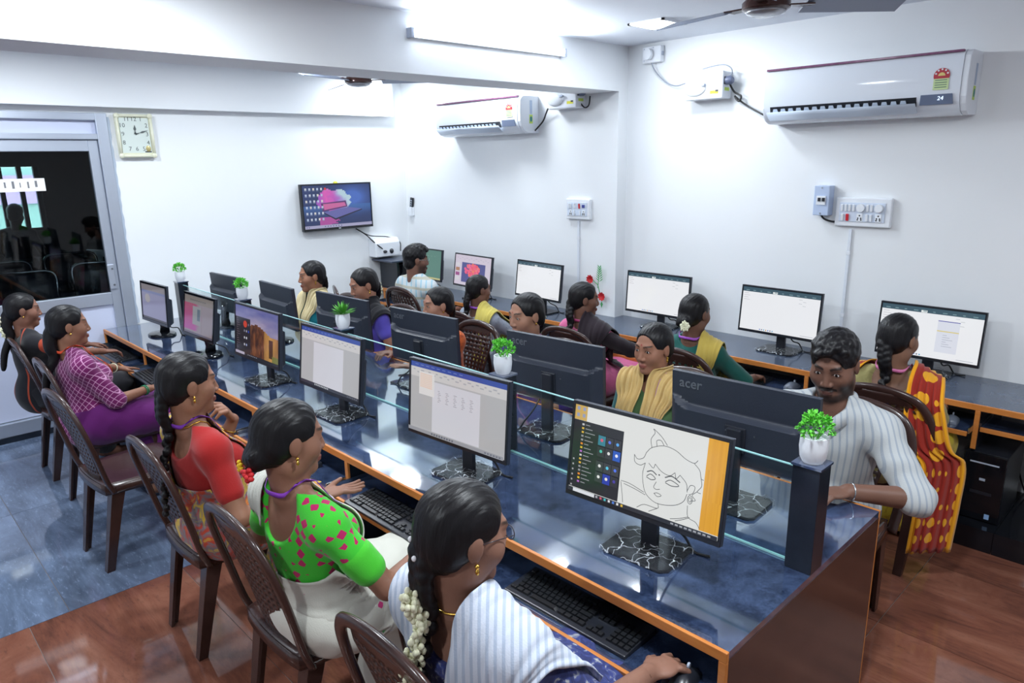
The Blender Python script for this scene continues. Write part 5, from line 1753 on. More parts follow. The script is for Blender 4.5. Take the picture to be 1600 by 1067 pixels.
class Field:
    """smooth union / subtraction of tapered capsules and ellipsoids"""

    def __init__(self):
        self.p = []

    def cap(self, a, b, ra, rb, k=0.02, sub=False):
        a, b = np.array(a, float), np.array(b, float)
        m = max(ra, rb)
        self.p.append(('c', (a, b, ra, rb), k, sub, np.minimum(a, b) - m, np.maximum(a, b) + m))
        return self

    def ell(self, c, r, k=0.02, M=None, sub=False):
        c, r = np.array(c, float), np.array(r, float)
        M = np.eye(3) if M is None else np.array(M, float)
        e = np.sqrt(((M * r) ** 2).sum(1))
        self.p.append(('e', (c, r, M), k, sub, c - e, c + e))
        return self

    @staticmethod
    def _d(pr, X):
        if pr[0] == 'c':
            a, b, ra, rb = pr[1]
            pa, ba = X - a.astype(X.dtype), (b - a).astype(X.dtype)
            h = np.clip((pa @ ba) / max(float(ba @ ba), 1e-12), 0, 1)
            return np.sqrt(((pa - h[..., None] * ba) ** 2).sum(-1)) - (ra + (rb - ra) * h)
        c, r, M = pr[1]
        q = (X - c.astype(X.dtype)) @ M.astype(X.dtype)
        k0 = np.sqrt(((q / r.astype(X.dtype)) ** 2).sum(-1))
        k1 = np.sqrt(((q / (r * r).astype(X.dtype)) ** 2).sum(-1)) + 1e-9
        return k0 * (k0 - 1) / k1

    @staticmethod
    def _op(A, d, k, sub):
        if sub:
            h = np.clip(0.5 - 0.5 * (A + d) / k, 0, 1)
            return A + (-d - A) * h + k * h * (1 - h)
        h = np.clip(0.5 + 0.5 * (A - d) / k, 0, 1)
        return A + (d - A) * h - k * h * (1 - h)

    def at(self, X):
        X = np.asarray(X, float)
        A = np.full(X.shape[:-1], 1.0)
        for pr in self.p:
            A = self._op(A, self._d(pr, X), pr[2], pr[3])
        return A

    def bounds(self):
        u = [p for p in self.p if not p[3]]
        return np.min([p[4] for p in u], 0), np.max([p[5] for p in u], 0)

    def grid(self, lo, hi, h, post=None):
        n = np.ceil((hi - lo) / h).astype(int) + 1
        ax = [(lo[i] + h * np.arange(n[i])).astype(np.float32) for i in range(3)]
        A = np.full(n, 0.2, np.float32)
        for pr in self.p:
            m = pr[2] + 2.5 * h
            i0 = np.clip(np.floor((pr[4] - m - lo) / h).astype(int), 0, n)
            i1 = np.clip(np.ceil((pr[5] + m - lo) / h).astype(int) + 1, 0, n)
            if (i1 <= i0).any():
                continue
            X = np.stack(np.meshgrid(ax[0][i0[0]:i1[0]], ax[1][i0[1]:i1[1]], ax[2][i0[2]:i1[2]], indexing='ij'), -1)
            sl = tuple(slice(a, b) for a, b in zip(i0, i1))
            A[sl] = self._op(A[sl], self._d(pr, X), pr[2], pr[3])
        if post is not None:
            X = np.stack(np.meshgrid(*ax, indexing='ij'), -1)
            near = np.abs(A) < 0.03
            A[near] = post(X[near], A[near])
        return A

    def mesh(self, h, lo=None, hi=None, post=None):
        if lo is None:
            lo, hi = self.bounds()
            lo, hi = lo - 3 * h, hi + 3 * h
        A = self.grid(np.array(lo, float), np.array(hi, float), h, post)
        return surface_nets(A, np.array(lo, float), h)


def surface_nets(A, org, h):
    S = A < 0
    c = np.zeros(np.array(A.shape) - 1, np.uint8)
    for dx in (0, 1):
        for dy in (0, 1):
            for dz in (0, 1):
                c += S[dx:S.shape[0] - 1 + dx, dy:S.shape[1] - 1 + dy, dz:S.shape[2] - 1 + dz]
    ids = np.argwhere((c > 0) & (c < 8))
    idx = np.full(c.shape, -1, np.int64)
    idx[tuple(ids.T)] = np.arange(len(ids))
    acc, cnt = np.zeros((len(ids), 3)), np.zeros(len(ids))
    for a in range(3):
        o1, o2 = [i for i in range(3) if i != a]
        for p in (0, 1):
            for q in (0, 1):
                off = np.zeros(3, int)
                off[o1], off[o2] = p, q
                e = np.zeros(3, int)
                e[a] = 1
                f0 = A[tuple((ids + off).T)]
                f1 = A[tuple((ids + off + e).T)]
                m = (f0 < 0) != (f1 < 0)
                t = np.where(m, f0 / np.where(m, f0 - f1, 1), 0)
                pos = off[None, :] + e[None, :] * t[:, None]
                acc += pos * m[:, None]
                cnt += m
    V = org + h * (ids + acc / np.maximum(cnt, 1)[:, None])
    quads = []
    for a in range(3):
        u, v = (a + 1) % 3, (a + 2) % 3
        s0 = np.take(S, range(S.shape[a] - 1), a)
        s1 = np.take(S, range(1, S.shape[a]), a)
        e = np.argwhere(s0 != s1)
        ok = (e[:, u] > 0) & (e[:, v] > 0) & (e[:, u] < c.shape[u]) & (e[:, v] < c.shape[v])
        e = e[ok]
        fl = s0[tuple(e.T)]
        U, W = np.zeros(3, int), np.zeros(3, int)
        U[u], W[v] = 1, 1
        q = np.stack([idx[tuple(e.T)], idx[tuple((e - U).T)], idx[tuple((e - U - W).T)], idx[tuple((e - W).T)]], 1)
        q[~fl] = q[~fl][:, ::-1]
        quads.append(q)
    Q = np.concatenate(quads)
    return V, Q[(Q >= 0).all(1)]


def np_mesh(name, V, Q, col=None):
    me = bpy.data.meshes.new(name)
    me.vertices.add(len(V))
    me.vertices.foreach_set('co', np.asarray(V, np.float32).ravel())
    me.loops.add(4 * len(Q))
    me.loops.foreach_set('vertex_index', np.asarray(Q, np.int32).ravel())
    me.polygons.add(len(Q))
    me.polygons.foreach_set('loop_start', np.arange(0, 4 * len(Q), 4, dtype=np.int32))
    me.polygons.foreach_set('use_smooth', np.ones(len(Q), bool))
    me.update(calc_edges=True)
    if col is not None:
        at_ = me.color_attributes.new('Col', 'FLOAT_COLOR', 'POINT')
        at_.data.foreach_set('color', np.asarray(col, np.float32).ravel())
    return me


def join_parts(parts):
    V, Q, n = [], [], 0
    for v, q in parts:
        V.append(v)
        Q.append(q + n)
        n += len(v)
    return np.concatenate(V), np.concatenate(Q)


def skin_material():
    m = mat('skin', (120, 80, 60), 0.5, spec=0.35, attr='Col')
    nt, N, L, b = nodes_of(m)
    b.inputs['Subsurface Weight'].default_value = 0.06
    b.inputs['Subsurface Radius'].default_value = (0.012, 0.005, 0.003)
    tc = N.new('ShaderNodeTexCoord')
    n = N.new('ShaderNodeTexNoise')
    n.inputs['Scale'].default_value = 220
    L.new(tc.outputs['Object'], n.inputs['Vector'])
    bp = N.new('ShaderNodeBump')
    bp.inputs['Strength'].default_value = 0.08
    bp.inputs['Distance'].default_value = 0.004
    L.new(n.outputs['Fac'], bp.inputs['Height'])
    L.new(bp.outputs['Normal'], b.inputs['Normal'])
    return m


SKIN = skin_material()


def hair_material():
    m = mat('black_hair', (20, 19, 22), 0.42, spec=0.28)
    nt, N, L, b = nodes_of(m)
    tc = N.new('ShaderNodeTexCoord')
    mp = N.new('ShaderNodeMapping')
    mp.inputs['Scale'].default_value = (170, 28, 28)
    L.new(tc.outputs['Object'], mp.inputs['Vector'])
    n = N.new('ShaderNodeTexNoise')
    n.inputs['Scale'].default_value = 1.0
    n.inputs['Detail'].default_value = 3
    L.new(mp.outputs['Vector'], n.inputs['Vector'])
    bp = N.new('ShaderNodeBump')
    bp.inputs['Strength'].default_value = 0.5
    bp.inputs['Distance'].default_value = 0.004
    L.new(n.outputs['Fac'], bp.inputs['Height'])
    L.new(bp.outputs['Normal'], b.inputs['Normal'])
    return m


HAIR = hair_material()
EYEW = mat('eye_white', (190, 182, 178), 0.2, bump=(60, 0.01))
IRIS = mat('dark_iris', (22, 14, 12), 0.1, bump=(60, 0.01))
GOLD = mat('gold', (222, 178, 84), 0.25, 1.0, bump=(90, 0.05))
PEARL = mat('jasmine_petal', (240, 238, 214), 0.6, var=(60, (222, 224, 186), 0.3))


class Person:
    """seated figure, facing +y in its own space, origin on the floor under the pelvis"""

    def __init__(s, label, head_px, face=0.0, lean=4, turn=(0, 0, 0), scale=1.0, male=False, skin=(116, 78, 60), voxel=0.0065, arms=None, zoff=0.0, hy=None, bust=1.0, wide=1.0, name='person'):
        a = math.radians(lean)
        if hy is not None:                      # the head's row line is known: its height gives the build
            hw = at(head_px[0], head_px[1], y=hy)
            scale = min(1.12, max(0.84, (hw[2] - 0.525) / (0.475 * math.cos(a) + 0.095)))
        s.sc, s.male, s.h = scale, male, voxel
        S = scale
        s.up = np.array([0, math.sin(a), math.cos(a)])
        s.fw = np.array([0, math.cos(a), -math.sin(a)])
        s.P = np.array([0, 0, 0.525])
        s.C = s.P + s.up * 0.25 * S
        s.NB = s.P + s.up * 0.405 * S
        sw = (0.168 if male else 0.142) * S * wide
        s.S = {sd: s.NB - s.up * 0.062 * S + np.array([sd * sw, 0, 0]) for sd in (-1, 1)}
        s.wide = wide * (1.08 if male else 1.0) * S
        s.HR = rotz(math.radians(turn[0])) @ rotx(math.radians(turn[1])) @ roty(math.radians(turn[2]))
        s.hs = 1.02 * S if male else 1.0 * S
        s.HC = s.NB + s.up * 0.07 * S + np.array([0, 0.012, 0.095]) * S
        s.bust = 0 if male else bust
        # stand the figure where its head meets the ray of the photo pixel
        hz = s.HC[2] + zoff
        w = at(head_px[0], head_px[1], z=hz)
        R = rotz(math.radians(face))
        o = w - R @ np.array([s.HC[0], s.HC[1], 0])
        s.origin = np.array([o[0], o[1], zoff])
        s.face = math.radians(face)
        s.t = thing(name, label, 'person', tuple(s.origin), s.face, 'people seated at the computers')
        s.skin = np.array(lin(*skin)) * np.array([1.5, 1.52, 1.56, 1])
        s.hands = []
        s.E, s.W = {}, {}
        for sd in (-1, 1):
            A = (arms or {}).get(sd, dict(to=(sd * 0.13, 0.36, 0.66)))
            s.arm(sd, **A)

    def L(s, w):
        """world point -> own space"""
        return rotz(-s.face) @ (np.array(w, float) - s.origin)

    def arm(s, sd, to=None, world=None, pole=None, pose='type', d=None, n=None):
        T = s.L(world) if world is not None else np.array(to, float)
        l1, l2 = 0.262 * s.sc, 0.235 * s.sc
        A = s.S[sd]
        v = T - A
        D_ = np.linalg.norm(v)
        if D_ > (l1 + l2) * 0.995:
            T = A + v * (l1 + l2) * 0.995 / D_
            v = T - A
            D_ = np.linalg.norm(v)
        x = (l1 * l1 - l2 * l2 + D_ * D_) / (2 * D_)
        r = math.sqrt(max(1e-6, l1 * l1 - x * x))
        u = v / D_
        pl = np.array(pole if pole is not None else (sd * 0.55, -0.35, -1.0), float)
        pl = pl - u * (pl @ u)
        s.E[sd], s.W[sd] = A + u * x + unit(pl) * r, T
        fd = unit(T - s.E[sd])
        d = unit(d) if d is not None else unit(fd * 0.75 + np.array([0, 0.5, -0.05]))
        n = np.array(n if n is not None else (0, 0, 1), float)
        n = unit(n - d * (n @ d))
        s.hands.append((sd, d, n, pose))

    def hand_field(s, f, sd, d, n, pose):
        q = s.sc
        W = s.W[sd]
        lat = np.cross(d, n) * (1 if sd > 0 else -1)      # towards the little finger (outer side)
        th = -lat
        M = np.stack([lat, d, n], 1)
        f.ell(W + d * 0.05 * q, np.array([0.038, 0.05, 0.0145]) * q, 0.016, M)
        c1, c2 = {'type': (0.45, 0.5), 'flat': (0.08, 0.1), 'mouse': (0.4, 0.35), 'curl': (0.9, 1.1), 'open': (-0.15, 0.25), 'chin': (0.75, 1.0)}[pose]
        for i, (o, ln) in enumerate(((-0.027, 0.064), (-0.009, 0.072), (0.0095, 0.068), (0.027, 0.054))):
            b = W + (d * 0.088 + lat * o * 1.02) * q
            sp = 0.10 * (i - 1.5)
            e = unit(d + lat * sp * (1.4 if pose in ('open', 'mouse') else 0.8))
            k = c1 * (1 + 0.12 * (i - 1))
            p1 = b + (e * math.cos(k) - n * math.sin(k)) * ln * 0.52 * q
            p2 = p1 + (e * math.cos(k + c2) - n * math.sin(k + c2)) * ln * 0.5 * q
            f.cap(b, p1, 0.0088 * q, 0.0078 * q, 0.006)
            f.cap(p1, p2, 0.0078 * q, 0.0062 * q, 0.004)
        b = W + (d * 0.03 + th * 0.026 - n * 0.004) * q
        p1 = b + (d * 0.03 + th * 0.024 - n * 0.008) * q
        p2 = p1 + (d * 0.028 + th * 0.008 - n * 0.008) * q
        f.cap(b, p1, 0.0125 * q, 0.0098 * q, 0.012)
        f.cap(p1, p2, 0.0095 * q, 0.0072 * q, 0.004)

    def torso(s, f, o=0.0, k=0.045, bust=True):
        w, S = s.wide, s.sc
        M = np.stack([np.array([1.0, 0, 0]), s.fw, s.up], 1)
        f.ell(s.P + s.up * 0.02, np.array([0.158 * w, 0.112, 0.105]) + o, k, M)
        f.ell(s.P + s.up * 0.13 * S, np.array([0.122 * w, 0.09, 0.13]) + o, k, M)
        f.ell(s.C, np.array([0.138 * w, 0.096, 0.135]) + o, k, M)
        f.cap(s.S[-1] - s.up * 0.008, s.S[1] - s.up * 0.008, 0.05 * S + o, 0.05 * S + o, k)
        if s.bust and bust:
            for sd in (-1, 1):
                f.ell(s.C + s.fw * 0.078 - s.up * 0.005 + np.array([sd * 0.062 * w, 0, 0]), np.array([0.06, 0.052, 0.062]) * s.bust + o, 0.03, M)
        for sd in (-1, 1):
            f.cap(s.NB + s.up * 0.012 + np.array([sd * 0.03, 0, 0]), s.S[sd] + s.up * 0.012, 0.034 * S + o, 0.04 * S + o, k)
        return f

    def legs(s, f, o=0.0, k=0.03, hem=0.07, splay=0.0, skirt=False):
        for sd in (-1, 1):
            H = np.array([sd * 0.085, 0.02, 0.505])
            K = np.array([sd * (0.095 + splay), 0.41, 0.475])
            A = np.array([sd * (0.095 + splay), 0.25, 0.085])
            Z = K + (A - K) * ((K[2] - hem) / (K[2] - A[2])) if hem > 0.085 else A
            f.cap(H, K, 0.086 + o, 0.06 + o, k)
            f.cap(K, Z, 0.056 + o, 0.036 + o + (0.02 if skirt else 0), k)
            if skirt:
                f.cap((0, 0.1, 0.49), (0, 0.4, 0.44), 0.08 + o, 0.07 + o, 0.07)
                f.cap((0, 0.4, 0.44), (0, 0.27, max(hem, 0.1)), 0.07 + o, 0.06 + o, 0.07)
        return f

    def headpt(s, p):
        return s.HC + s.HR @ (np.array(p, float) * s.hs)

    def head_field(s, f):
        q, R = s.hs, s.HR
        P = s.headpt
        E = lambda c, r, k=0.02, sub=False: f.ell(P(c), np.array(r) * q, k * q, R, sub)
        E((0, -0.012, 0.03), (0.073, 0.094, 0.083))
        E((0, 0.026, -0.04), (0.055 if not s.male else 0.059, 0.06, 0.076), 0.035)
        E((0, 0.064, -0.1), (0.024 if not s.male else 0.029, 0.021, 0.018), 0.03)
        for sd in (-1, 1):
            E((sd * 0.04, 0.046, -0.028), (0.026, 0.03, 0.03), 0.03)
            E((sd * 0.047, 0.0, -0.072), (0.016, 0.03, 0.026), 0.03)
        f.cap(P((-0.034, 0.076, 0.024)), P((0.034, 0.076, 0.024)), 0.0105 * q, 0.0105 * q, 0.016)
        for sd in (-1, 1):
            E((sd * 0.031, 0.098, 0.003), (0.018, 0.015, 0.011), 0.014, True)
        f.cap(P((0, 0.083, 0.012)), P((0, 0.0985, -0.032)), 0.0068 * q, 0.0108 * q, 0.012)
        for sd in (-1, 1):
            E((sd * 0.0125, 0.091, -0.037), (0.0082, 0.0105, 0.0075), 0.006)
            f.ell(P((sd * 0.031, 0.0745, 0.0035)), np.array([0.0155, 0.0114, 0.0105]) * q, 0.008 * q, R)
            f.ell(P((sd * 0.031, 0.0885, 0.0022)), np.array([0.0128, 0.0105, 0.0072]) * q, 0.002 * q, R, True)
            E((sd * 0.0735, -0.008, -0.004), (0.008, 0.018, 0.031), 0.006)
        E((0, 0.0865, -0.0645), (0.021, 0.009, 0.0052), 0.007)
        E((0, 0.0855, -0.0745), (0.018, 0.0098, 0.006), 0.008)
        f.cap(P((0, -0.025, -0.06)), s.NB - s.fw * 0.012 + s.up * 0.0, (0.047 if not s.male else 0.056) * q, (0.052 if not s.male else 0.062) * q, 0.03)
        return f

    def body(s, beard=None, bindi=None, feet=True):
        f = Field()
        s.torso(f, -0.004)
        s.legs(f, -0.006)
        for sd in (-1, 1):
            f.cap((sd * 0.095, 0.24, 0.05), (sd * 0.1, 0.38, 0.028), 0.034, 0.025, 0.02)
            r = 1.15 if s.male else 1.0
            f.cap(s.S[sd], s.E[sd], 0.046 * s.sc * r, 0.036 * s.sc * r, 0.03)
            f.cap(s.E[sd], s.W[sd], 0.0365 * s.sc * r, 0.0235 * s.sc * r, 0.012)
        s.head_field(f)
        for hd in s.hands:
            s.hand_field(f, *hd)
        s.bf = f
        lo, hi = f.bounds()
        fine = []
        fine.append((s.HC - np.array([0.12, 0.14, 0.175]) * s.sc, s.HC + np.array([0.12, 0.14, 0.14]) * s.sc, min(0.0036, s.h)))
        for sd, d, n, pose in s.hands:
            c = s.W[sd] + d * 0.075
            fine.append((c - 0.1, c + 0.1, min(0.0042, s.h)))
        parts = []
        V, Q = f.mesh(s.h * 1.5, lo - 0.02, hi + 0.02)
        cen = V[Q].mean(1)
        keep = np.ones(len(Q), bool)
        for a, b, h in fine:
            m = s.h * 0.75
            keep &= ~(((cen > a + m) & (cen < b - m)).all(1))
        parts.append((V, Q[keep]))
        done = []
        for a, b, h in fine:
            v, q = f.mesh(h, a, b)
            c = v[q].mean(1)
            kk = np.ones(len(q), bool)
            for a2, b2 in done:
                kk &= ~(((c > a2 + 0.004) & (c < b2 - 0.004)).all(1))
            done.append((a, b))
            parts.append((v, q[kk]))
        V, Q = join_parts(parts)
        # skin colour: lips, brows, beard as the face itself is coloured
        hp = (V - s.HC) @ s.HR / s.hs
        col = np.tile(s.skin, (len(V), 1))
        rnd = 1 + 0.05 * np.sin(V[:, :1] * 61 + V[:, 2:3] * 47) * np.sin(V[:, 1:2] * 53)
        col[:, :3] *= rnd
        x, y, z = hp.T

        def blend(mask, c, a):
            mm = (np.clip(mask, 0, 1) * a)[:, None]
            col[:, :3] = col[:, :3] * (1 - mm) + np.array(lin(*c))[:3] * mm
        inhead = (np.abs(x) < 0.1) & (np.abs(z) < 0.14) & (np.abs(y) < 0.14)
        lipm = np.clip((1 - np.hypot(x / 0.025, (z + 0.069) / 0.0125)) * 5, 0, 1) * (y > 0.075) * inhead
        blend(lipm, (124, 62, 60) if not s.male else (96, 60, 54), 0.75)
        ax = np.abs(x)
        brow = np.clip((1 - np.abs(z - (0.0295 + 0.1 * (ax - 0.03) - 9 * (ax - 0.034) ** 2)) / (0.0045 if not s.male else 0.006)) * 3, 0, 1) * (ax > 0.012) * np.clip((0.05 - ax) / 0.006, 0, 1) * (y > 0.055) * inhead
        blend(brow, (18, 14, 13), 0.9)
        nos = np.clip((1 - np.hypot((ax - 0.008) / 0.004, (z + 0.0445) / 0.003)) * 3, 0, 1) * (y > 0.085) * inhead  # shade of the nostrils painted into the skin colour
        blend(nos, (40, 22, 18), 0.8)
        if beard:
            sm = lambda v, a, b: np.clip((v - a) / (b - a), 0, 1)
            stb = sm(-z, 0.02, 0.055) * sm(y, -0.012, 0.012) * sm(z, -0.125, -0.112) * np.maximum(sm(ax, 0.03, 0.045), sm(-z, 0.08, 0.09)) * inhead
            mous = np.clip((1 - np.abs(z + 0.0545 + 0.25 * ax) / 0.0075) * 3, 0, 1) * (ax < 0.032) * (y > 0.07) * inhead
            blend(stb, (24, 18, 17), beard)
            blend(mous, (16, 13, 13), 0.92)
        lash = np.clip((1 - np.abs(np.hypot((ax - 0.031) / 0.0135, (z - 0.0012) / 0.0062) - 1) / 0.22) * 2, 0, 1) * (y > 0.06) * (z > 0.0) * inhead
        blend(lash, (20, 14, 13), 0.8)
        if bindi:
            blend(np.clip((1 - np.hypot(x / 0.0042, (z - 0.034) / 0.0048)) * 4, 0, 1) * (y > 0.06) * inhead, bindi, 0.95)
        o = link('body', np_mesh('body', V, Q, col), SKIN, s.t)
        ey, ir = MB(), MB()
        for sd in (-1, 1):
            c = s.headpt((sd * 0.031, 0.0724, 0.0022))
            e = obj('eye', MB().ell(c, np.array([0.0135, 0.0122, 0.0092]) * s.hs, 12, 8, s.HR), EYEW, s.t, smooth=True)
            c2 = s.headpt((sd * 0.031, 0.0803, 0.0018))
            obj('iris', MB().ell(c2, np.array([0.0066, 0.0048, 0.0064]) * s.hs, 10, 6, s.HR), IRIS, e, smooth=True)
        return o

    # ------------------------------------------------ hair
    def hair(s, style='plait', end=None, short=False, side=0.0, hair_len=0.30, part=True, bunr=0.04, tie=None):
        f = Field()
        q, R, P = s.hs, s.HR, s.headpt
        E = lambda c, r, k=0.012, sub=False: f.ell(P(c), np.array(r) * q, k * q, R, sub)
        if short:
            E((0, -0.012, 0.044), (0.081, 0.102, 0.084))
            for k in range(26):
                a = k * 2.4
                rr = math.sqrt((k + 0.5) / 26)
                E((0.062 * rr * math.cos(a), 0.01 + 0.082 * rr * math.sin(a), 0.044 + 0.08 * math.sqrt(max(0, 1 - 0.85 * rr * rr))), (0.017, 0.02, 0.015), 0.012)
            E((0, -0.05, -0.03), (0.068, 0.056, 0.055), 0.03)
            E((0, 0.127, -0.026), (0.086, 0.092, 0.11), 0.006, True)
            for sd in (-1, 1):
                E((sd * 0.085, 0.014, -0.05), (0.026, 0.032, 0.058), 0.006, True)
        else:
            E((0, -0.014, 0.034), (0.0785, 0.0995, 0.0865))
            E((0, -0.05, -0.02), (0.068, 0.058, 0.06), 0.03)
            E((0, 0.125, -0.02), (0.088, 0.1, 0.118), 0.008, True)
            for sd in (-1, 1):
                E((sd * 0.083, 0.016, -0.04), (0.024, 0.03, 0.055), 0.006, True)
            if part:
                f.cap(P((0, 0.09, 0.1)), P((0, -0.02, 0.125)), 0.0042 * q, 0.003 * q, 0.003, True)
        E((0, 0.03, -0.13), (0.09, 0.085, 0.075), 0.015, True)
        nape = P((0, -0.092, -0.035))
        if style == 'bun':
            f.ell(P((0, -0.098, -0.045)), np.array([0.05, 0.032, 0.04]) * q, 0.02, R)
            f.cap(P((-0.028, -0.112, -0.06)), P((0.028, -0.114, -0.03)), 0.014 * q, 0.014 * q, 0.01)
        elif style in ('plait', 'tail'):
            dn = end if end is not None else np.array([side, -0.17, 0]) + s.NB - s.up * hair_len * 0.9
            mid = s.NB - s.fw * 0.085 + np.array([side * 0.6, 0, 0.005])
            pts = smooth_path([nape, nape * 0.45 + mid * 0.55 - s.fw * 0.012, mid, (mid + dn) / 2 - s.fw * 0.012, dn], 6)
            n = len(pts)
            for i, p in enumerate(pts):
                t = i / (n - 1)
                r = (0.03 - 0.014 * t) * q
                if style == 'plait':
                    off = np.array([1.0, 0, 0]) * (0.4 * r) * (1 if i % 2 else -1)
                    f.ell(np.array(p) + off, (r * 0.72, r * 0.75, r * 0.95), 0.004, roty(0.5 * (1 if i % 2 else -1)))
                elif i < n - 1:
                    f.cap(p, pts[i + 1], r * (1.15 - 0.2 * t), r * (1.1 - 0.25 * t), 0.01)
            s.plait = pts
            if tie:
                tg = MB()
                tg.ell(pts[-2], (0.02, 0.02, 0.018), 10, 7)
                obj('hair_tie', tg, tie, s.t, smooth=True)
        lo, hi = f.bounds()

        def strands(X, A):
            h = (X - s.HC) @ s.HR / s.hs
            w = np.sin(h[:, 0] * 420 + 6 * np.sin(h[:, 1] * 30)) * 0.0009
            return A + (w if not short else np.sin(h[:, 0] * 190) * np.sin(h[:, 1] * 170) * np.sin(h[:, 2] * 150) * 0.002).astype(np.float32)
        V, Q = f.mesh(min(0.0045, s.h), lo - 0.01, hi + 0.01, strands)
        return link('hair', np_mesh('hair', V, Q), HAIR, s.t)

    def garland(s, a=0.15, b=0.75, r=0.014, n=60, seed=1):
        """string of jasmine buds tied along the plait"""
        g = np.random.default_rng(seed)
        m = MB()
        pts = s.plait
        for i in range(n):
            t = (a + (b - a) * i / n) * (len(pts) - 1)
            k = int(t)
            p = pts[k] + (pts[min(k + 1, len(pts) - 1)] - pts[k]) * (t - k) - s.fw * 0.026
            u = g.normal(size=3)
            u /= np.linalg.norm(u)
            m.ell(p + u * r * g.uniform(0.5, 1.1), (0.0068, 0.0068, 0.0085), 6, 4)
        o = obj('jasmine_garland', m, PEARL, s.t, smooth=True)
        o['kind'] = 'stuff'
        return o

    # ------------------------------------------------ clothes
    def sleeves(s, material, upto=0.7, o=0.012):
        for sd in (-1, 1):
            f = Field()
            f.cap(s.S[sd] + np.array([sd * 0.012, 0, -0.008]), s.E[sd], 0.046 * s.sc + o, 0.036 * s.sc + o, 0.02)
            f.cap(s.E[sd], s.E[sd] + (s.W[sd] - s.E[sd]) * upto, 0.036 * s.sc + o, 0.027 * s.sc + o, 0.02)
            V, Q = f.mesh(s.h, post=s.folds(0.0016))
            link('sleeve', np_mesh('sleeve', V, Q), material, s.t)

    def folds(s, amp, fr=1.0):
        def post(X, A):
            x, y, z = X.T
            return (A + amp * (np.sin(46 * fr * z + 30 * fr * x + 2.5 * np.sin(21 * y)) * 0.6 + np.sin(71 * fr * y - 38 * fr * z + 2 * np.sin(33 * x)) * 0.5)).astype(np.float32)
        return post

    def top(s, material, name='blouse', o=0.006, sleeve=0.55, neck=(0.075, 0.05), back=0.06, hem=None, amp=0.0012, flare=0.004, loose=0.0):
        f = Field()
        s.torso(f, o + loose)
        r = 1.15 if s.male else 1.0
        for sd in (-1, 1):
            A, E_, W = s.S[sd], s.E[sd], s.W[sd]
            ra, rb, rc = 0.046 * s.sc * r + o, 0.036 * s.sc * r + o, 0.0235 * s.sc * r + o
            t = min(sleeve, 1.0)
            f.cap(A, A + (E_ - A) * t, ra + 0.002, ra + (rb - ra) * t + flare, 0.03)
            if sleeve > 1.0:
                t2 = sleeve - 1.0
                f.cap(E_, E_ + (W - E_) * t2, rb + flare, rb + (rc - rb) * t2 + flare, 0.012)
        if hem:
            f.cap((0, -0.02, 0.5), (0, 0.12, 0.5), 0.13 + o, 0.12 + o, 0.05)
        # neckline
        f.ell(s.NB + s.up * 0.03 + s.fw * 0.035, (neck[0] * s.sc, 0.075, neck[1] + 0.03), 0.006, None, True)
        if back:
            f.ell(s.NB + s.up * 0.02 - s.fw * 0.075, (neck[0] * 1.05 * s.sc, 0.06, back), 0.006, None, True)
        s.tf = f
        V, Q = f.mesh(s.h, post=s.folds(amp))
        if not hem and hem is not None:
            pass
        return link(name, np_mesh(name, V, Q), material, s.t)

    def lower(s, material, name='skirt', o=0.012, hem=0.1, skirt=True, amp=0.003, k=0.05):
        f = Field()
        M = np.eye(3)
        f.ell(s.P + np.array([0, 0.005, -0.005]), np.array([0.165 * s.wide, 0.125, 0.1]) + o, k)
        s.legs(f, o, k, hem, skirt=skirt)
        V, Q = f.mesh(s.h * 1.25, post=s.folds(amp, 0.9))
        return link(name, np_mesh(name, V, Q), material, s.t)

    def cloth_field(s):
        """outside of body and upper clothes together, for draping on"""
        f = Field()
        f.p = list(getattr(s, 'tf', s.bf).p)
        f.p = [p for p in f.p if not p[3]]
        f.p += s.legs(Field(), 0.02, 0.05).p
        g = Field()
        s.head_field(g)
        f.p += [p for p in g.p if not p[3]][-1:]
        return f

    def drape(s, material, path, width, name='dupatta', iso=0.008, pleat=0.004, npl=5, nu=26, solid=0.003, wdir=None, n=8, cling=True):
        """strip of cloth laid along a path (own space) and pushed out of the body; width may vary"""
        P = smooth_path(path, n)
        m = len(P)
        ww = np.interp(np.linspace(0, 1, m), np.linspace(0, 1, len(width)), width) if hasattr(width, '__len__') else [width] * m
        wd = [np.array(w, float) for w in (wdir if isinstance(wdir, list) else [wdir or (1, 0, 0)] * len(path))]
        wx = np.array([np.interp(np.linspace(0, 1, m), np.linspace(0, 1, len(wd)), [w[i] for w in wd]) for i in range(3)]).T
        X = np.zeros((m, nu, 3))
        for i in range(m):
            w = unit(wx[i])
            for j in range(nu):
                u = j / (nu - 1) - 0.5
                X[i, j] = P[i] + w * u * ww[i]
        f = s.cloth_field()
        Y = X.reshape(-1, 3)
        uu = np.tile(np.linspace(0, 1, nu), m)
        ss = np.repeat(np.linspace(0, 1, m), nu)
        lev = iso + pleat * (0.5 + 0.32 * np.sin(2 * math.pi * npl * uu + 3 * np.sin(4 * ss)) + 0.28 * np.sin(2 * math.pi * npl * 1.73 * uu - 4 * ss + 1))
        for it in range(7):
            d = f.at(Y)
            e = 1e-3
            g = np.stack([f.at(Y + np.eye(3)[k] * e) - d for k in range(3)], 1)
            g /= (np.linalg.norm(g, axis=1, keepdims=True) + 1e-9)
            push = np.clip(lev - d, -0.05 if cling else 0, 0.05)
            Y = Y + g * push[:, None]
        # loose parts keep their pleats
        d = f.at(Y)
        free = d > lev + 0.004
        Y[free, 1] += (pleat * 1.5 * np.sin(2 * math.pi * npl * uu[free]))
        Q = [(i * nu + j, i * nu + j + 1, (i + 1) * nu + j + 1, (i + 1) * nu + j) for i in range(m - 1) for j in range(nu - 1)]
        me = np_mesh(name, Y, np.array(Q), np.stack([uu, ss, 0 * uu, 0 * uu + 1], 1))
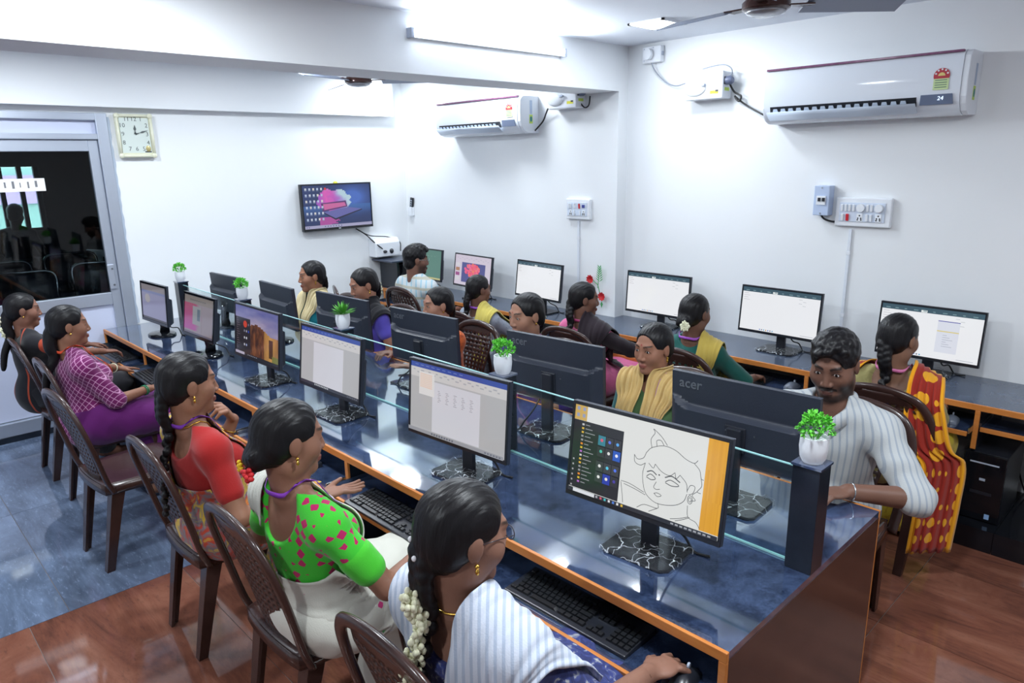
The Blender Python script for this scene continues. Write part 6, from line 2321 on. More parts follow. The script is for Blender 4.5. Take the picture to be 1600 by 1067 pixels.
        o = link(name, me, material, s.t)
        so = o.modifiers.new('solid', 'SOLIDIFY')
        so.thickness, so.offset = solid, 0
        return o

    def lanyard(s, col=(140, 70, 190), long=0.3):
        m = mat('lanyard_%d_%d_%d' % col, col, 0.5, bump=(120, 0.1))
        C, fw, up = s.C, s.fw, s.up
        pts = [s.C + fw * 0.15 - up * (long - 0.12)]
        a = [C + fw * 0.16 - up * (long - 0.2) + np.array([0.0, 0, 0]), C + fw * 0.16 + up * 0.02 + np.array([0.035, 0, 0]), s.NB + fw * 0.05 + np.array([0.055, 0, -0.005]), s.NB - fw * 0.05 + up * 0.025 + np.array([0.035, 0, 0]), s.NB - fw * 0.062 + up * 0.03,
             s.NB - fw * 0.05 + up * 0.025 - np.array([0.035, 0, 0]), s.NB + fw * 0.05 - np.array([0.055, 0, 0.005]), C + fw * 0.16 + up * 0.02 - np.array([0.035, 0, 0]), C + fw * 0.16 - up * (long - 0.2)]
        return s.drape(m, a, 0.0135, 'lanyard', iso=0.011, pleat=0, nu=3, solid=0.002, wdir=[(1, 0, 0), (1, 0, 0), (0.6, 0.5, 0.2), (0, 0.3, 1), (0, 0.1, 1), (0, 0.3, 1), (0.6, -0.5, -0.2), (1, 0, 0), (1, 0, 0)], n=7)

    def earring(s, drop=True):
        for sd in (-1, 1):
            c = s.headpt((sd * 0.079, -0.004, -0.038))
            m = MB().ell(c, (0.0055, 0.0055, 0.0055), 8, 6)
            if drop:
                m.ell(c - np.array([0, 0, 0.012]), (0.005, 0.005, 0.008), 8, 6)
            obj('earring', m, GOLD, s.t, smooth=True)

    def bangle(s, sd, material=GOLD, k=1, t=0.88):
        d = unit(s.W[sd] - s.E[sd])
        u = unit(np.cross(d, (0, 0, 1)))
        w = np.cross(d, u)
        for i in range(k):
            c = s.E[sd] + (s.W[sd] - s.E[sd]) * (t - 0.05 * i)
            r = 0.029 * s.sc
            obj('bangle', MB().tube([c + (u * math.cos(a) + w * math.sin(a)) * r for a in np.linspace(0, 2 * math.pi, 25)], 0.0028, 6, cap=False), material, s.t, smooth=True)

    def necklace(s, material=GOLD):
        N = s.NB
        pts = [N + s.up * 0.02 + np.array([0.062 * math.sin(a), 0.0, 0]) + s.fw * (0.075 * math.cos(a)) - s.up * 0.05 * max(0, math.cos(a)) for a in np.linspace(0, 2 * math.pi, 30)]
        f = s.bf
        Y = np.array(pts)
        for it in range(8):
            d = f.at(Y)
            g = np.stack([f.at(Y + np.eye(3)[k] * 1e-3) - d for k in range(3)], 1)
            g /= np.linalg.norm(g, axis=1, keepdims=True) + 1e-9
            Y = Y + g * np.clip(0.0035 - d, -0.02, 0.02)[:, None]
        return obj('necklace', MB().tube(list(Y), 0.0028, 6, cap=False), material, s.t, smooth=True)
# ------------------------------------------------------------------ woven and printed cloth
def cloth(name, col, rough=0.85, sheen=0.2, weave=260):
    return mat(name, col, rough, bump=(weave, 0.12), sheen=sheen, spec=0.25)


def _mathn(nt, op, a, b=None, c=None):
    n = nt.nodes.new('ShaderNodeMath')
    n.operation = op
    for i, v in enumerate((a, b, c)):
        if v is None:
            continue
        if isinstance(v, (int, float)):
            n.inputs[i].default_value = v
        else:
            nt.links.new(v, n.inputs[i])
    return n.outputs[0]


def printed(name, base, kind, inks, scale=20.0, rough=0.85, thr=0.3, border=None):
    """base cloth with a printed motif: lattice | stripes | checks | motif | floral | lines"""
    if name in _mats:
        return _mats[name]
    m = cloth(name, base, rough)
    nt, N, L, b = nodes_of(m)
    tc = N.new('ShaderNodeTexCoord')
    sep = N.new('ShaderNodeSeparateXYZ')
    L.new(tc.outputs['Object'], sep.inputs[0])
    X, Y, Z = sep.outputs
    M_ = lambda op, a, b_=None: _mathn(nt, op, a, b_)

    def mix(fac, c1, c2):
        mx = N.new('ShaderNodeMixRGB')
        L.new(fac, mx.inputs['Fac'])
        for i, c in ((1, c1), (2, c2)):
            if isinstance(c, tuple):
                mx.inputs[i].default_value = lin(*c)
            else:
                L.new(c, mx.inputs[i])
        return mx.outputs[0]
    col = None
    if kind in ('lattice', 'checks', 'stripes', 'lines'):
        u = M_('ADD', X, Y) if kind != 'lattice' else M_('ADD', M_('ADD', X, M_('MULTIPLY', Y, 0.8)), Z)
        v = Z if kind != 'lattice' else M_('SUBTRACT', M_('ADD', X, M_('MULTIPLY', Y, 0.8)), Z)
        lu = M_('LESS_THAN', M_('FRACT', M_('MULTIPLY', u, scale)), thr)
        col = mix(lu, base, inks[0])
        if kind in ('lattice', 'checks'):
            lv = M_('LESS_THAN', M_('FRACT', M_('MULTIPLY', v, scale * (1 if kind == 'lattice' else 0.8))), thr)
            col = mix(lv, col, inks[-1])
    else:
        vo = N.new('ShaderNodeTexVoronoi')
        vo.inputs['Scale'].default_value = scale
        vo.inputs['Randomness'].default_value = 0.12 if kind == 'motif' else 1.0
        vo.distance = 'MANHATTAN' if kind == 'motif' and 'medallion' not in name else 'EUCLIDEAN'
        L.new(tc.outputs['Object'], vo.inputs['Vector'])
        if kind == 'motif':
            col = mix(M_('LESS_THAN', vo.outputs['Distance'], thr), base, inks[0])
            if len(inks) > 1:
                rnd = N.new('ShaderNodeSeparateColor')
                L.new(vo.outputs['Color'], rnd.inputs[0])
                alt = mix(M_('LESS_THAN', rnd.outputs[0], 0.45), inks[0], inks[1])
                col = mix(M_('LESS_THAN', vo.outputs['Distance'], thr), base, alt)
        elif kind == 'paisley':
            nz = N.new('ShaderNodeTexNoise')
            nz.inputs['Scale'].default_value = 90
            L.new(tc.outputs['Object'], nz.inputs['Vector'])
            ring = M_('LESS_THAN', vo.outputs['Distance'], thr)
            dots = M_('LESS_THAN', nz.outputs['Fac'], 0.56)
            col = mix(M_('MULTIPLY', ring, dots), base, inks[0])
        else:
            nz = N.new('ShaderNodeTexNoise')
            nz.inputs['Scale'].default_value = scale * 0.55
            nz.inputs['Detail'].default_value = 3
            nz.inputs['Distortion'].default_value = 1.2
            L.new(tc.outputs['Object'], nz.inputs['Vector'])
            r = N.new('ShaderNodeValToRGB')
            r.color_ramp.interpolation = 'EASE'
            cols = [base] + list(inks)
            e = r.color_ramp.elements
            e[0].position, e[0].color = 0.3, lin(*cols[0])
            e[1].position, e[1].color = 0.72, lin(*cols[-1])
            for i, c in enumerate(cols[1:-1]):
                x = e.new(0.3 + 0.42 * (i + 1) / (len(cols) - 1))
                x.color = lin(*c)
            L.new(nz.outputs['Fac'], r.inputs['Fac'])
            col = r.outputs['Color']
    if border:                                   # woven border along both edges of a strip of cloth
        a = N.new('ShaderNodeAttribute')
        a.attribute_name = 'Col'
        sc = N.new('ShaderNodeSeparateColor')
        L.new(a.outputs['Color'], sc.inputs[0])
        e = M_('GREATER_THAN', M_('ABSOLUTE', M_('SUBTRACT', sc.outputs[0], 0.5)), 0.5 - border[1])
        col = mix(e, col, border[0])
    L.new(col, b.inputs['Base Color'])
    return m
# ------------------------------------------------------------------ the people, each where the photograph seats them
AT = lambda x, y, z: tuple(at(x, y, z=z))
LABELS_CHAIR = []


def seat_for(p, label, dy=0.03, dx=0.0, rot=0.0, pos=None):
    if pos is not None:
        return chair(pos[0], pos[1], rot, label)
    q = rotz(p.face) @ np.array([dx, dy, 0])
    return chair(p.origin[0] + q[0], p.origin[1] + q[1], p.face + rot, label)


# ---- near side of the centre desk, facing the glass
p = Person('woman in black with jasmine in her hair beside the door', (36, 484), 0, lean=-6, hy=0.80, turn=(-8, -4, 0), skin=(106, 72, 58), voxel=0.009,
           arms={1: dict(world=AT(200, 552, 0.63), pose='type'), -1: dict(world=AT(170, 541, 0.63), pose='type')})
p.body()
p.top(printed('black_striped_cloth', (26, 26, 32), 'lines', [(176, 70, 44)], 6, thr=0.09), 'kurta', sleeve=1.15, neck=(0.07, 0.04), back=0.03, loose=0.004, hem=True)
p.lower(cloth('black_skirt', (30, 30, 36)), 'skirt')
p.hair('tail', hair_len=0.22)
p.garland(0.05, 0.5, 0.016, 70, 1)
p.earring(False)
seat_for(p, 'brown plastic chair of the woman with jasmine beside the door', pos=(-4.99, 0.99))

p = Person('woman in a purple lattice print dress with an orange lanyard', (107, 508), 0, lean=-6, hy=0.855, turn=(-6, -2, 0), skin=(116, 80, 62), voxel=0.007, wide=1.06,
           arms={1: dict(world=AT(233, 607, 0.635), pose='type', pole=(0.7, -0.6, -0.9)), -1: dict(world=AT(190, 577, 0.635), pose='flat')})
p.body()
p.top(printed('purple_lattice_cloth', (112, 30, 92), 'lattice', [(206, 150, 190)], 28, thr=0.12), 'kurta', sleeve=0.98, neck=(0.07, 0.045), back=0.045, flare=0.012, loose=0.006, hem=True, amp=0.002)
p.lower(cloth('plain_purple_cloth', (92, 22, 98)), 'skirt', o=0.03, hem=0.16)
p.hair('tail', hair_len=0.2)
p.lanyard((214, 74, 40))
p.earring(False)
p.bangle(1, mat('green_glass_bangle', (40, 130, 90), 0.2, bump=(60, 0.02)), 2)
p.bangle(-1, PEARL, 1)
seat_for(p, 'brown plastic chair of the woman in purple', pos=(-4.325, 0.995))

chair(-3.655, 0.91, math.radians(4), 'empty brown plastic chair with a shiny seat between purple and red clothed women')

SAREE1 = printed('yellow_floral_saree', (196, 158, 50), 'floral', [(206, 172, 60), (120, 112, 120), (178, 62, 44), (196, 150, 60)], 26)
p = Person('woman in a red blouse and yellow saree resting her chin on her hand', (294, 598), 0, lean=-7, hy=0.865, turn=(-4, -4, 0), skin=(118, 82, 64), voxel=0.0058, wide=1.08,
           arms={1: dict(to=(0.2, 0.2, 0.60), pole=(0.6, -0.5, -0.8), pose='type'), -1: dict(world=tuple(at(364, 655, y=1.08)), pole=(-0.25, 0.45, -1.0), pose='chin', d=(0.25, -0.35, 0.55), n=(0.1, 0.9, 0.4))})
p.body()
p.top(cloth('red_blouse_cloth', (158, 30, 30)), 'blouse', sleeve=0.62, neck=(0.112, 0.05), back=0.12, amp=0.001)
p.lower(SAREE1, 'saree_skirt', o=0.026, hem=0.1)
nb, C = p.NB, p.C
p.drape(SAREE1, [p.P + np.array([0.17, 0.06, 0.02]), p.P + np.array([0.1, 0.14, 0.09]), C + np.array([0.04, 0.17, 0.0]), nb + np.array([-0.05, 0.1, -0.04]), nb + np.array([-0.11, -0.01, 0.02]), nb + np.array([-0.13, -0.12, -0.12]), p.P + np.array([-0.13, -0.17, 0.12])], [0.24, 0.26, 0.28, 0.2, 0.14, 0.16, 0.2], 'saree_pallu', wdir=[(0.2, -0.2, 1), (0.3, 0, 1), (0.5, 0, 1), (0.9, 0, 0.4), (1, 0, 0), (1, 0, 0), (1, 0, 0)])
p.drape(SAREE1, [p.P + np.array([0.16, 0.1, 0.07]), p.P + np.array([0.19, -0.02, 0.06]), p.P + np.array([0.1, -0.17, 0.06]), p.P + np.array([-0.1, -0.15, 0.06])], 0.24, 'saree_wrap', wdir=(0, 0, 1), cling=True)
p.hair('plait', hair_len=0.36, side=-0.02)
p.lanyard((120, 50, 170))
p.necklace()
p.earring()
p.bangle(-1, GOLD, 1, 0.8)
seat_for(p, 'brown plastic chair of the woman in the red blouse', pos=(-2.707, 0.99))

GREENB = printed('green_diamond_blouse', (64, 196, 52), 'motif', [(186, 30, 96)], 27, thr=0.5)
SAREE2 = printed('white_motif_saree', (206, 206, 196), 'motif', [(206, 60, 130), (70, 170, 90)], 11, thr=0.17)
p = Person('woman in a bright green diamond print blouse and white saree', (452, 684), 0, lean=-8, hy=0.865, turn=(-8, -6, 0), skin=(112, 78, 62), voxel=0.0055, wide=1.1,
           arms={1: dict(world=AT(672, 852, 0.67), pole=(0.8, -0.4, -0.9), pose='type'), -1: dict(world=AT(500, 775, 0.70), pole=(-0.6, -0.3, -0.9), pose='open', d=(0.35, 0.9, 0.1), n=(0.1, 0.1, -1))})
p.body()
p.top(GREENB, 'blouse', sleeve=0.66, neck=(0.115, 0.05), back=0.145, amp=0.001)
for sd in (-1, 1):
    A, E_ = p.S[sd], p.E[sd]
    V, Q = Field().cap(A + (E_ - A) * 0.5, A + (E_ - A) * 0.68, 0.0545, 0.0515, 0.004).mesh(0.006)
    link('sleeve_border', np_mesh('sleeve_border', V, Q), cloth('plain_green_cloth', (70, 190, 48)), p.t)
p.lower(SAREE2, 'saree_skirt', o=0.028, hem=0.1)
nb, C = p.NB, p.C
p.drape(SAREE2, [p.P + np.array([0.18, 0.06, 0.03]), p.P + np.array([0.12, 0.15, 0.1]), C + np.array([0.04, 0.18, 0.0]), nb + np.array([-0.06, 0.1, -0.04]), nb + np.array([-0.14, -0.02, 0.02]), nb + np.array([-0.15, -0.1, -0.12])], [0.22, 0.22, 0.2, 0.13, 0.1, 0.12], 'saree_pallu', wdir=[(0.2, -0.2, 1), (0.3, 0, 1), (0.5, 0, 1), (0.9, 0, 0.4), (1, 0, 0), (1, 0, 0)])
p.drape(SAREE2, [p.P + np.array([0.16, 0.12, 0.06]), p.P + np.array([0.2, 0.0, 0.06]), p.P + np.array([0.14, -0.15, 0.04]), p.P + np.array([-0.1, -0.15, 0.04])], 0.22, 'saree_wrap', wdir=(0, 0, 1), cling=True)
p.hair('bun')
c = p.headpt((0.02, -0.125, -0.085))
fl = MB()
for k in range(14):
    a = k * 2.4
    fl.ell(c + np.array([0.03 * math.cos(a) * (k / 14), 0.006 * math.sin(a * 2), 0.02 * math.sin(a) * (k / 14)]), (0.009, 0.009, 0.008), 6, 4)
obj('red_hair_flower', fl, mat('red_flower', (196, 30, 36), 0.6, bump=(90, 0.2)), p.t, smooth=True)
fl = MB()
for k in range(8):
    a = k * 2.4
    fl.ell(c + np.array([-0.045 + 0.016 * math.cos(a) * (k / 8), 0.0, 0.012 + 0.016 * math.sin(a) * (k / 8)]), (0.007, 0.007, 0.007), 6, 4)
obj('yellow_hair_flower', fl, mat('yellow_flower', (240, 196, 20), 0.6, bump=(90, 0.2)), p.t, smooth=True)
p.lanyard((130, 56, 176))
p.earring()
p.bangle(1, mat('green_yellow_bangle', (186, 190, 70), 0.3, bump=(60, 0.02)), 2, 0.75)
seat_for(p, 'brown plastic chair of the woman in the green blouse', pos=(-1.93, 0.985))

NAVY = printed('navy_floral_cloth', (38, 46, 92), 'floral', [(40, 48, 96), (52, 62, 120), (170, 172, 170)], 60)
SHEER = printed('white_striped_dupatta', (202, 209, 223), 'stripes', [(172, 184, 204)], 42, thr=0.4)
p = Person('woman in a white striped dupatta with jasmine on her plait', (724, 832), 0, lean=-7, hy=0.862, turn=(-14, -8, 0), skin=(112, 80, 66), voxel=0.005, wide=1.06,
           arms={1: dict(world=AT(1012, 1052, 0.63), pole=(0.9, -0.4, -0.8), pose='mouse', d=(0.15, 0.95, -0.12)), -1: dict(to=(-0.13, 0.24, 0.585))})
p.body()
p.top(NAVY, 'kurta', sleeve=1.1, neck=(0.11, 0.05), back=0.12, loose=0.004, hem=True)
p.lower(NAVY, 'skirt', o=0.026, hem=0.12)
nb, C = p.NB, p.C
for sd, nm in ((1, 'dupatta'), (-1, 'dupatta_end')):
    p.drape(SHEER, [C + np.array([sd * 0.1, 0.2, -0.16]), C + np.array([sd * 0.12, 0.2, 0.0]), nb + np.array([sd * 0.15, 0.07, -0.02]), nb + np.array([sd * 0.17, -0.03, 0.0]), nb + np.array([sd * 0.18, -0.12, -0.1]), C + np.array([sd * 0.18, -0.18, -0.1]), p.P + np.array([sd * 0.2, -0.2, 0.02])],
            [0.14, 0.18, 0.24, 0.27, 0.27, 0.25, 0.24], nm, iso=0.012, pleat=0.007, npl=5, nu=40, wdir=[(1, 0, 0), (1, 0, 0), (1, 0, -0.35 * sd), (1, 0, -0.5 * sd), (1, 0, -0.35 * sd), (1, 0.2, -0.2 * sd), (1, 0.3, 0)])
p.hair('plait', hair_len=0.34, side=-0.03)
p.garland(0.22, 0.74, 0.021, 190, 5)
m = MB()
for k in range(4):
    m.ell(p.headpt((-0.035 + 0.013 * k, -0.105 - 0.002 * k, -0.015 - 0.008 * k)), (0.0065, 0.0065, 0.0065), 8, 6)
obj('pearl_hair_clip', m, mat('pearl', (236, 236, 240), 0.15, bump=(30, 0.01)), p.t, smooth=True)
p.necklace()
p.earring()
g = MB()
for sd in (-1, 1):
    c = p.headpt((sd * 0.032, 0.096, 0.002))
    g.tube([c + p.HR @ np.array([0.02 * math.cos(a), 0, 0.015 * math.sin(a)]) for a in np.linspace(0, 2 * math.pi, 17)], 0.0012, 5, cap=False)
    g.tube([p.headpt((sd * 0.053, 0.094, 0.004)), p.headpt((sd * 0.078, 0.0, 0.008))], 0.0012, 5)
g.tube([p.headpt((-0.012, 0.098, 0.004)), p.headpt((0.012, 0.098, 0.004))], 0.0012, 5)
tag(obj('spectacles', g, mat('dark_spectacle_frame', (50, 40, 46), 0.3, bump=(60, 0.02)), p.t, smooth=True), 'thin dark spectacle frame')
seat_for(p, 'brown plastic chair of the woman in the white striped dupatta', pos=(-1.15, 0.985))

# ---- far side of the centre desk, facing the near row
def dupatta_front(p, m, w=0.13, low=0.2, x=0.075, nm='dupatta'):
    nb, C = p.NB, p.C
    for sd in (-1, 1):
        p.drape(m, [C + np.array([sd * (x - 0.03), 0.2, -low]), C + np.array([sd * x, 0.2, 0.0]), nb + np.array([sd * 0.085, 0.07, 0.0]), nb + np.array([sd * 0.1, -0.03, 0.035]), nb + np.array([sd * 0.11, -0.11, -0.08]), C + np.array([sd * 0.1, -0.17, -0.14])],
                w, nm if sd < 0 else nm + '_end', iso=0.010, pleat=0.016, npl=5, nu=44, wdir=[(1, 0, 0), (1, 0, 0), (1, 0, -0.4 * sd), (1, 0, -0.5 * sd), (1, 0, -0.3 * sd), (1, 0, 0)])


def typing(px1=None, px2=None, y=2.33):
    return {1: dict(to=(0.12, 0.2, 0.61)), -1: dict(to=(-0.12, 0.2, 0.61))}


p = Person('woman in a turquoise top with a cream dupatta near the television', (487, 431), 180, lean=5, hy=2.53, turn=(-14, -2, 0), skin=(126, 86, 66), voxel=0.0085, arms=typing())
p.body(bindi=(120, 20, 24))
p.top(cloth('turquoise_cloth', (30, 134, 150)), 'kurta', sleeve=1.2, neck=(0.07, 0.05), back=0.03, hem=True)
p.lower(cloth('turquoise_cloth', ()), 'skirt')
dupatta_front(p, cloth('cream_dupatta', (206, 192, 152)), 0.14)
p.hair('plait', hair_len=0.3, side=0.05)
p.lanyard((130, 60, 170))
p.earring()
seat_for(p, 'brown plastic chair of the woman in turquoise')

p = Person('woman in a black top with violet sleeves looking down', (568, 445), 180, lean=6, hy=2.54, turn=(-12, -14, 0), skin=(128, 90, 72), voxel=0.0085, arms=typing())
p.body(bindi=(150, 30, 30))
p.top(cloth('violet_blue_cloth', (92, 84, 190)), 'kurta', sleeve=0.44, neck=(0.07, 0.05), back=0.03, hem=True)
p.lower(cloth('black_skirt', ()), 'skirt')
BLK = cloth('black_dupatta', (22, 22, 28))
nb, C = p.NB, p.C
for sd in (-1, 1):
    p.drape(BLK, [C + np.array([sd * 0.07, 0.2, -0.2]), C + np.array([sd * 0.09, 0.2, 0.0]), nb + np.array([sd * 0.11, 0.07, 0.0]), nb + np.array([sd * 0.13, -0.03, 0.03]), nb + np.array([sd * 0.14, -0.11, -0.08]), C + np.array([sd * 0.14, -0.17, -0.16])], 0.19, 'dupatta' if sd < 0 else 'dupatta_end', iso=0.014, pleat=0.006, nu=24, wdir=[(1, 0, 0), (1, 0, 0), (1, 0, -0.5 * sd), (1, 0, -0.7 * sd), (1, 0, -0.5 * sd), (1, 0, 0)])
p.hair('plait', hair_len=0.3, side=0.05)
p.garland(0.0, 0.25, 0.012, 30, 3)
p.earring()
seat_for(p, 'brown plastic chair of the woman in black and violet')

p = Person('woman in an orange sleeve half hidden behind a monitor back', (684, 476), 180, lean=6, hy=2.54, turn=(-16, -2, 0), skin=(136, 98, 80), voxel=0.0085,
           arms={1: dict(world=AT(614, 550, 0.725), pose='type', pole=(0.8, -0.2, -0.8)), -1: dict(world=(-3.19, 2.30, 0.715), pose='flat')})
p.body(bindi=(150, 30, 30))
p.top(printed('orange_print_cloth', (184, 80, 28), 'floral', [(196, 92, 34), (150, 56, 26)], 40), 'kurta', sleeve=1.97, neck=(0.07, 0.05), back=0.03, hem=True, flare=0.006)
p.lower(cloth('rust_skirt', (120, 56, 34)), 'skirt')
for sd in (-1, 1):
    a, b = p.E[sd], p.W[sd]
    V, Q = Field().cap(a + (b - a) * 0.78, a + (b - a) * 0.95, 0.038, 0.035, 0.004).mesh(0.006)
    link('sleeve_border', np_mesh('sleeve_border', V, Q), printed('gold_check_border', (206, 160, 84), 'lattice', [(120, 60, 40)], 70, thr=0.25), p.t)
p.hair('plait', hair_len=0.25, side=0.05)
p.earring(False)
seat_for(p, 'brown plastic chair of the woman in orange')

p = Person('woman in a violet top with white flowers in her hair', (822, 492), 180, lean=6, hy=2.55, turn=(-8, -5, 0), skin=(130, 94, 76), voxel=0.008, arms=typing())
p.body(bindi=(150, 40, 30))
p.top(cloth('deep_violet_cloth', (58, 40, 110)), 'kurta', sleeve=1.1, neck=(0.07, 0.05), back=0.03, hem=True)
p.lower(cloth('deep_violet_cloth', ()), 'skirt')
p.hair('plait', hair_len=0.2, side=0.07)
p.garland(0.0, 0.6, 0.012, 60, 8)
p.lanyard((150, 60, 130))
p.earring(False)
seat_for(p, 'brown plastic chair of the woman in violet')

p = Person('woman in a green top with a beige dupatta and lilac lanyard', (1021, 543), 180, lean=5, hy=2.53, turn=(-4, -4, 0), skin=(122, 84, 66), voxel=0.0065, arms=typing())
p.body(bindi=(140, 30, 30))
p.top(cloth('olive_green_cloth', (74, 104, 66)), 'kurta', sleeve=0.3, neck=(0.07, 0.05), back=0.03, hem=True)
p.sleeves(cloth('teal_sleeve_cloth', (26, 98, 100)))
p.lower(cloth('teal_sleeve_cloth', ()), 'skirt')
dupatta_front(p, cloth('beige_dupatta', (196, 166, 108)), 0.155, 0.22, 0.092)
p.hair('plait', hair_len=0.2, side=0.06)
p.lanyard((160, 90, 200))
p.earring()
seat_for(p, 'brown plastic chair of the woman in the beige dupatta')

SHIRT = printed('white_striped_shirt', (178, 182, 184), 'stripes', [(150, 158, 168)], 34, thr=0.3)
p = Person('bearded man in a white striped shirt leaning on the desk', (1304, 568), 180, lean=7, hy=2.61, turn=(6, -16, 0), male=True, skin=(92, 64, 52), voxel=0.006, wide=1.02,
           arms={1: dict(to=(0.1, 0.33, 0.65)), -1: dict(world=tuple(np.array(AT(1325, 768, 0.725))), pose='type', pole=(-0.9, -0.2, -0.5))})
p.body(beard=0.85)
p.top(SHIRT, 'shirt', o=0.01, sleeve=1.08, neck=(0.062, 0.05), back=0.0, loose=0.008, amp=0.003, flare=0.006, hem=True)
p.lower(cloth('dark_trousers', (38, 42, 54)), 'trousers', o=0.008, skirt=False)
nb = p.NB
col_ = MB()
for sd in (-1, 1):
    pts = [nb - p.fw * 0.066 + p.up * 0.045, nb - p.fw * 0.03 + p.up * 0.042 + np.array([sd * 0.062, 0, 0]), nb + p.fw * 0.035 + p.up * 0.022 + np.array([sd * 0.066, 0, 0]), nb + p.fw * 0.085 - p.up * 0.015 + np.array([sd * 0.032, 0, 0])]
    P1 = smooth_path(pts, 6)
    n = len(P1)
    out = []
    for i, q in enumerate(P1):
        c = np.array([nb[0], nb[1], q[2]])
        o = unit(q - c)
        out += [q, q + o * 0.014 + np.array([0, 0, 0.004]), q + o * 0.028 - np.array([0, 0, 0.04 + 0.01 * (i / n)])]
    col_.add(out, [(3 * i + k, 3 * i + k + 1, 3 * i + k + 4, 3 * i + k + 3) for i in range(n - 1) for k in (0, 1)])
obj('shirt_collar', col_, SHIRT, p.t, smooth=True, solid=0.003)
p.hair(None, short=True)
p.bangle(-1, STEEL, 1, 0.95)
seat_for(p, 'brown plastic chair of the bearded man')

# ---- wall counter, backs to the room
p = Person('man in a white and blue check shirt at the green screen', (650, 406), 0, lean=-2, hy=3.44, turn=(-22, -3, 0), male=True, skin=(96, 66, 54), voxel=0.0085, arms={1: dict(to=(0.13, 0.3, 0.64)), -1: dict(to=(-0.13, 0.3, 0.64))})
p.body(beard=0.7)
p.top(printed('white_blue_check_shirt', (196, 203, 206), 'checks', [(146, 186, 204), (176, 174, 160)], 16, thr=0.25), 'shirt', o=0.01, sleeve=1.1, neck=(0.058, 0.045), back=0.0, loose=0.012, amp=0.003, flare=0.012, hem=True)
p.lower(cloth('dark_trousers', ()), 'trousers', o=0.008, skirt=False)
p.hair(None, short=True)
g = MB()
for sd in (-1, 1):
    c = p.headpt((sd * 0.032, 0.096, 0.002))
    g.tube([c + p.HR @ np.array([0.02 * math.cos(a), 0, 0.016 * math.sin(a)]) for a in np.linspace(0, 2 * math.pi, 17)], 0.0014, 5, cap=False)
    g.tube([p.headpt((sd * 0.053, 0.094, 0.004)), p.headpt((sd * 0.078, 0.0, 0.008))], 0.0014, 5)
obj('spectacles', g, STEEL, p.t, smooth=True)
seat_for(p, 'brown plastic chair of the man in checks', dy=0.1)
chair(-5.0, 3.2, math.radians(-25), 'brown plastic chair standing behind the man in checks near the corner')

p = Person('woman in a grey top with a yellow dupatta at the flower screen', (748, 452), 0, lean=-3, hy=3.14, turn=(-12, -3, 0), skin=(92, 64, 52), voxel=0.0085, arms={1: dict(to=(0.13, 0.36, 0.64)), -1: dict(to=(-0.13, 0.36, 0.64))})
p.body()
p.top(printed('grey_print_cloth', (150, 158, 172), 'motif', [(110, 120, 140)], 40, thr=0.25), 'kurta', sleeve=1.0, neck=(0.075, 0.05), back=0.06, hem=True)
p.lower(cloth('grey_skirt', (120, 128, 142)), 'skirt')
nb, C = p.NB, p.C
YD = cloth('yellow_dupatta', (206, 190, 96))
p.drape(YD, [C + np.array([0.08, 0.2, -0.1]), nb + np.array([0.1, 0.07, 0.0]), nb + np.array([0.12, -0.03, 0.03]), nb + np.array([0.13, -0.11, -0.08]), C + np.array([0.15, -0.17, -0.14]), p.P + np.array([0.16, -0.19, 0.02])], [0.12, 0.13, 0.14, 0.15, 0.16, 0.17], 'dupatta', iso=0.012, pleat=0.007, nu=24, wdir=[(1, 0, 0), (1, 0, -0.4), (1, 0, -0.5), (1, 0, -0.3), (1, 0, 0), (1, 0, 0)])
p.hair('plait', hair_len=0.16, side=-0.04)
p.lanyard((150, 80, 190))
seat_for(p, 'brown plastic chair of the woman with the yellow dupatta and grey top', dy=0.09)

p = Person('woman in a pink top with a black dupatta looking aside', (913, 467), 0, lean=-4, hy=3.26, turn=(-38, -4, 0), skin=(96, 66, 54), voxel=0.008, arms={1: dict(world=tuple(np.array((-2.45, 3.62, 0.64)))), -1: dict(to=(-0.13, 0.36, 0.64))})
p.body()
p.top(cloth('rose_pink_cloth', (206, 100, 146)), 'kurta', sleeve=0.3, neck=(0.075, 0.05), back=0.05, hem=True)
p.lower(cloth('rose_pink_cloth', ()), 'skirt')
nb, C = p.NB, p.C
p.sleeves(cloth('sheer_black_dupatta', (38, 28, 36)), 0.55)
p.drape(cloth('sheer_black_dupatta', ()), [C + np.array([0.08, 0.2, -0.2]), nb + np.array([0.1, 0.08, 0.0]), nb + np.array([0.13, -0.02, 0.03]), nb + np.array([0.14, -0.11, -0.08]), C + np.array([0.16, -0.17, -0.14]), p.P + np.array([0.18, -0.19, 0.0])], [0.2, 0.2, 0.22, 0.24, 0.25, 0.26], 'dupatta', iso=0.014, pleat=0.006, nu=26, wdir=[(1, 0, 0), (1, 0, -0.5), (1, 0, -0.7), (1, 0, -0.4), (1, 0.2, 0), (1, 0.2, 0)])
p.hair('plait', hair_len=0.2, side=-0.05)
p.lanyard((170, 60, 110))
seat_for(p, 'brown plastic chair of the woman in pink and black', dy=0.09)

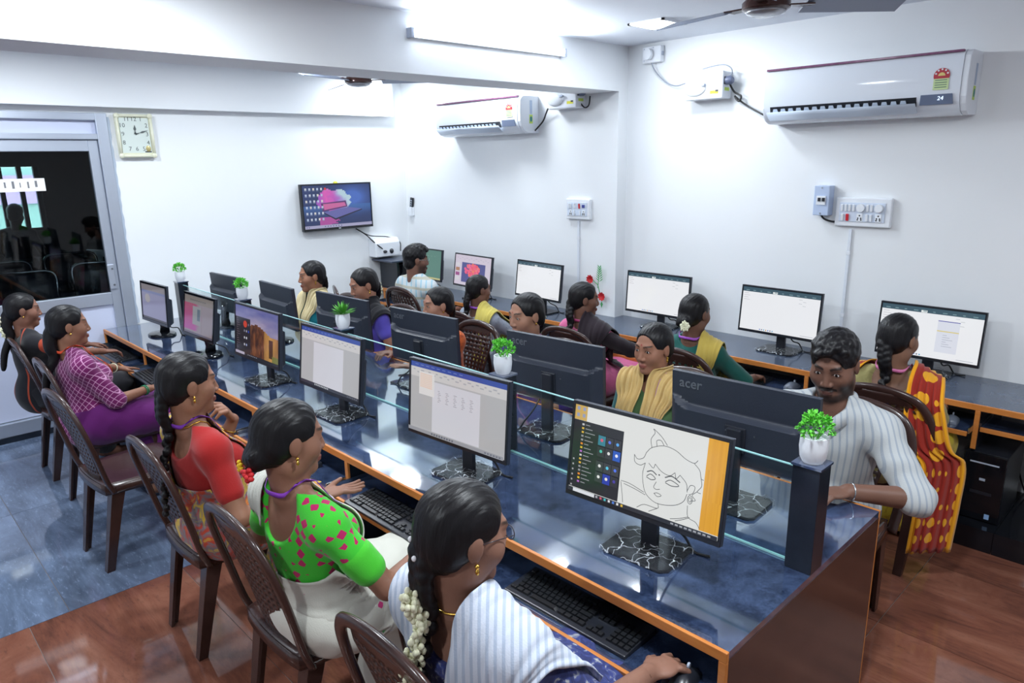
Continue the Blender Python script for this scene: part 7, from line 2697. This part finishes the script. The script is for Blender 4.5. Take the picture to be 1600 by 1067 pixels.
p = Person('woman in a dark green top with white flowers pinned in her hair', (1086, 489), 0, lean=-4, hy=3.29, turn=(-6, -4, 0), skin=(94, 66, 54), voxel=0.007, arms={1: dict(world=AT(1178, 590, 0.64), pose='type', pole=(0.9, -0.2, -0.7)), -1: dict(to=(-0.13, 0.36, 0.64))})
p.body()
p.top(cloth('dark_green_cloth', (22, 84, 78)), 'kurta', sleeve=1.0, neck=(0.085, 0.05), back=0.04, hem=True)
p.lower(cloth('dark_green_cloth', ()), 'skirt')
nb, C = p.NB, p.C
p.drape(cloth('mustard_dupatta', (196, 172, 84)), [C + np.array([0.08, 0.2, -0.1]), nb + np.array([0.1, 0.07, 0.0]), nb + np.array([0.13, -0.03, 0.03]), nb + np.array([0.14, -0.11, -0.08]), C + np.array([0.15, -0.17, -0.14]), p.P + np.array([0.16, -0.19, 0.02])], [0.1, 0.12, 0.13, 0.14, 0.15, 0.16], 'dupatta', iso=0.012, pleat=0.007, nu=24, wdir=[(1, 0, 0), (1, 0, -0.4), (1, 0, -0.5), (1, 0, -0.3), (1, 0, 0), (1, 0, 0)])
p.hair('bun')
fl = MB()
c = p.headpt((0.03, -0.13, -0.06))
for k in range(22):
    a = k * 2.4
    rr = 0.026 * math.sqrt(k / 22)
    fl.ell(c + np.array([rr * math.cos(a) + 0.01, -0.012, rr * math.sin(a)]), (0.008, 0.005, 0.009), 6, 4, rotz(a))
obj('white_hair_flowers', fl, PEARL, p.t, smooth=True)
p.lanyard((160, 80, 190))
seat_for(p, 'brown plastic chair of the woman in dark green', dy=0.09)

ORD = printed('orange_medallion_dupatta', (150, 40, 28), 'motif', [(224, 160, 34)], 13, thr=0.4, border=((230, 160, 24), 0.12))
p = Person('woman with a long plait and an orange and red medallion dupatta', (1404, 528), 0, lean=-3, hy=3.34, turn=(-16, -8, 0), skin=(108, 78, 62), voxel=0.006, arms={1: dict(to=(0.1, 0.36, 0.66)), -1: dict(to=(-0.13, 0.36, 0.64))})
p.body()
p.top(printed('olive_beige_cloth', (150, 142, 92), 'floral', [(156, 148, 98), (136, 130, 84)], 50), 'kurta', sleeve=0.9, neck=(0.108, 0.05), back=0.11, hem=True)
p.lower(printed('mustard_print_skirt', (200, 178, 46), 'floral', [(206, 184, 56), (176, 150, 40)], 50), 'skirt', hem=0.12, o=0.025)
nb, C = p.NB, p.C
p.drape(ORD, [C + np.array([0.1, 0.22, -0.1]), nb + np.array([0.12, 0.08, 0.0]), nb + np.array([0.15, -0.03, 0.03]), nb + np.array([0.17, -0.12, -0.06]), C + np.array([0.21, -0.16, -0.1]), p.P + np.array([0.27, -0.14, 0.05]), p.P + np.array([0.27, -0.15, -0.14]), p.P + np.array([0.26, -0.15, -0.36])],
        [0.12, 0.13, 0.14, 0.16, 0.18, 0.19, 0.2, 0.2], 'dupatta', cling=False, iso=0.012, pleat=0.007, nu=28, wdir=[(1, 0, 0), (1, 0, -0.4), (1, 0, -0.5), (1, 0, -0.4), (1, 0.5, -0.1), (0.8, 0.9, 0), (0.8, 0.9, 0), (0.8, 0.9, 0)])
p.drape(ORD, [C + np.array([-0.1, 0.2, -0.1]), nb + np.array([-0.12, 0.08, 0.0]), nb + np.array([-0.15, -0.01, 0.03]), nb + np.array([-0.16, -0.06, -0.0])], [0.1, 0.1, 0.08, 0.06], 'dupatta_end', iso=0.012, pleat=0.005, nu=16, wdir=[(1, 0, 0), (1, 0, 0.4), (1, 0, 0.5), (1, 0, 0.4)])
p.hair('plait', hair_len=0.26, side=-0.01, tie=mat('blue_hair_tie', (60, 40, 190), 0.6, bump=(90, 0.2)))
p.lanyard((206, 110, 160))
seat_for(p, 'brown plastic chair of the woman with the orange dupatta', dy=0.1)

# ---- someone in the dim next room, seen dark against its window
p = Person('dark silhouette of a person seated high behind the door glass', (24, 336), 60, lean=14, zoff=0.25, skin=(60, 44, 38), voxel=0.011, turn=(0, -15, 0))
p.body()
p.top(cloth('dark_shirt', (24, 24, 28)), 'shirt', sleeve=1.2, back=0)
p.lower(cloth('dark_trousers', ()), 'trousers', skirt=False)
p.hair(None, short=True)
sx, sy = p.origin[0], p.origin[1]
stl = thing('bar_stool', 'black stool under the person in the dim next room', 'stool', (sx, sy, 0))
obj('seat', MB().lathe([(0.17, 0.62), (0.185, 0.64), (0.18, 0.665), (0.0, 0.668)], seg=24), BPLASTIC, stl, autosmooth=40)
for k in range(4):
    a = k * math.pi / 2 + 0.6
    obj('leg', MB().tube([(0.12 * math.cos(a), 0.12 * math.sin(a), 0.63), (0.2 * math.cos(a), 0.2 * math.sin(a), 0.0)], 0.014, 8), STEEL, stl)
